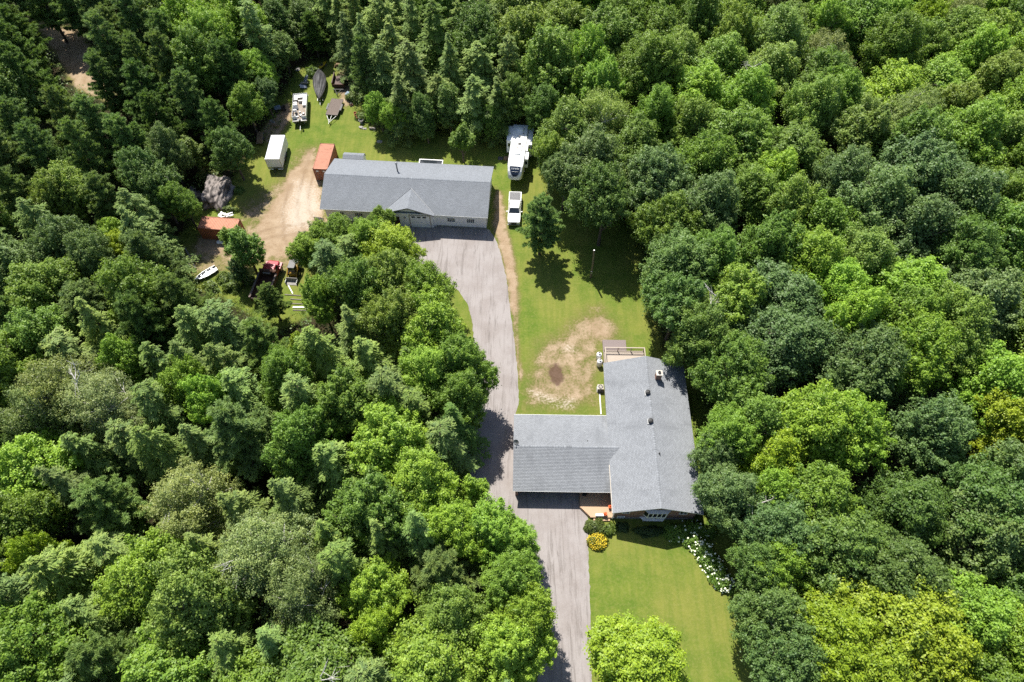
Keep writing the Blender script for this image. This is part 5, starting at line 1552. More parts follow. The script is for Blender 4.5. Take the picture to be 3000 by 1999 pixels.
TREES = [  # kind, foliage colour, x, y, crown radius, height, label
    ('m', 'Y', -16.8, 62.7, 3.6, 11.0, 'yellow-green broadleaf tree beside the workshop front'),
    ('m', 'L', -20.7, 63.9, 2.6, 10.0, 'rightmost of the bright green broadleaf trees beside the workshop front'),
    ('m', 'G', -19.8, 70.9, 1.9, 6.0, 'right of two mid green broadleaf trees beside the workshop front'),
    ('h', 'P', -24.7, 58.7, 2.9, 12.5, 'grey-green hemlock in the grove below the skid-steer loader'),
    ('m', 'L', -29.2, 63.7, 2.4, 8.0, 'leftmost of the bright green broadleaf trees beside the workshop front'),
    ('m', 'G', -20.8, 54.4, 3.6, 13.0, 'mid green broadleaf tree in the grove below the skid-steer loader'),
    ('m', 'O', -15.3, 55.2, 3.8, 13.5, 'right of two olive green broadleaf trees in the grove at the driveway bend'),
    ('m', 'G', -11.1, 52.6, 3.8, 13.0, 'mid green broadleaf tree in the grove at the driveway bend'),
    ('m', 'O', -15.6, 48.9, 3.6, 13.5, 'left of two olive green broadleaf trees in the grove at the driveway bend'),
    ('m', 'L', -9.9, 47.1, 3.8, 13.0, 'bright green broadleaf tree in the grove at the driveway bend'),
    ('m', 'L', -25.9, 53.5, 2.5, 11.0, 'bright green broadleaf tree in the grove below the skid-steer loader'),
    ('h', 'H', -21.1, 47.8, 2.9, 13.0, 'pale green hemlock in the grove below the skid-steer loader'),
    ('m', 'G', -6.6, 42.9, 3.6, 13.0, 'right of two mid green broadleaf trees in the grove beside the upper driveway'),
    ('m', 'L', -10.3, 41.7, 3.2, 13.0, 'bright green broadleaf tree in the grove beside the upper driveway'),
    ('h', 'B', -12.7, 42.5, 2.5, 11.5, 'blue-green hemlock in the grove beside the upper driveway'),
    ('h', 'H', -17.9, 42.9, 3.4, 14.0, 'rightmost of the pale green hemlocks in the grove left of the back lawn'),
    ('m', 'G', -6.7, 38.7, 3.2, 12.0, 'left of two mid green broadleaf trees in the grove beside the upper driveway'),
    ('h', 'D', -6.8, 35.4, 2.9, 13.0, 'dark green hemlock in the grove beside the upper driveway'),
    ('h', 'P', -8.5, 32.5, 2.8, 13.5, 'grey-green hemlock in the grove beside the garage'),
    ('m', 'L', -13.6, 31.7, 4.4, 14.5, 'left of two bright green broadleaf trees in the grove beside the garage'),
    ('m', 'G', -19.6, 36.8, 4.0, 14.0, 'right of two mid green broadleaf trees in the grove left of the back lawn'),
    ('m', 'L', -10.6, 27.1, 3.6, 14.0, 'right of two bright green broadleaf trees in the grove beside the garage'),
    ('c', 'L', -4.5, 27.3, 1.7, 8.5, 'bright green young tree in the grove beside the garage'),
    ('m', 'L', -2.2, 21.4, 3.3, 11.5, 'third from left of the bright green broadleaf trees beside the driveway below the garage'),
    ('m', 'L', 0.4, 21.4, 2.4, 9.0, 'rightmost of the bright green broadleaf trees beside the driveway below the garage'),
    ('m', 'L', -5.8, 22.2, 3.2, 12.5, 'second from left of the bright green broadleaf trees beside the driveway below the garage'),
    ('m', 'G', 0.2, 16.9, 3.0, 12.0, 'mid green broadleaf tree beside the driveway below the garage'),
    ('m', 'L', 0.8, 12.8, 3.0, 12.5, 'rightmost of the bright green broadleaf trees beside the driveway at the bottom'),
    ('p', 'P', -7.1, 17.5, 3.4, 14.5, 'grey-green pine beside the driveway below the garage'),
    ('m', 'L', -0.3, 9.3, 3.4, 13.0, 'second from left of the bright green broadleaf trees beside the driveway at the bottom'),
    ('m', 'G', -6.2, 12.9, 3.4, 13.5, 'mid green broadleaf tree beside the driveway at the bottom'),
    ('m', 'L', -7.1, 8.4, 4.2, 14.0, 'leftmost of the bright green broadleaf trees beside the driveway at the bottom'),
    ('m', 'G', -15.1, 24.5, 4.0, 14.5, 'mid green broadleaf tree in the grove beside the garage'),
    ('h', 'H', -20.4, 28.5, 3.6, 14.5, 'right of two pale green hemlocks left woods level with the garage'),
    ('m', 'G', -23.8, 31.5, 3.6, 15.0, 'mid green broadleaf tree left woods level with the garage'),
    ('h', 'H', -14.3, 20.7, 3.1, 14.0, 'left of two pale green hemlocks beside the driveway below the garage'),
    ('b', 'S', -25.4, 19.1, 4.6, 15.5, 'silvery birch left woods level with the front gable'),
    ('b', 'S', -21.6, 14.9, 3.8, 14.5, 'silvery birch at the bottom edge, centre left'),
    ('m', 'L', -13.9, 15.6, 3.2, 12.5, 'leftmost of the bright green broadleaf trees beside the driveway below the garage'),
    ('m', 'Y', -14.0, 12.2, 2.6, 12.5, 'yellow-green broadleaf tree at the bottom edge, centre left'),
    ('m', 'G', -25.5, 65.9, 2.4, 8.0, 'left of two mid green broadleaf trees beside the workshop front'),
    ('m', 'L', -28.0, 65.0, 2.2, 7.5, 'second from left of the bright green broadleaf trees beside the workshop front'),
    ('h', 'H', -23.2, 62.7, 2.5, 9.5, 'pale green hemlock beside the workshop front'),
    ('m', 'Y', 72.6, 112.4, 3.6, 13.5, 'yellow-green broadleaf tree at the top edge, right part'),
    ('m', 'Y', -50.5, 18.6, 2.2, 13.0, 'yellow-green broadleaf tree at the left edge, lower part'),
    ('c', 'Y', -27.5, 46.3, 1.5, 10.0, 'yellow-green young tree in the grove left of the back lawn'),
    ('m', 'Y', 13.3, 8.5, 4.9, 10.5, 'yellow-green broadleaf tree on the front lawn bottom edge'),
    ('c', 'G', -8.2, 87.1, 1.9, 7.5, 'mid green young tree behind the workshop, right part'),
    ('c', 'G', -38.5, 63.2, 2.4, 9.5, 'mid green young tree in the yard by the crosswise container'),
    ('c', 'O', -41.2, 65.5, 1.5, 7.0, 'olive green young tree in the yard by the crosswise container'),
    ('p', 'P', -33.4, 54.8, 2.1, 8.0, 'grey-green pine in the yard by the crosswise container'),
    ('p', 'P', 4.2, 67.0, 3.2, 12.5, 'grey-green pine right of the pickup and pole'),
    ('c', 'B', -31.1, 66.9, 1.2, 5.0, 'blue-green young tree beside the workshop front'),
    ('c', 'B', -39.8, 60.9, 1.3, 5.5, 'blue-green young tree in the yard by the crosswise container'),
    ('m', 'D', -53.1, 73.2, 3.4, 11.5, 'dark green broadleaf tree left of the crosswise container'),
    ('m', 'B', -55.5, 75.9, 3.2, 13.0, 'left of two blue-green broadleaf trees above the large boulder'),
    ('m', 'G', -49.7, 72.2, 2.4, 9.5, 'mid green broadleaf tree left of the crosswise container'),
    ('c', 'O', -51.9, 84.1, 2.0, 7.0, 'olive green young tree above the large boulder'),
    ('m', 'D', -44.5, 82.8, 2.8, 10.5, 'dark green broadleaf tree above the large boulder'),
    ('m', 'L', -44.7, 94.4, 2.6, 9.5, 'fourth from left of the bright green broadleaf trees behind the pontoon boat'),
    ('m', 'L', -44.0, 103.4, 2.6, 9.0, 'rightmost of the bright green broadleaf trees behind the pontoon boat'),
    ('m', 'L', -57.6, 65.6, 2.6, 9.0, 'bright green broadleaf tree left of the crosswise container'),
    ('p', 'P', -49.7, 58.7, 3.6, 14.0, 'second from left of the grey-green pines below the crosswise container'),
    ('p', 'P', -43.0, 52.2, 3.4, 14.0, 'rightmost of the grey-green pines below the crosswise container'),
    ('m', 'L', -44.7, 52.0, 2.4, 9.5, 'bright green broadleaf tree below the crosswise container'),
    ('m', 'Y', -55.0, 63.6, 2.4, 9.0, 'yellow-green broadleaf tree below the crosswise container'),
    ('m', 'B', -63.0, 60.5, 3.4, 13.5, 'blue-green broadleaf tree at the left edge, level with workshop'),
    ('m', 'B', -57.4, 59.0, 3.2, 13.5, 'blue-green broadleaf tree below the crosswise container'),
    ('h', 'P', -36.5, 47.4, 3.4, 14.0, 'grey-green hemlock in the left woods'),
    ('p', 'P', -31.3, 45.2, 3.2, 13.0, 'grey-green pine in the grove left of the back lawn'),
    ('h', 'H', -44.4, 43.6, 3.1, 12.0, 'leftmost of the pale green hemlocks left woods below the dump truck'),
    ('m', 'L', -49.0, 43.8, 2.6, 11.5, 'leftmost of the bright green broadleaf trees left woods below the dump truck'),
    ('b', 'S', -53.8, 38.4, 4.2, 14.5, 'right of two silvery birches at the left edge, below the middle'),
    ('b', 'S', -47.9, 36.1, 4.0, 14.5, 'silvery birch left woods below the dump truck'),
    ('b', 'S', -54.9, 35.1, 3.6, 14.0, 'left of two silvery birches at the left edge, below the middle'),
    ('m', 'L', -35.9, 37.0, 3.2, 13.5, 'rightmost of the bright green broadleaf trees left woods below the dump truck'),
    ('m', 'L', -39.7, 38.9, 2.8, 13.0, 'second from left of the bright green broadleaf trees left woods below the dump truck'),
    ('h', 'H', -32.5, 38.6, 3.1, 14.0, 'rightmost of the pale green hemlocks left woods below the dump truck'),
    ('m', 'G', -28.1, 40.0, 3.2, 13.5, 'left of two mid green broadleaf trees in the grove left of the back lawn'),
    ('p', 'P', -67.3, 103.0, 3.8, 17.0, 'thirteenth from left of the grey-green pines in the top left corner'),
    ('p', 'P', -64.7, 109.1, 4.0, 17.0, 'fourth from left of the grey-green pines right of the bare slope'),
    ('p', 'P', -67.3, 96.4, 3.0, 14.0, 'twelfth from left of the grey-green pines in the top left corner'),
    ('p', 'D', -79.0, 95.0, 4.2, 17.0, 'rightmost of the dark green pines in the top left corner'),
    ('p', 'P', -84.9, 103.9, 4.0, 16.0, 'fifth from left of the grey-green pines in the top left corner'),
    ('m', 'L', -56.6, 111.0, 4.2, 15.0, 'bright green broadleaf tree right of the bare slope'),
    ('m', 'L', -49.4, 113.6, 4.2, 15.0, 'third from left of the bright green broadleaf trees behind the pontoon boat'),
    ('m', 'G', -51.9, 101.2, 4.0, 15.0, 'mid green broadleaf tree right of the bare slope'),
    ('m', 'L', -51.0, 106.6, 3.8, 15.0, 'leftmost of the bright green broadleaf trees behind the pontoon boat'),
    ('p', 'P', -69.5, 77.6, 3.8, 16.0, 'fifth from left of the grey-green pines left of the bare slope'),
    ('p', 'P', -63.5, 83.3, 3.8, 16.0, 'left of two grey-green pines above the large boulder'),
    ('p', 'O', -70.7, 89.6, 3.0, 13.0, 'olive green pine left of the bare slope'),
    ('m', 'B', -54.0, 81.3, 2.8, 12.0, 'right of two blue-green broadleaf trees above the large boulder'),
    ('p', 'P', -52.8, 92.0, 3.6, 14.0, 'rightmost of the grey-green pines right of the bare slope'),
    ('p', 'D', -46.8, 86.5, 3.2, 13.0, 'right of two dark green pines above the large boulder'),
    ('p', 'P', -59.0, 81.8, 3.4, 14.0, 'right of two grey-green pines above the large boulder'),
    ('m', 'O', -63.5, 72.3, 3.6, 13.0, 'right of two olive green broadleaf trees at the left edge, level with workshop'),
    ('m', 'O', -65.8, 69.7, 3.0, 13.0, 'left of two olive green broadleaf trees at the left edge, level with workshop'),
    ('p', 'P', -74.6, 82.4, 4.0, 16.0, 'fourth from left of the grey-green pines left of the bare slope'),
    ('p', 'P', -70.4, 70.2, 4.0, 15.0, 'grey-green pine at the left edge, level with workshop'),
    ('m', 'D', -79.6, 89.1, 4.0, 15.0, 'rightmost of the dark green broadleaf trees left of the bare slope'),
    ('p', 'P', -57.0, 99.2, 3.6, 16.0, 'eighth from left of the grey-green pines right of the bare slope'),
    ('h', 'H', -20.3, 104.8, 3.6, 15.0, 'third from left of the pale green hemlocks at the top centre edge'),
    ('h', 'H', -16.8, 98.4, 3.6, 15.0, 'pale green hemlock behind the yard'),
    ('h', 'D', -13.2, 106.6, 3.8, 17.0, 'dark green hemlock at the top centre edge'),
    ('h', 'H', -22.7, 110.5, 3.6, 15.5, 'leftmost of the pale green hemlocks at the top centre edge'),
    ('p', 'P', -25.2, 101.8, 2.4, 13.0, 'grey-green pine behind the covered boat'),
    ('m', 'L', -22.5, 94.5, 2.2, 8.0, 'left of two bright green broadleaf trees behind the workshop, left part'),
    ('m', 'L', -19.9, 92.5, 2.0, 7.0, 'right of two bright green broadleaf trees behind the workshop, left part'),
    ('h', 'P', -18.5, 94.1, 3.1, 12.0, 'grey-green hemlock behind the workshop, left part'),
    ('h', 'H', -12.2, 96.0, 2.9, 11.0, 'leftmost of the pale green hemlocks behind the workshop, right part'),
    ('c', 'P', -10.7, 94.0, 2.2, 10.0, 'grey-green young tree behind the workshop, right part'),
    ('h', 'H', -5.2, 99.8, 3.6, 14.0, 'rightmost of the pale green hemlocks behind the workshop, right part'),
    ('h', 'H', -6.2, 93.7, 3.1, 12.5, 'second from left of the pale green hemlocks behind the workshop, right part'),
    ('m', 'D', -15.0, 93.1, 2.2, 9.0, 'left of two dark green broadleaf trees behind the workshop, left part'),
    ('h', 'P', -2.6, 93.0, 3.1, 12.0, 'second from left of the grey-green hemlocks behind the workshop, right part'),
    ('m', 'G', -3.4, 91.6, 2.0, 7.5, 'right of two mid green broadleaf trees behind the workshop, right part'),
    ('m', 'D', 0.6, 94.9, 2.8, 11.0, 'dark green broadleaf tree behind the workshop, right part'),
    ('m', 'G', -6.3, 91.8, 1.8, 6.5, 'left of two mid green broadleaf trees behind the workshop, right part'),
    ('m', 'D', -14.4, 91.6, 1.8, 6.0, 'right of two dark green broadleaf trees behind the workshop, left part'),
    ('m', 'D', -43.4, 117.5, 3.2, 9.5, 'second from left of the dark green broadleaf trees behind the pontoon boat'),
    ('m', 'B', -39.0, 118.2, 3.2, 9.5, 'right of two blue-green broadleaf trees behind the pontoon boat'),
    ('p', 'D', -37.0, 115.3, 2.6, 9.0, 'dark green pine behind the covered boat'),
    ('m', 'D', -41.6, 110.4, 2.6, 8.0, 'rightmost of the dark green broadleaf trees behind the pontoon boat'),
    ('m', 'B', -42.5, 98.2, 2.2, 7.5, 'left of two blue-green broadleaf trees behind the pontoon boat'),
    ('m', 'O', 9.0, 83.4, 4.6, 14.5, 'right of two olive green broadleaf trees right of the camper'),
    ('m', 'B', 11.6, 75.5, 4.6, 15.0, 'right of two blue-green broadleaf trees right of the camper'),
    ('m', 'B', 8.1, 76.2, 3.4, 12.5, 'left of two blue-green broadleaf trees right of the camper'),
    ('b', 'O', 13.8, 85.1, 4.2, 15.0, 'olive green birch right of the camper'),
    ('m', 'L', 23.4, 87.4, 3.6, 14.5, 'leftmost of the bright green broadleaf trees upper right woods'),
    ('m', 'D', 13.4, 68.8, 4.0, 14.5, 'dark green broadleaf tree right of the pickup and pole'),
    ('m', 'D', 5.6, 92.2, 3.0, 11.0, 'dark green broadleaf tree right of the camper'),
    ('m', 'O', 6.0, 81.0, 2.6, 11.0, 'left of two olive green broadleaf trees right of the camper'),
    ('m', 'B', 21.9, 72.3, 4.4, 14.5, 'leftmost of the blue-green broadleaf trees right of the pickup and pole'),
    ('m', 'G', 27.6, 75.9, 4.2, 14.5, 'mid green broadleaf tree right of the camper, deeper in the woods'),
    ('m', 'G', 21.8, 65.0, 4.2, 14.0, 'left of two mid green broadleaf trees right of the pickup and pole'),
    ('m', 'B', 27.6, 67.7, 4.2, 15.0, 'rightmost of the blue-green broadleaf trees right of the pickup and pole'),
    ('m', 'B', 21.8, 58.0, 4.2, 14.0, 'second from left of the blue-green broadleaf trees right of the pickup and pole'),
    ('m', 'D', 21.9, 51.5, 4.0, 14.0, 'left of two dark green broadleaf trees right of the back lawn'),
    ('m', 'G', 27.3, 58.2, 4.0, 15.0, 'right of two mid green broadleaf trees right of the pickup and pole'),
    ('m', 'D', 23.6, 47.4, 3.8, 14.0, 'right of two dark green broadleaf trees right of the back lawn'),
    ('m', 'B', 57.1, 71.3, 6.0, 17.5, 'second from left of the blue-green broadleaf trees at the right edge, upper half'),
    ('m', 'B', 50.6, 66.8, 4.8, 16.5, 'leftmost of the blue-green broadleaf trees at the right edge, upper half'),
    ('m', 'B', 61.9, 66.6, 5.0, 17.0, 'rightmost of the blue-green broadleaf trees at the right edge, upper half'),
    ('m', 'B', 55.2, 62.0, 4.8, 16.5, 'third from left of the blue-green broadleaf trees at the right edge, upper half'),
    ('m', 'D', 60.4, 59.2, 4.2, 16.0, 'dark green broadleaf tree at the right edge, upper half'),
    ('m', 'B', 48.6, 72.5, 4.2, 15.5, 'blue-green broadleaf tree in the middle of the right woods'),
    ('m', 'L', 40.3, 58.2, 4.2, 15.0, 'bright green broadleaf tree in the middle of the right woods'),
    ('m', 'L', 42.7, 53.3, 3.8, 14.5, 'left of two bright green broadleaf trees right woods level with the rear deck'),
    ('m', 'O', 38.8, 67.7, 3.8, 15.0, 'left of two olive green broadleaf trees in the middle of the right woods'),
    ('m', 'G', 34.9, 60.5, 4.2, 15.0, 'second from left of the mid green broadleaf trees in the middle of the right woods'),
    ('m', 'G', 27.3, 39.8, 4.0, 14.0, 'left of two mid green broadleaf trees beside the house roof'),
    ('m', 'L', 25.1, 33.3, 3.0, 12.5, 'bright green broadleaf tree beside the house roof'),
    ('m', 'G', 27.8, 34.0, 3.8, 14.0, 'right of two mid green broadleaf trees beside the house roof'),
    ('m', 'L', 34.5, 33.6, 4.4, 15.5, 'left of two bright green broadleaf trees right woods level with the garage'),
    ('m', 'L', 38.3, 32.1, 4.0, 15.0, 'right of two bright green broadleaf trees right woods level with the garage'),
    ('m', 'Y', 30.2, 30.3, 3.4, 13.5, 'yellow-green broadleaf tree beside the house roof'),
    ('m', 'B', 24.3, 30.7, 2.6, 10.0, 'blue-green broadleaf tree beside the house roof'),
    ('m', 'B', 24.2, 26.0, 3.2, 12.0, 'left of two blue-green broadleaf trees right of the hydrangeas'),
    ('m', 'L', 29.0, 26.3, 3.4, 13.0, 'left of two bright green broadleaf trees right of the hydrangeas'),
    ('m', 'B', 27.6, 22.2, 3.6, 13.5, 'right of two blue-green broadleaf trees right of the hydrangeas'),
    ('m', 'G', 32.1, 24.5, 4.0, 14.5, 'mid green broadleaf tree right of the hydrangeas'),
    ('m', 'L', 28.5, 18.7, 3.2, 12.5, 'right of two bright green broadleaf trees right of the hydrangeas'),
    ('m', 'D', 26.2, 18.8, 2.8, 11.5, 'dark green broadleaf tree right of the hydrangeas'),
    ('m', 'B', 26.6, 13.8, 3.4, 12.5, 'left of two blue-green broadleaf trees right of the front lawn, bottom'),
    ('m', 'B', 26.5, 8.9, 3.6, 12.5, 'right of two blue-green broadleaf trees right of the front lawn, bottom'),
    ('m', 'D', 34.7, 18.3, 4.4, 15.0, 'leftmost of the dark green broadleaf trees right woods level with the front lawn'),
    ('m', 'D', 40.1, 17.8, 4.4, 15.0, 'second from left of the dark green broadleaf trees right woods level with the front lawn'),
    ('m', 'Y', 31.6, 12.0, 4.6, 14.0, 'leftmost of the yellow-green broadleaf trees in the bottom right corner'),
    ('m', 'Y', 36.4, 10.8, 5.0, 14.5, 'third from left of the yellow-green broadleaf trees in the bottom right corner'),
    ('m', 'Y', 40.5, 8.8, 4.6, 14.5, 'rightmost of the yellow-green broadleaf trees in the bottom right corner'),
    ('m', 'Y', 33.3, 8.1, 4.4, 13.5, 'second from left of the yellow-green broadleaf trees in the bottom right corner'),
    ('m', 'L', 44.9, 12.3, 4.4, 15.0, 'left of two bright green broadleaf trees at the right edge, bottom'),
    ('m', 'L', 48.5, 10.3, 4.4, 15.0, 'right of two bright green broadleaf trees at the right edge, bottom'),
    ('m', 'L', 57.9, 38.1, 4.4, 15.5, 'left of two bright green broadleaf trees at the right edge below the middle'),
    ('m', 'Y', 58.0, 33.7, 4.0, 15.0, 'yellow-green broadleaf tree at the right edge below the middle'),
    ('m', 'B', 48.0, 32.6, 4.2, 15.0, 'blue-green broadleaf tree at the right edge below the middle'),
    ('m', 'D', 49.9, 24.2, 4.6, 15.5, 'left of two dark green broadleaf trees at the right edge, lower half'),
    ('m', 'B', 51.1, 20.0, 4.6, 15.5, 'left of two blue-green broadleaf trees at the right edge, lower half'),
    ('m', 'G', 34.9, 81.0, 5.2, 14.6, 'mid green broadleaf tree upper right woods'),
    ('m', 'G', 21.4, 96.9, 4.8, 16.3, 'rightmost of the mid green broadleaf trees behind the camper'),
    ('m', 'L', -32.9, 7.1, 4.7, 13.1, 'right of two bright green broadleaf trees at the bottom edge, left part'),
    ('m', 'L', 73.5, 63.6, 4.6, 12.9, 'leftmost of the bright green broadleaf trees at the right edge, upper half'),
    ('m', 'G', 49.3, 47.7, 3.9, 15.7, 'left of two mid green broadleaf trees at the right edge level with the house'),
    ('m', 'L', 4.9, 126.3, 4.8, 15.6, 'leftmost of the bright green broadleaf trees behind the camper'),
    ('m', 'L', 28.7, 51.4, 4.2, 14.5, 'bright green broadleaf tree right of the back lawn'),
    ('m', 'O', 72.3, 89.3, 4.0, 13.0, 'leftmost of the olive green broadleaf trees far right, upper woods'),
    ('p', 'P', -39.3, 9.2, 3.5, 14.5, 'right of two grey-green pines in the bottom left corner'),
    ('h', 'H', -46.4, 16.3, 3.3, 15.1, 'third from left of the pale green hemlocks in the bottom left corner'),
    ('m', 'G', -53.4, 22.6, 3.9, 14.2, 'mid green broadleaf tree at the left edge, lower part'),
    ('h', 'H', -38.2, 124.8, 2.6, 13.4, 'leftmost of the pale green hemlocks behind the covered boat'),
    ('p', 'P', -44.5, 24.3, 4.1, 13.1, 'grey-green pine at the left edge, lower part'),
    ('p', 'P', -86.7, 119.9, 3.7, 16.3, 'eighth from left of the grey-green pines in the top left corner'),
    ('m', 'G', -47.3, 9.7, 4.8, 15.6, 'mid green broadleaf tree in the bottom left corner'),
    ('h', 'H', -70.7, 49.8, 3.2, 16.5, 'left of two pale green hemlocks at the left edge, above the middle'),
    ('m', 'G', 43.3, 79.1, 5.1, 13.0, 'third from left of the mid green broadleaf trees in the middle of the right woods'),
    ('m', 'L', 86.8, 116.9, 4.0, 16.4, 'fifth from left of the bright green broadleaf trees at the top right corner'),
    ('m', 'L', 89.4, 103.8, 5.0, 14.0, 'sixth from left of the bright green broadleaf trees at the top right corner'),
    ('p', 'P', -97.2, 122.2, 3.4, 15.7, 'fourth from left of the grey-green pines in the top left corner'),
    ('m', 'G', -18.4, 7.0, 4.9, 13.5, 'mid green broadleaf tree at the bottom edge, centre left'),
    ('m', 'L', 68.4, 81.6, 4.9, 15.9, 'second from left of the bright green broadleaf trees far right, upper woods'),
    ('m', 'L', 61.9, 93.2, 5.3, 12.7, 'right of two bright green broadleaf trees upper right woods, farther right'),
    ('p', 'D', -13.2, 124.3, 3.7, 16.4, 'dark green pine at the top centre edge'),
    ('h', 'H', -20.8, 116.1, 2.9, 14.2, 'fourth from left of the pale green hemlocks at the top centre edge'),
    ('m', 'G', 71.1, 71.1, 4.6, 12.7, 'second from left of the mid green broadleaf trees at the right edge, upper half'),
    ('m', 'L', 62.3, 23.5, 5.4, 13.3, 'bright green broadleaf tree at the right edge, lower half'),
    ('m', 'B', 60.3, 51.0, 5.3, 14.5, 'blue-green broadleaf tree at the right edge level with the house'),
    ('m', 'G', 55.5, 118.2, 4.5, 16.4, 'leftmost of the mid green broadleaf trees at the top edge, right part'),
    ('m', 'G', 64.8, 32.2, 4.4, 15.5, 'mid green broadleaf tree at the right edge below the middle'),
    ('m', 'L', 76.4, 101.3, 3.9, 15.0, 'second from left of the bright green broadleaf trees at the top right corner'),
    ('m', 'L', 86.6, 123.2, 4.1, 12.6, 'third from left of the bright green broadleaf trees at the top right corner'),
    ('m', 'O', 1.6, 114.6, 5.0, 16.5, 'rightmost of the olive green broadleaf trees at the top centre edge'),
    ('m', 'B', 36.6, 50.4, 5.4, 13.2, 'second from left of the blue-green broadleaf trees right woods level with the rear deck'),
    ('m', 'G', -60.2, 45.4, 4.2, 13.5, 'left of two mid green broadleaf trees at the left edge, above the middle'),
    ('m', 'L', 42.6, 123.6, 4.8, 15.3, 'rightmost of the bright green broadleaf trees at the top edge right of centre'),
    ('m', 'O', 47.1, 87.6, 3.9, 16.1, 'left of two olive green broadleaf trees upper right woods, farther right'),
    ('m', 'L', -67.3, 44.0, 4.9, 13.9, 'bright green broadleaf tree at the left edge, above the middle'),
    ('m', 'G', -49.8, 53.0, 4.0, 14.8, 'mid green broadleaf tree below the crosswise container'),
    ('m', 'G', 15.7, 105.6, 5.3, 15.5, 'third from left of the mid green broadleaf trees behind the camper'),
    ('m', 'G', 62.0, 109.8, 5.2, 14.4, 'second from left of the mid green broadleaf trees at the top edge, right part'),
    ('m', 'L', -52.6, 120.0, 5.1, 13.7, 'second from left of the bright green broadleaf trees behind the pontoon boat'),
    ('p', 'P', -60.5, 31.8, 3.4, 15.6, 'grey-green pine at the left edge, below the middle'),
    ('m', 'G', 34.0, 99.6, 4.8, 14.0, 'fifth from left of the mid green broadleaf trees at the top edge right of centre'),
    ('m', 'G', -60.8, 39.7, 3.9, 15.8, 'right of two mid green broadleaf trees at the left edge, below the middle'),
    ('p', 'D', -84.1, 97.7, 3.6, 16.3, 'third from left of the dark green pines in the top left corner'),
    ('m', 'G', 64.7, 102.7, 4.5, 16.4, 'rightmost of the mid green broadleaf trees at the top edge, right part'),
    ('m', 'O', -61.9, 116.5, 5.0, 14.1, 'olive green broadleaf tree right of the bare slope'),
    ('m', 'O', 80.5, 96.3, 4.3, 13.8, 'second from left of the olive green broadleaf trees far right, upper woods'),
    ('m', 'G', 51.3, 96.1, 4.4, 14.9, 'mid green broadleaf tree upper right woods, farther right'),
    ('m', 'O', 45.8, 104.7, 4.9, 16.5, 'third from left of the olive green broadleaf trees at the top edge right of centre'),
    ('p', 'P', -30.3, 31.9, 4.2, 16.2, 'grey-green pine left woods level with the garage'),
    ('m', 'O', 2.4, 105.5, 5.1, 15.3, 'leftmost of the olive green broadleaf trees behind the camper'),
    ('h', 'P', -60.7, 25.9, 3.0, 13.5, 'second from left of the grey-green hemlocks at the left edge, lower part'),
    ('m', 'L', -37.6, 16.0, 4.0, 13.4, 'left of two bright green broadleaf trees at the bottom edge, left part'),
    ('p', 'P', -73.5, 114.6, 3.6, 14.6, 'eleventh from left of the grey-green pines in the top left corner'),
    ('m', 'O', 66.7, 48.4, 4.3, 13.7, 'left of two olive green broadleaf trees at the right edge level with the house'),
    ('b', 'S', 53.8, 102.2, 4.1, 12.7, 'silvery birch at the top edge, right part'),
    ('m', 'D', 54.1, 13.7, 4.2, 15.4, 'dark green broadleaf tree at the right edge, bottom'),
    ('h', 'H', -9.7, 111.8, 3.0, 13.7, 'fifth from left of the pale green hemlocks at the top centre edge'),
    ('m', 'O', -30.0, 13.9, 4.1, 16.2, 'olive green broadleaf tree at the bottom edge, left part'),
    ('m', 'L', 13.3, 117.8, 4.6, 15.3, 'second from left of the bright green broadleaf trees behind the camper'),
    ('b', 'S', -35.3, 24.4, 4.3, 13.7, 'silvery birch left woods below the middle'),
    ('h', 'H', -23.6, 125.4, 3.1, 13.1, 'second from left of the pale green hemlocks at the top centre edge'),
    ('b', 'S', 92.0, 125.8, 3.8, 12.9, 'right of two silvery birches at the top right corner'),
    ('b', 'S', 80.0, 112.9, 4.3, 13.4, 'left of two silvery birches at the top right corner'),
    ('p', 'P', -7.8, 121.3, 3.6, 14.6, 'grey-green pine at the top centre edge'),
    ('m', 'L', 64.5, 123.1, 5.3, 14.1, 'third from left of the bright green broadleaf trees at the top edge, right part'),
    ('p', 'P', -92.0, 124.7, 3.9, 14.5, 'seventh from left of the grey-green pines in the top left corner'),
    ('m', 'L', 29.9, 92.3, 5.1, 14.4, 'second from left of the bright green broadleaf trees upper right woods'),
    ('m', 'L', -25.4, 5.6, 4.1, 12.6, 'bright green broadleaf tree at the bottom edge, centre left'),
    ('m', 'G', 78.7, 78.3, 3.9, 15.3, 'fourth from left of the mid green broadleaf trees at the right edge, upper half'),
    ('m', 'G', 33.5, 70.5, 4.1, 13.2, 'leftmost of the mid green broadleaf trees in the middle of the right woods'),
    ('b', 'S', -57.5, 14.1, 4.4, 14.4, 'silvery birch in the bottom left corner'),
    ('p', 'P', -75.4, 76.6, 4.3, 16.3, 'third from left of the grey-green pines left of the bare slope'),
    ('m', 'O', -3.8, 127.5, 5.2, 13.2, 'second from left of the olive green broadleaf trees at the top centre edge'),
    ('m', 'L', 37.5, 90.0, 4.5, 15.4, 'rightmost of the bright green broadleaf trees upper right woods'),
    ('m', 'L', 78.8, 124.5, 5.4, 16.5, 'leftmost of the bright green broadleaf trees at the top right corner'),
    ('m', 'D', -46.4, 124.0, 5.0, 12.9, 'leftmost of the dark green broadleaf trees behind the pontoon boat'),
    ('m', 'O', 54.1, 83.6, 5.0, 14.4, 'right of two olive green broadleaf trees upper right woods, farther right'),
    ('m', 'O', 27.4, 101.1, 4.5, 13.9, 'leftmost of the olive green broadleaf trees at the top edge right of centre'),
    ('m', 'B', 42.0, 41.1, 4.9, 15.1, 'rightmost of the blue-green broadleaf trees right woods level with the rear deck'),
    ('m', 'L', 23.6, 122.9, 4.2, 15.4, 'rightmost of the bright green broadleaf trees behind the camper'),
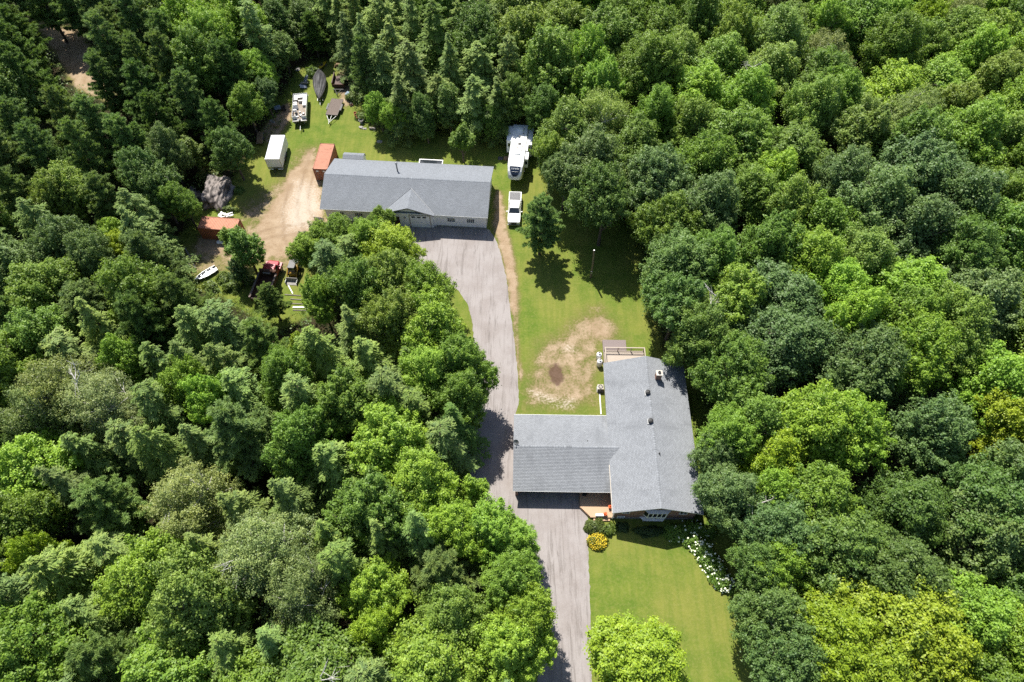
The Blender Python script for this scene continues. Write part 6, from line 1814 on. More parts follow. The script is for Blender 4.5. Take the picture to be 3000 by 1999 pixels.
    ('h', 'H', -39.9, 30.6, 2.7, 15.8, 'pale green hemlock left woods, middle, level with garage'),
    ('m', 'L', -53.7, 29.3, 4.5, 13.0, 'bright green broadleaf tree at the left edge, lower part'),
    ('m', 'G', -76.1, 65.9, 4.5, 14.9, 'right of two mid green broadleaf trees at the left edge, level with workshop'),
    ('m', 'L', 65.9, 38.8, 5.1, 15.1, 'right of two bright green broadleaf trees at the right edge below the middle'),
    ('h', 'H', -31.5, 19.1, 3.1, 16.1, 'left of two pale green hemlocks left woods below the middle'),
    ('m', 'D', 42.6, 23.4, 4.0, 14.1, 'rightmost of the dark green broadleaf trees right woods level with the front lawn'),
    ('m', 'G', 54.9, 43.9, 4.1, 16.5, 'right of two mid green broadleaf trees at the right edge level with the house'),
    ('m', 'L', 26.3, 115.6, 4.4, 14.7, 'leftmost of the bright green broadleaf trees at the top edge right of centre'),
    ('m', 'B', 32.7, 44.1, 4.8, 13.8, 'leftmost of the blue-green broadleaf trees right woods level with the rear deck'),
    ('m', 'G', 11.2, 124.5, 4.6, 14.6, 'second from left of the mid green broadleaf trees behind the camper'),
    ('m', 'O', 86.5, 86.6, 4.2, 15.1, 'rightmost of the olive green broadleaf trees far right, upper woods'),
    ('p', 'D', -96.7, 111.2, 4.3, 12.9, 'second from left of the dark green pines in the top left corner'),
    ('m', 'G', 60.7, 78.9, 4.8, 16.1, 'leftmost of the mid green broadleaf trees at the right edge, upper half'),
    ('m', 'O', 94.4, 114.4, 4.2, 13.5, 'rightmost of the olive green broadleaf trees at the top right corner'),
    ('m', 'L', 14.6, 93.7, 3.9, 14.0, 'bright green broadleaf tree right of the camper'),
    ('p', 'P', -88.7, 93.8, 3.8, 16.5, 'leftmost of the grey-green pines in the top left corner'),
    ('h', 'H', -24.4, 24.7, 2.7, 16.0, 'left of two pale green hemlocks left woods level with the garage'),
    ('h', 'P', -48.6, 30.5, 2.7, 13.4, 'grey-green hemlock at the left edge, below the middle'),
    ('p', 'P', -93.5, 106.5, 3.8, 14.1, 'second from left of the grey-green pines in the top left corner'),
    ('m', 'G', 18.1, 79.5, 4.7, 13.7, 'mid green broadleaf tree right of the camper'),
    ('p', 'P', -55.7, 51.3, 4.3, 12.9, 'leftmost of the grey-green pines below the crosswise container'),
    ('m', 'G', 30.6, 126.3, 3.8, 15.1, 'second from left of the mid green broadleaf trees at the top edge right of centre'),
    ('p', 'P', -53.5, 5.9, 3.5, 14.8, 'left of two grey-green pines in the bottom left corner'),
    ('m', 'G', 67.5, 60.7, 4.8, 15.4, 'third from left of the mid green broadleaf trees at the right edge, upper half'),
    ('m', 'O', 46.9, 58.1, 4.0, 14.7, 'right of two olive green broadleaf trees in the middle of the right woods'),
    ('m', 'L', 39.1, 112.5, 4.5, 14.1, 'third from left of the bright green broadleaf trees at the top edge right of centre'),
    ('m', 'G', 34.7, 119.2, 4.9, 13.4, 'fourth from left of the mid green broadleaf trees at the top edge right of centre'),
    ('h', 'H', -31.6, 116.4, 2.6, 12.7, 'third from left of the pale green hemlocks behind the covered boat'),
    ('m', 'D', -86.7, 87.7, 4.1, 12.6, 'second from left of the dark green broadleaf trees left of the bare slope'),
    ('m', 'O', 48.3, 110.7, 4.4, 12.6, 'rightmost of the olive green broadleaf trees at the top edge right of centre'),
    ('m', 'B', 56.0, 25.8, 4.0, 14.6, 'right of two blue-green broadleaf trees at the right edge, lower half'),
    ('m', 'L', 71.8, 126.7, 4.6, 12.7, 'fifth from left of the bright green broadleaf trees at the top edge, right part'),
    ('h', 'H', -30.1, 23.6, 3.0, 15.1, 'right of two pale green hemlocks left woods below the middle'),
    ('h', 'P', -18.2, 122.0, 3.0, 13.8, 'second from left of the grey-green hemlocks at the top centre edge'),
    ('p', 'P', -59.1, 69.8, 3.6, 13.5, 'grey-green pine left of the crosswise container'),
    ('m', 'O', 71.5, 52.6, 4.0, 12.5, 'right of two olive green broadleaf trees at the right edge level with the house'),
    ('m', 'P', -69.1, 57.7, 4.4, 12.6, 'grey-green broadleaf tree at the left edge, level with workshop'),
    ('h', 'P', -66.2, 64.4, 2.8, 15.1, 'right of two grey-green hemlocks at the left edge, level with workshop'),
    ('m', 'D', -27.0, 120.5, 4.5, 14.6, 'dark green broadleaf tree behind the covered boat'),
    ('m', 'G', -67.6, 35.7, 5.0, 12.8, 'left of two mid green broadleaf trees at the left edge, below the middle'),
    ('m', 'O', 6.3, 98.6, 5.0, 16.5, 'second from left of the olive green broadleaf trees behind the camper'),
    ('m', 'D', -6.3, 105.4, 4.6, 15.4, 'right of two dark green broadleaf trees at the top centre edge'),
    ('p', 'P', -72.0, 122.4, 3.4, 16.3, 'leftmost of the grey-green pines right of the bare slope'),
    ('m', 'L', 72.1, 119.2, 3.8, 16.3, 'rightmost of the bright green broadleaf trees at the top edge, right part'),
    ('p', 'D', -58.9, 91.9, 4.3, 15.6, 'dark green pine right of the bare slope'),
    ('m', 'B', 51.4, 4.5, 3.9, 13.9, 'blue-green broadleaf tree at the right edge, bottom'),
    ('m', 'L', 55.9, 126.5, 5.3, 13.6, 'leftmost of the bright green broadleaf trees at the top edge, right part'),
    ('m', 'G', 43.7, 117.0, 3.9, 14.4, 'sixth from left of the mid green broadleaf trees at the top edge right of centre'),
    ('p', 'P', -62.7, 100.2, 3.3, 15.1, 'third from left of the grey-green pines right of the bare slope'),
    ('m', 'P', -74.7, 127.9, 5.1, 15.2, 'grey-green broadleaf tree right of the bare slope'),
    ('m', 'L', 53.6, 53.8, 5.0, 13.6, 'right of two bright green broadleaf trees at the right edge level with the house'),
    ('m', 'O', 76.6, 107.4, 4.7, 14.3, 'leftmost of the olive green broadleaf trees at the top right corner'),
    ('m', 'G', -62.2, 54.5, 4.5, 13.6, 'right of two mid green broadleaf trees at the left edge, above the middle'),
    ('h', 'P', -22.0, 99.5, 2.9, 13.7, 'grey-green hemlock behind the yard'),
    ('m', 'L', 95.8, 107.8, 4.2, 13.0, 'rightmost of the bright green broadleaf trees at the top right corner'),
    ('p', 'P', -90.4, 115.4, 3.3, 13.0, 'sixth from left of the grey-green pines in the top left corner'),
    ('p', 'P', -80.4, 118.3, 3.5, 15.3, 'ninth from left of the grey-green pines in the top left corner'),
    ('m', 'G', 32.6, 110.0, 3.9, 16.2, 'third from left of the mid green broadleaf trees at the top edge right of centre'),
    ('m', 'O', 28.4, 84.2, 4.3, 14.6, 'left of two olive green broadleaf trees upper right woods'),
    ('h', 'H', -4.8, 114.0, 2.7, 14.7, 'sixth from left of the pale green hemlocks at the top centre edge'),
    ('m', 'D', -84.7, 79.7, 4.5, 14.5, 'leftmost of the dark green broadleaf trees left of the bare slope'),
    ('p', 'P', -68.1, 126.4, 3.4, 12.8, 'sixth from left of the grey-green pines right of the bare slope'),
    ('m', 'G', 84.4, 128.4, 3.9, 13.2, 'leftmost of the mid green broadleaf trees at the top right corner'),
    ('p', 'P', -80.3, 73.0, 4.2, 16.0, 'leftmost of the grey-green pines left of the bare slope'),
    ('m', 'G', 99.1, 122.3, 3.8, 13.2, 'rightmost of the mid green broadleaf trees at the top right corner'),
    ('h', 'P', -12.7, 7.4, 2.8, 14.9, 'grey-green hemlock beside the driveway at the bottom'),
    ('m', 'O', 87.3, 96.8, 5.0, 12.7, 'fourth from left of the olive green broadleaf trees far right, upper woods'),
    ('p', 'D', -88.3, 109.6, 4.2, 13.5, 'fourth from left of the dark green pines in the top left corner'),
    ('m', 'B', 64.0, 73.7, 4.0, 12.5, 'fourth from left of the blue-green broadleaf trees at the right edge, upper half'),
    ('h', 'P', -14.9, 38.1, 3.0, 14.9, 'grey-green hemlock in the grove beside the upper driveway'),
    ('h', 'H', -41.2, 47.5, 2.5, 13.8, 'right of two pale green hemlocks below the crosswise container'),
    ('p', 'P', -68.6, 85.4, 3.3, 16.3, 'sixth from left of the grey-green pines left of the bare slope'),
    ('h', 'H', -0.3, 120.3, 2.8, 14.1, 'rightmost of the pale green hemlocks at the top centre edge'),
    ('m', 'G', -75.8, 58.1, 4.2, 14.5, 'left of two mid green broadleaf trees at the left edge, level with workshop'),
    ('p', 'P', -90.9, 100.3, 4.0, 13.1, 'third from left of the grey-green pines in the top left corner'),
    ('m', 'O', -13.6, 117.5, 4.4, 15.9, 'leftmost of the olive green broadleaf trees at the top centre edge'),
    ('m', 'L', 79.3, 88.4, 4.4, 14.9, 'rightmost of the bright green broadleaf trees far right, upper woods'),
    ('h', 'H', -52.9, 11.1, 3.2, 14.3, 'leftmost of the pale green hemlocks in the bottom left corner'),
    ('m', 'G', 19.5, 118.4, 4.0, 13.8, 'sixth from left of the mid green broadleaf trees behind the camper'),
    ('p', 'P', -56.7, 126.0, 4.0, 15.0, 'grey-green pine behind the pontoon boat'),
    ('m', 'L', 70.8, 95.9, 5.2, 12.8, 'leftmost of the bright green broadleaf trees far right, upper woods'),
    ('h', 'P', -0.9, 99.1, 2.7, 15.5, 'rightmost of the grey-green hemlocks behind the workshop, right part'),
    ('h', 'H', -42.5, 19.4, 3.2, 13.2, 'pale green hemlock at the left edge, lower part'),
    ('m', 'G', -30.3, 128.8, 4.9, 12.8, 'mid green broadleaf tree behind the covered boat'),
    ('m', 'G', 17.6, 125.4, 4.1, 16.1, 'fourth from left of the mid green broadleaf trees behind the camper'),
    ('m', 'O', 42.9, 97.5, 4.8, 14.3, 'right of two olive green broadleaf trees upper right woods'),
    ('m', 'O', 70.2, 106.3, 4.1, 13.4, 'olive green broadleaf tree at the top edge, right part'),
    ('h', 'P', -45.7, 4.2, 2.6, 15.3, 'left of two grey-green hemlocks in the bottom left corner'),
    ('m', 'G', 80.8, 68.0, 5.4, 14.7, 'rightmost of the mid green broadleaf trees at the right edge, upper half'),
    ('m', 'L', 12.7, 99.7, 3.9, 16.0, 'third from left of the bright green broadleaf trees behind the camper'),
    ('h', 'P', -71.3, 62.6, 2.5, 13.8, 'left of two grey-green hemlocks at the left edge, level with workshop'),
    ('m', 'L', 48.5, 41.9, 4.2, 16.4, 'left of two bright green broadleaf trees at the right edge level with the house'),
    ('h', 'H', -17.8, 17.5, 2.6, 15.6, 'right of two pale green hemlocks left woods level with the front gable'),
    ('p', 'P', -62.0, 124.1, 3.4, 15.9, 'ninth from left of the grey-green pines right of the bare slope'),
    ('h', 'P', -36.0, 31.2, 3.0, 14.1, 'right of two grey-green hemlocks left woods, middle, level with garage'),
    ('h', 'P', -17.8, 111.6, 2.8, 15.1, 'leftmost of the grey-green hemlocks at the top centre edge'),
    ('h', 'P', -40.3, 4.7, 2.9, 15.1, 'right of two grey-green hemlocks in the bottom left corner'),
    ('h', 'P', -53.8, 17.6, 2.6, 15.3, 'third from left of the grey-green hemlocks at the left edge, lower part'),
    ('h', 'H', -33.8, 121.0, 3.2, 16.3, 'second from left of the pale green hemlocks behind the covered boat'),
    ('m', 'O', 38.0, 106.3, 3.9, 15.8, 'second from left of the olive green broadleaf trees at the top edge right of centre'),
    ('h', 'H', -43.0, 13.6, 2.6, 12.7, 'rightmost of the pale green hemlocks in the bottom left corner'),
    ('h', 'P', -58.4, 20.0, 2.6, 13.9, 'leftmost of the grey-green hemlocks at the left edge, lower part'),
    ('m', 'L', 84.3, 79.5, 4.3, 13.4, 'second from left of the bright green broadleaf trees at the right edge, upper half'),
    ('m', 'L', 37.0, 129.3, 4.9, 12.8, 'second from left of the bright green broadleaf trees at the top edge right of centre'),
    ('m', 'L', 42.6, 47.7, 3.9, 16.4, 'right of two bright green broadleaf trees right woods level with the rear deck'),
    ('m', 'G', -82.5, 124.6, 5.1, 12.7, 'mid green broadleaf tree in the top left corner'),
    ('h', 'P', -11.3, 100.0, 2.8, 15.4, 'leftmost of the grey-green hemlocks behind the workshop, right part'),
    ('h', 'H', -25.9, 106.0, 2.7, 15.2, 'rightmost of the pale green hemlocks behind the covered boat'),
    ('h', 'H', -27.9, 114.0, 2.5, 14.3, 'fourth from left of the pale green hemlocks behind the covered boat'),
    ('p', 'P', -68.0, 114.0, 3.3, 14.5, 'second from left of the grey-green pines right of the bare slope'),
    ('m', 'G', 45.4, 5.2, 3.9, 13.5, 'mid green broadleaf tree at the right edge, bottom'),
    ('h', 'H', -52.1, 46.9, 3.0, 16.3, 'left of two pale green hemlocks below the crosswise container'),
    ('p', 'P', -64.0, 77.9, 3.5, 16.2, 'rightmost of the grey-green pines left of the bare slope'),
    ('m', 'G', 18.6, 111.6, 4.2, 14.0, 'fifth from left of the mid green broadleaf trees behind the camper'),
    ('m', 'L', 76.3, 57.8, 4.4, 12.7, 'rightmost of the bright green broadleaf trees at the right edge, upper half'),
    ('h', 'H', -9.7, 4.4, 2.6, 16.5, 'left of two pale green hemlocks beside the driveway at the bottom'),
    ('m', 'L', 68.1, 115.2, 3.9, 12.7, 'fourth from left of the bright green broadleaf trees at the top edge, right part'),
    ('h', 'H', -23.1, 43.4, 3.1, 15.6, 'second from left of the pale green hemlocks in the grove left of the back lawn'),
    ('m', 'L', 54.9, 110.4, 4.0, 14.7, 'second from left of the bright green broadleaf trees at the top edge, right part'),
    ('b', 'S', 62.9, 86.7, 4.0, 14.3, 'silvery birch far right, upper woods'),
    ('h', 'P', -3.0, 110.1, 2.8, 14.1, 'rightmost of the grey-green hemlocks at the top centre edge'),
    ('p', 'P', -66.6, 120.6, 3.9, 13.3, 'fifth from left of the grey-green pines right of the bare slope'),
    ('m', 'L', 38.3, 73.2, 3.8, 13.8, 'bright green broadleaf tree right of the camper, deeper in the woods'),
    ('m', 'L', 83.4, 107.6, 4.8, 13.6, 'fourth from left of the bright green broadleaf trees at the top right corner'),
    ('m', 'D', 57.4, 18.9, 3.9, 16.0, 'right of two dark green broadleaf trees at the right edge, lower half'),
    ('h', 'H', -0.6, 4.0, 2.8, 15.6, 'right of two pale green hemlocks beside the driveway at the bottom'),
    ('m', 'G', 25.3, 107.8, 4.4, 13.7, 'leftmost of the mid green broadleaf trees at the top edge right of centre'),
    ('m', 'O', 75.8, 83.1, 3.9, 13.1, 'third from left of the olive green broadleaf trees far right, upper woods'),
    ('p', 'P', -80.1, 83.6, 3.4, 15.1, 'second from left of the grey-green pines left of the bare slope'),
    ('h', 'H', -25.0, 36.9, 2.7, 15.5, 'leftmost of the pale green hemlocks in the grove left of the back lawn'),
    ('h', 'P', -10.0, 127.6, 2.8, 12.7, 'third from left of the grey-green hemlocks at the top centre edge'),
    ('m', 'O', 9.1, 111.0, 4.5, 13.7, 'rightmost of the olive green broadleaf trees behind the camper'),
    ('m', 'L', 53.4, 90.2, 4.0, 14.6, 'left of two bright green broadleaf trees upper right woods, farther right'),
    ('p', 'D', -55.7, 86.9, 3.4, 14.0, 'left of two dark green pines above the large boulder'),
    ('h', 'H', -27.9, 9.6, 2.5, 14.4, 'pale green hemlock at the bottom edge, left part'),
    ('h', 'H', -23.2, 10.4, 2.8, 14.9, 'pale green hemlock at the bottom edge, centre left'),
    ('h', 'P', -43.9, 32.0, 2.9, 13.0, 'left of two grey-green hemlocks left woods, middle, level with garage'),
    ('m', 'G', 43.5, 64.2, 4.6, 14.2, 'rightmost of the mid green broadleaf trees in the middle of the right woods'),
    ('m', 'G', 48.2, 129.8, 5.0, 12.6, 'rightmost of the mid green broadleaf trees at the top edge right of centre'),
    ('m', 'G', 89.4, 110.7, 3.9, 15.9, 'second from left of the mid green broadleaf trees at the top right corner'),
    ('p', 'D', -47.0, 99.3, 3.5, 14.2, 'dark green pine behind the pontoon boat'),
    ('p', 'D', -47.0, 47.8, 3.6, 15.1, 'dark green pine below the crosswise container'),
    ('h', 'H', -11.0, 36.5, 2.6, 12.7, 'pale green hemlock in the grove beside the upper driveway'),
    ('h', 'H', -9.8, 21.3, 2.7, 16.2, 'right of two pale green hemlocks beside the driveway below the garage'),
    ('p', 'P', -59.2, 105.0, 3.5, 15.0, 'seventh from left of the grey-green pines right of the bare slope'),
    ('m', 'G', 6.8, 119.7, 4.4, 13.7, 'leftmost of the mid green broadleaf trees behind the camper'),
    ('m', 'O', 97.5, 128.3, 3.9, 13.0, 'second from left of the olive green broadleaf trees at the top right corner'),
    ('h', 'P', -50.8, 63.4, 3.1, 15.4, 'right of two grey-green hemlocks left of the crosswise container'),
    ('b', 'S', 49.2, 117.6, 3.8, 16.1, 'silvery birch at the top edge right of centre'),
    ('h', 'H', -55.3, 43.9, 3.2, 13.4, 'right of two pale green hemlocks at the left edge, above the middle'),
    ('h', 'H', -19.5, 20.7, 2.5, 14.0, 'left of two pale green hemlocks left woods level with the front gable'),
    ('h', 'H', -50.1, 14.1, 2.7, 16.3, 'second from left of the pale green hemlocks in the bottom left corner'),
    ('h', 'P', -3.9, 118.7, 2.8, 14.7, 'fourth from left of the grey-green hemlocks at the top centre edge'),
    ('h', 'H', -44.9, 108.4, 3.0, 15.9, 'pale green hemlock behind the pontoon boat'),
    ('m', 'G', 24.6, 129.3, 4.6, 12.7, 'seventh from left of the mid green broadleaf trees behind the camper'),
    ('h', 'P', -49.0, 26.5, 2.6, 15.6, 'rightmost of the grey-green hemlocks at the left edge, lower part'),
    ('h', 'P', -41.7, 35.4, 2.8, 15.7, 'left of two grey-green hemlocks left woods below the dump truck'),
    ('p', 'P', -76.7, 121.4, 3.3, 14.3, 'tenth from left of the grey-green pines in the top left corner'),
    ('m', 'D', -17.1, 128.1, 4.0, 13.6, 'left of two dark green broadleaf trees at the top centre edge'),
    ('h', 'P', -28.7, 109.0, 2.7, 13.2, 'grey-green hemlock behind the covered boat'),
    ('h', 'P', -39.9, 43.0, 2.9, 14.8, 'right of two grey-green hemlocks left woods below the dump truck'),
    ('h', 'H', -36.0, 42.1, 2.6, 13.6, 'second from left of the pale green hemlocks left woods below the dump truck'),
    ('m', 'D', -98.2, 128.5, 4.1, 12.5, 'dark green broadleaf tree in the top left corner'),
    ('h', 'P', -41.5, 126.6, 2.7, 14.0, 'grey-green hemlock behind the pontoon boat'),
    ('p', 'P', -70.0, 109.0, 3.6, 14.1, 'rightmost of the grey-green pines in the top left corner'),
    ('p', 'P', -64.4, 49.4, 3.3, 15.4, 'grey-green pine at the left edge, above the middle'),
    ('p', 'D', -99.1, 116.9, 4.2, 14.8, 'leftmost of the dark green pines in the top left corner'),
    ('h', 'P', -54.3, 68.2, 2.8, 12.9, 'left of two grey-green hemlocks left of the crosswise container'),
]
DEAD = [(25.9, 24.5), (-25.8, 17.0), (-19.6, 8.6), (37.5, 93.0), (23.9, 48.2), (-49.6, 37.6)]
rt_ = random.Random(5)
for i, (k, cl, x, y, r_, h, lab) in enumerate(TREES):
    crown, trunk, H0, R0 = PROTO[k][rt_.randrange(len(PROTO[k]))]
    nm, cat = KIND[k]
    t = thing(nm, lab, cat, (x, y, 0), rt_.uniform(0, 360), GROUPS[k])
    t.scale = (r_ / R0, r_ / R0 * rt_.uniform(0.92, 1.08), h / H0)
    t.rotation_euler = (R(rt_.gauss(0, 1.5)), R(rt_.gauss(0, 1.5)), t.rotation_euler[2])
    piece('trunk', trunk, t)
    c = piece('crown', crown, t)
    base = COLS[cl]
    v = rt_.uniform(0.86, 1.16)
    c.color = (base[0] * v * rt_.uniform(0.92, 1.08), base[1] * v, base[2] * v * rt_.uniform(0.85, 1.15), 1)

# ---------------------------------------------------------------- bare dead trees among the crowns
def dead_tree(label, loc, h, seed, lean):
    rg = np.random.default_rng(seed)
    t = thing('dead_tree', label, 'dead tree', (*loc, 0), 0, 'bare dead trees')
    top = np.array([lean[0], lean[1], h])
    tr = MB()
    knots = [tuple(top * f + np.array([rg.normal(0, .12), rg.normal(0, .12), 0]) * (0 < f < 1)) for f in (0, .25, .5, .75, 1)]
    tr.tube([(0, 0, -0.2)] + knots[1:], [0.17, 0.14, 0.11, 0.075, 0.03], 7, cap=False)
    tr.build('trunk', 'bark_pale', t)
    for i in range(13):
        f = rg.uniform(0.5, 0.98)
        o = top * f
        a = rg.uniform(0, 6.28)
        L = rg.uniform(1.2, 3.0) * (1.25 - f * 0.6)
        d = np.array([math.cos(a), math.sin(a), rg.uniform(0.1, 0.7)])
        m1 = o + d * L * 0.55 + rg.normal(0, .1, 3)
        tip = o + d * L + np.array([0, 0, rg.uniform(-.1, .4)])
        b_ = MB()
        b_.tube([tuple(o), tuple(m1), tuple(tip)], [0.06, 0.042, 0.015], 5, cap=False)
        for q in range(4):
            s0 = o + (tip - o) * rg.uniform(0.3, 0.95)
            b_.tube([tuple(s0), tuple(s0 + rg.normal(0, 0.45, 3) + d * 0.5)], [0.028, 0.01], 4, cap=False)
        b_.build('branch', 'bark_pale', t)
for lab, loc, h, seed, lean in (
        ('pale bare dead tree right of the house roof corner', DEAD[0], 11.5, 1, (0.8, -0.5)), ('bare dead tree in the birches at lower left', DEAD[1], 15.2, 2, (-0.8, 0.4)),
        ('fallen-looking bare dead tree near the bottom edge left of driveway', DEAD[2], 14, 3, (2.2, -2.0)), ('grey bare dead tree in the upper right woods', DEAD[3], 14.5, 4, (0.5, 0.8)),
        ('bare dead tree right of the back lawn', DEAD[4], 14.5, 5, (1.2, 1.0)), ('bare dead tree in the silvery birch at the left edge', DEAD[5], 15.0, 6, (0.4, -0.6))):
    dead_tree(lab, loc, h, seed, lean)

# ---------------------------------------------------------------- shrubs and flowers by the house
def shrub_mesh(seed, rx, ry, h, n, leaf, mat='leaf'):
    rg = np.random.default_rng(seed)
    f = lobes(rg, 6, 0.2, 3.0)
    d = unit(rg.normal(size=(n, 3)) * np.array([1, 1, 0.9]))
    d[:, 2] = np.abs(d[:, 2])
    rad = rg.uniform(0.3, 1, n) ** 0.4 * f(d)
    p = d * rad[:, None] * np.array([rx, ry, h])
    nn = unit(d + np.array([0, 0, 0.5]) + rg.normal(0, 0.5, (n, 3)))
    return faces_mesh('foliage', leaf_quads(p, nn, leaf * rg.uniform(0.6, 1.3, n), rg, 0.6, 0.2), rg.normal(0.45, 0.2, n), mat)

def shrub(name, label, cat, loc, rx, ry, h, n, leaf, col, seed, group=None, rz=0):
    t = thing(name, label, cat, loc, rz, group)
    f = piece('foliage', shrub_mesh(seed, rx, ry, h, n, leaf), t)
    f.color = (*col, 1)
    st = MB()
    for i in range(6):
        a = i * 1.05
        st.tube([(0.05 * math.cos(a), 0.05 * math.sin(a), -0.05), (rx * 0.5 * math.cos(a), ry * 0.5 * math.sin(a), h * 0.6)], [0.03, 0.01], 4, cap=False)
    st.build('stem', 'bark', t)
    return t

def blooms(t, rx, ry, h, n, size, mat, seed, front=0.0):
    rg = np.random.default_rng(seed)
    mb = MB()
    for i in range(n):
        d = unit(rg.normal(size=3) + np.array([0, front, 0.5]))
        d[2] = abs(d[2])
        c = d * np.array([rx, ry, h]) * rg.uniform(0.92, 1.12)
        s = size * rg.uniform(0.7, 1.25)
        mb.lathe([(s * 0.35, -s * 0.55), (s, -s * 0.1), (s * 0.85, s * 0.4), (s * 0.3, s * 0.65)], tuple(c), 7)
    mb.build('flower_heads', mat, t)['kind'] = 'stuff'

hy = [((19.6, 24.0), 1.0, 'in the shade under the gable, nearest the window'), ((21.0, 24.2), 1.0, 'in gable shade left of the house corner'), ((22.4, 24.3), 1.0, 'first one in sun below the house corner'), ((23.6, 24.3), 0.8, 'smallest one, right of the house corner'),
      ((21.7, 22.9), 1.05, 'at the upper bend of the lawn edge'), ((22.7, 21.7), 1.15, 'third down along the lawn edge'), ((23.4, 20.3), 1.15, 'fourth down along the lawn edge'), ((24.0, 19.1), 1.1, 'second from the lower end of the row'), ((24.5, 18.1), 0.95, 'lowest of the row, full of blooms')]
for i, ((x, y), s, lab) in enumerate(hy):
    t = shrub('hydrangea_bush', 'white hydrangea bush ' + lab, 'shrub', (x, y, 0), s * 1.2, s * 1.15, 1.25 * s, 2000, 0.11, (.125, .225, .036), 700 + i, 'hydrangeas along the front lawn')
    blooms(t, s * 1.2, s * 1.15, 1.25 * s, (14, 16, 16, 8, 34, 30, 26, 42, 56)[i], 0.115, 'flower_white', 800 + i)
t = shrub('flowering_shrub', 'round yellow-flowered shrub between driveway and front lawn', 'shrub', (10.15, 22.9, 0), 1.15, 1.0, 0.95, 1500, 0.09, (.15, .17, .02), 720)
blooms(t, 1.15, 1.0, 0.95, 520, 0.05, 'flower_yellow', 820)
shrub('green_shrub', 'leafy green shrub beside the porch steps above yellow flowers', 'shrub', (10.0, 24.6, 0), 1.3, 1.0, 1.25, 2600, 0.11, (.10, .14, .035), 721)
shrub('grass_clump', 'arching green grass clump between porch shrub and house corner', 'grass clump', (11.7, 24.3, 0), 0.8, 0.8, 0.9, 1500, 0.12, (.11, .165, .03), 722)
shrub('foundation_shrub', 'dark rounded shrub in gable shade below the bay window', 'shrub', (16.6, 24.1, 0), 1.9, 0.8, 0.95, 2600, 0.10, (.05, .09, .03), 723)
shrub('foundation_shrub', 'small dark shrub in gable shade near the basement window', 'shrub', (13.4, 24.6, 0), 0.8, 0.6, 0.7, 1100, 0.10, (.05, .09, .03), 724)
shrub('fern_clump', 'pale green ferns by the stones left of pontoon boat', 'fern', (-42.9, 98.5, 0), 0.8, 0.8, 0.7, 900, 0.13, (.14, .21, .04), 725)
shrub('weedy_bush', 'bright green bush behind the covered boat', 'bush', (-37.4, 110.3, 0), 1.3, 1.3, 1.6, 1800, 0.13, (.11, .18, .03), 726)
shrub('weedy_bush', 'low green bush at the right edge of large boulder', 'bush', (-44.9, 80.2, 0), 0.9, 0.9, 1.2, 1300, 0.12, (.11, .19, .04), 727)
shrub('weedy_bush', 'olive green bush at the foot of the large boulder', 'bush', (-46.0, 75.9, 0), 1.8, 0.7, 0.7, 1600, 0.12, (.12, .17, .04), 728)
shrub('weedy_bush', 'olive brush on top of the slope above large boulder', 'bush', (-50.4, 82.9, 0), 1.6, 1.6, 2.4, 2200, 0.12, (.14, .165, .045), 729)
for i, (x, y, s, lab) in enumerate(((-43.2, 62.0, 1.1, 'weedy bush just right of the rowing boat'), (-41.4, 60.6, 1.3, 'weedy bush left of the dump truck tailgate'), (-39.6, 61.6, 1.1, 'low weeds beside the left side of dump truck'), (-44.6, 60.4, 1.2, 'weedy bush below the rowing boat stern'),
        (-28.7, 103.0, 1.4, 'bright bush at right of the wheelbarrow and mower'), (-26.6, 98.0, 1.3, 'bright bush behind the stone urn'), (-29.6, 60.4, 1.0, 'low bush right of the scrap lumber'))):
    shrub('weedy_bush', lab, 'bush', (x, y, 0), s, s, s, 1500, 0.13, (.12, .18, .04), 740 + i)

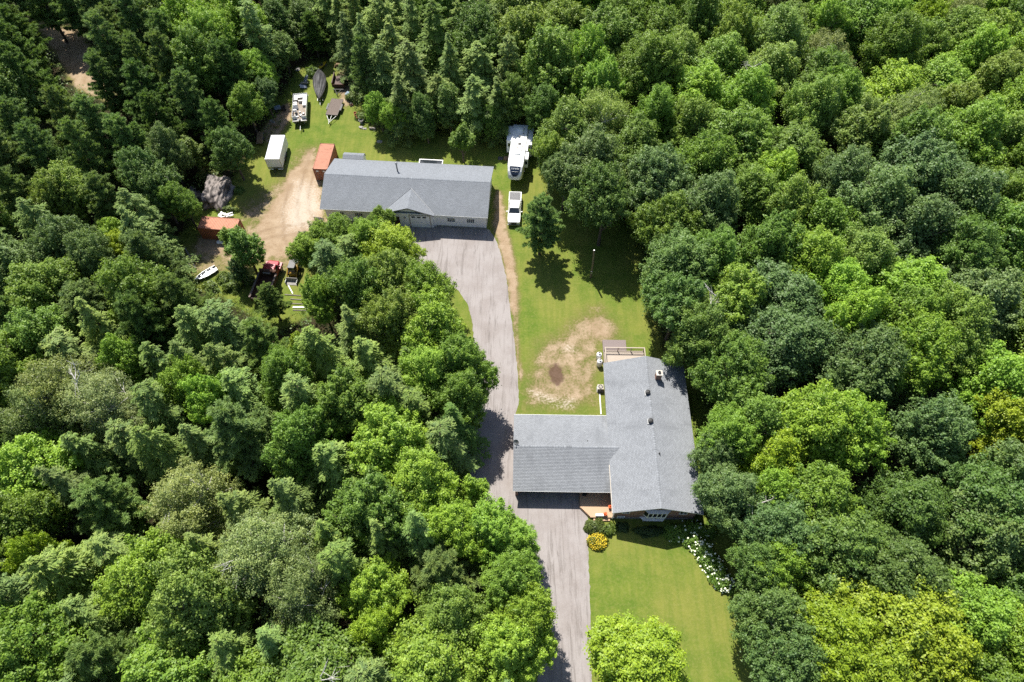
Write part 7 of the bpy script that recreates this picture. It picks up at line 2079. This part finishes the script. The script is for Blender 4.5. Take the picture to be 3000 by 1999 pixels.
# ---------------------------------------------------------------- undergrowth of the forest floor
rg = np.random.default_rng(99)
n = 5200
ux = rg.uniform(-112, 112, n * 3); uy = rg.uniform(2, 150, n * 3)
keep = (sdist(ux, uy, P_CLEAR) > 0.6) & (np.abs(ux) < 42 + 0.52 * uy + 8) & (sdist(ux, uy, P_SLOPE) > 0.3) & (sdist(ux, uy, P_SLOPE2) > 0.3)
ux, uy = ux[keep][:n], uy[keep][:n]
per = 40
sz = rg.uniform(0.6, 2.6, len(ux))
c0 = np.repeat(np.stack([ux, uy, sz * 0.5], 1), per, 0)
d = unit(rg.normal(size=(len(c0), 3)))
d[:, 2] = np.abs(d[:, 2])
p = c0 + d * np.repeat(sz, per)[:, None] * np.array([0.8, 0.8, 0.9])
cor = leaf_quads(p, unit(d + np.array([0, 0, 0.8]) + rg.normal(0, 0.4, d.shape)), 0.16 * rg.uniform(0.6, 1.3, len(p)), rg)
und = bpy.data.objects.new('undergrowth', faces_mesh('undergrowth', cor, rg.normal(0.45, 0.2, len(p)), 'leaf'))
C.objects.link(und)
und.color = (.11, .175, .04, 1)
tag(und, 'low green undergrowth of saplings and ferns under the woods', 'undergrowth', None, 'stuff')
# ragged weeds along the mown edges of the yard
n = 2600
wx = rg.uniform(-56, 32, n * 14); wy = rg.uniform(4, 116, n * 14)
sd_ = sdist(wx, wy, P_CLEAR)
k = (sd_ < 0.8) & (sd_ > -1.3) & (sdist(wx, wy, P_DRIVE) > 0.4)
wx, wy = wx[k][:n], wy[k][:n]
per = 12
c0 = np.repeat(np.stack([wx, wy, np.full(len(wx), 0.12)], 1), per, 0)
p = c0 + rg.normal(0, 0.22, c0.shape) * np.array([1, 1, 0.5])
p[:, 2] = np.abs(p[:, 2])
cor = leaf_quads(p, unit(np.array([0, 0, 0.7]) + rg.normal(0, 0.6, p.shape)), 0.10 * rg.uniform(0.6, 1.4, len(p)), rg, 0.4)
wd = bpy.data.objects.new('weeds', faces_mesh('weeds', cor, rg.normal(0.5, 0.2, len(p)), 'leaf'))
C.objects.link(wd)
wd.color = (.12, .175, .03, 1)
tag(wd, 'ragged weeds and tall grass along the wood edge', 'weeds', None, 'stuff')
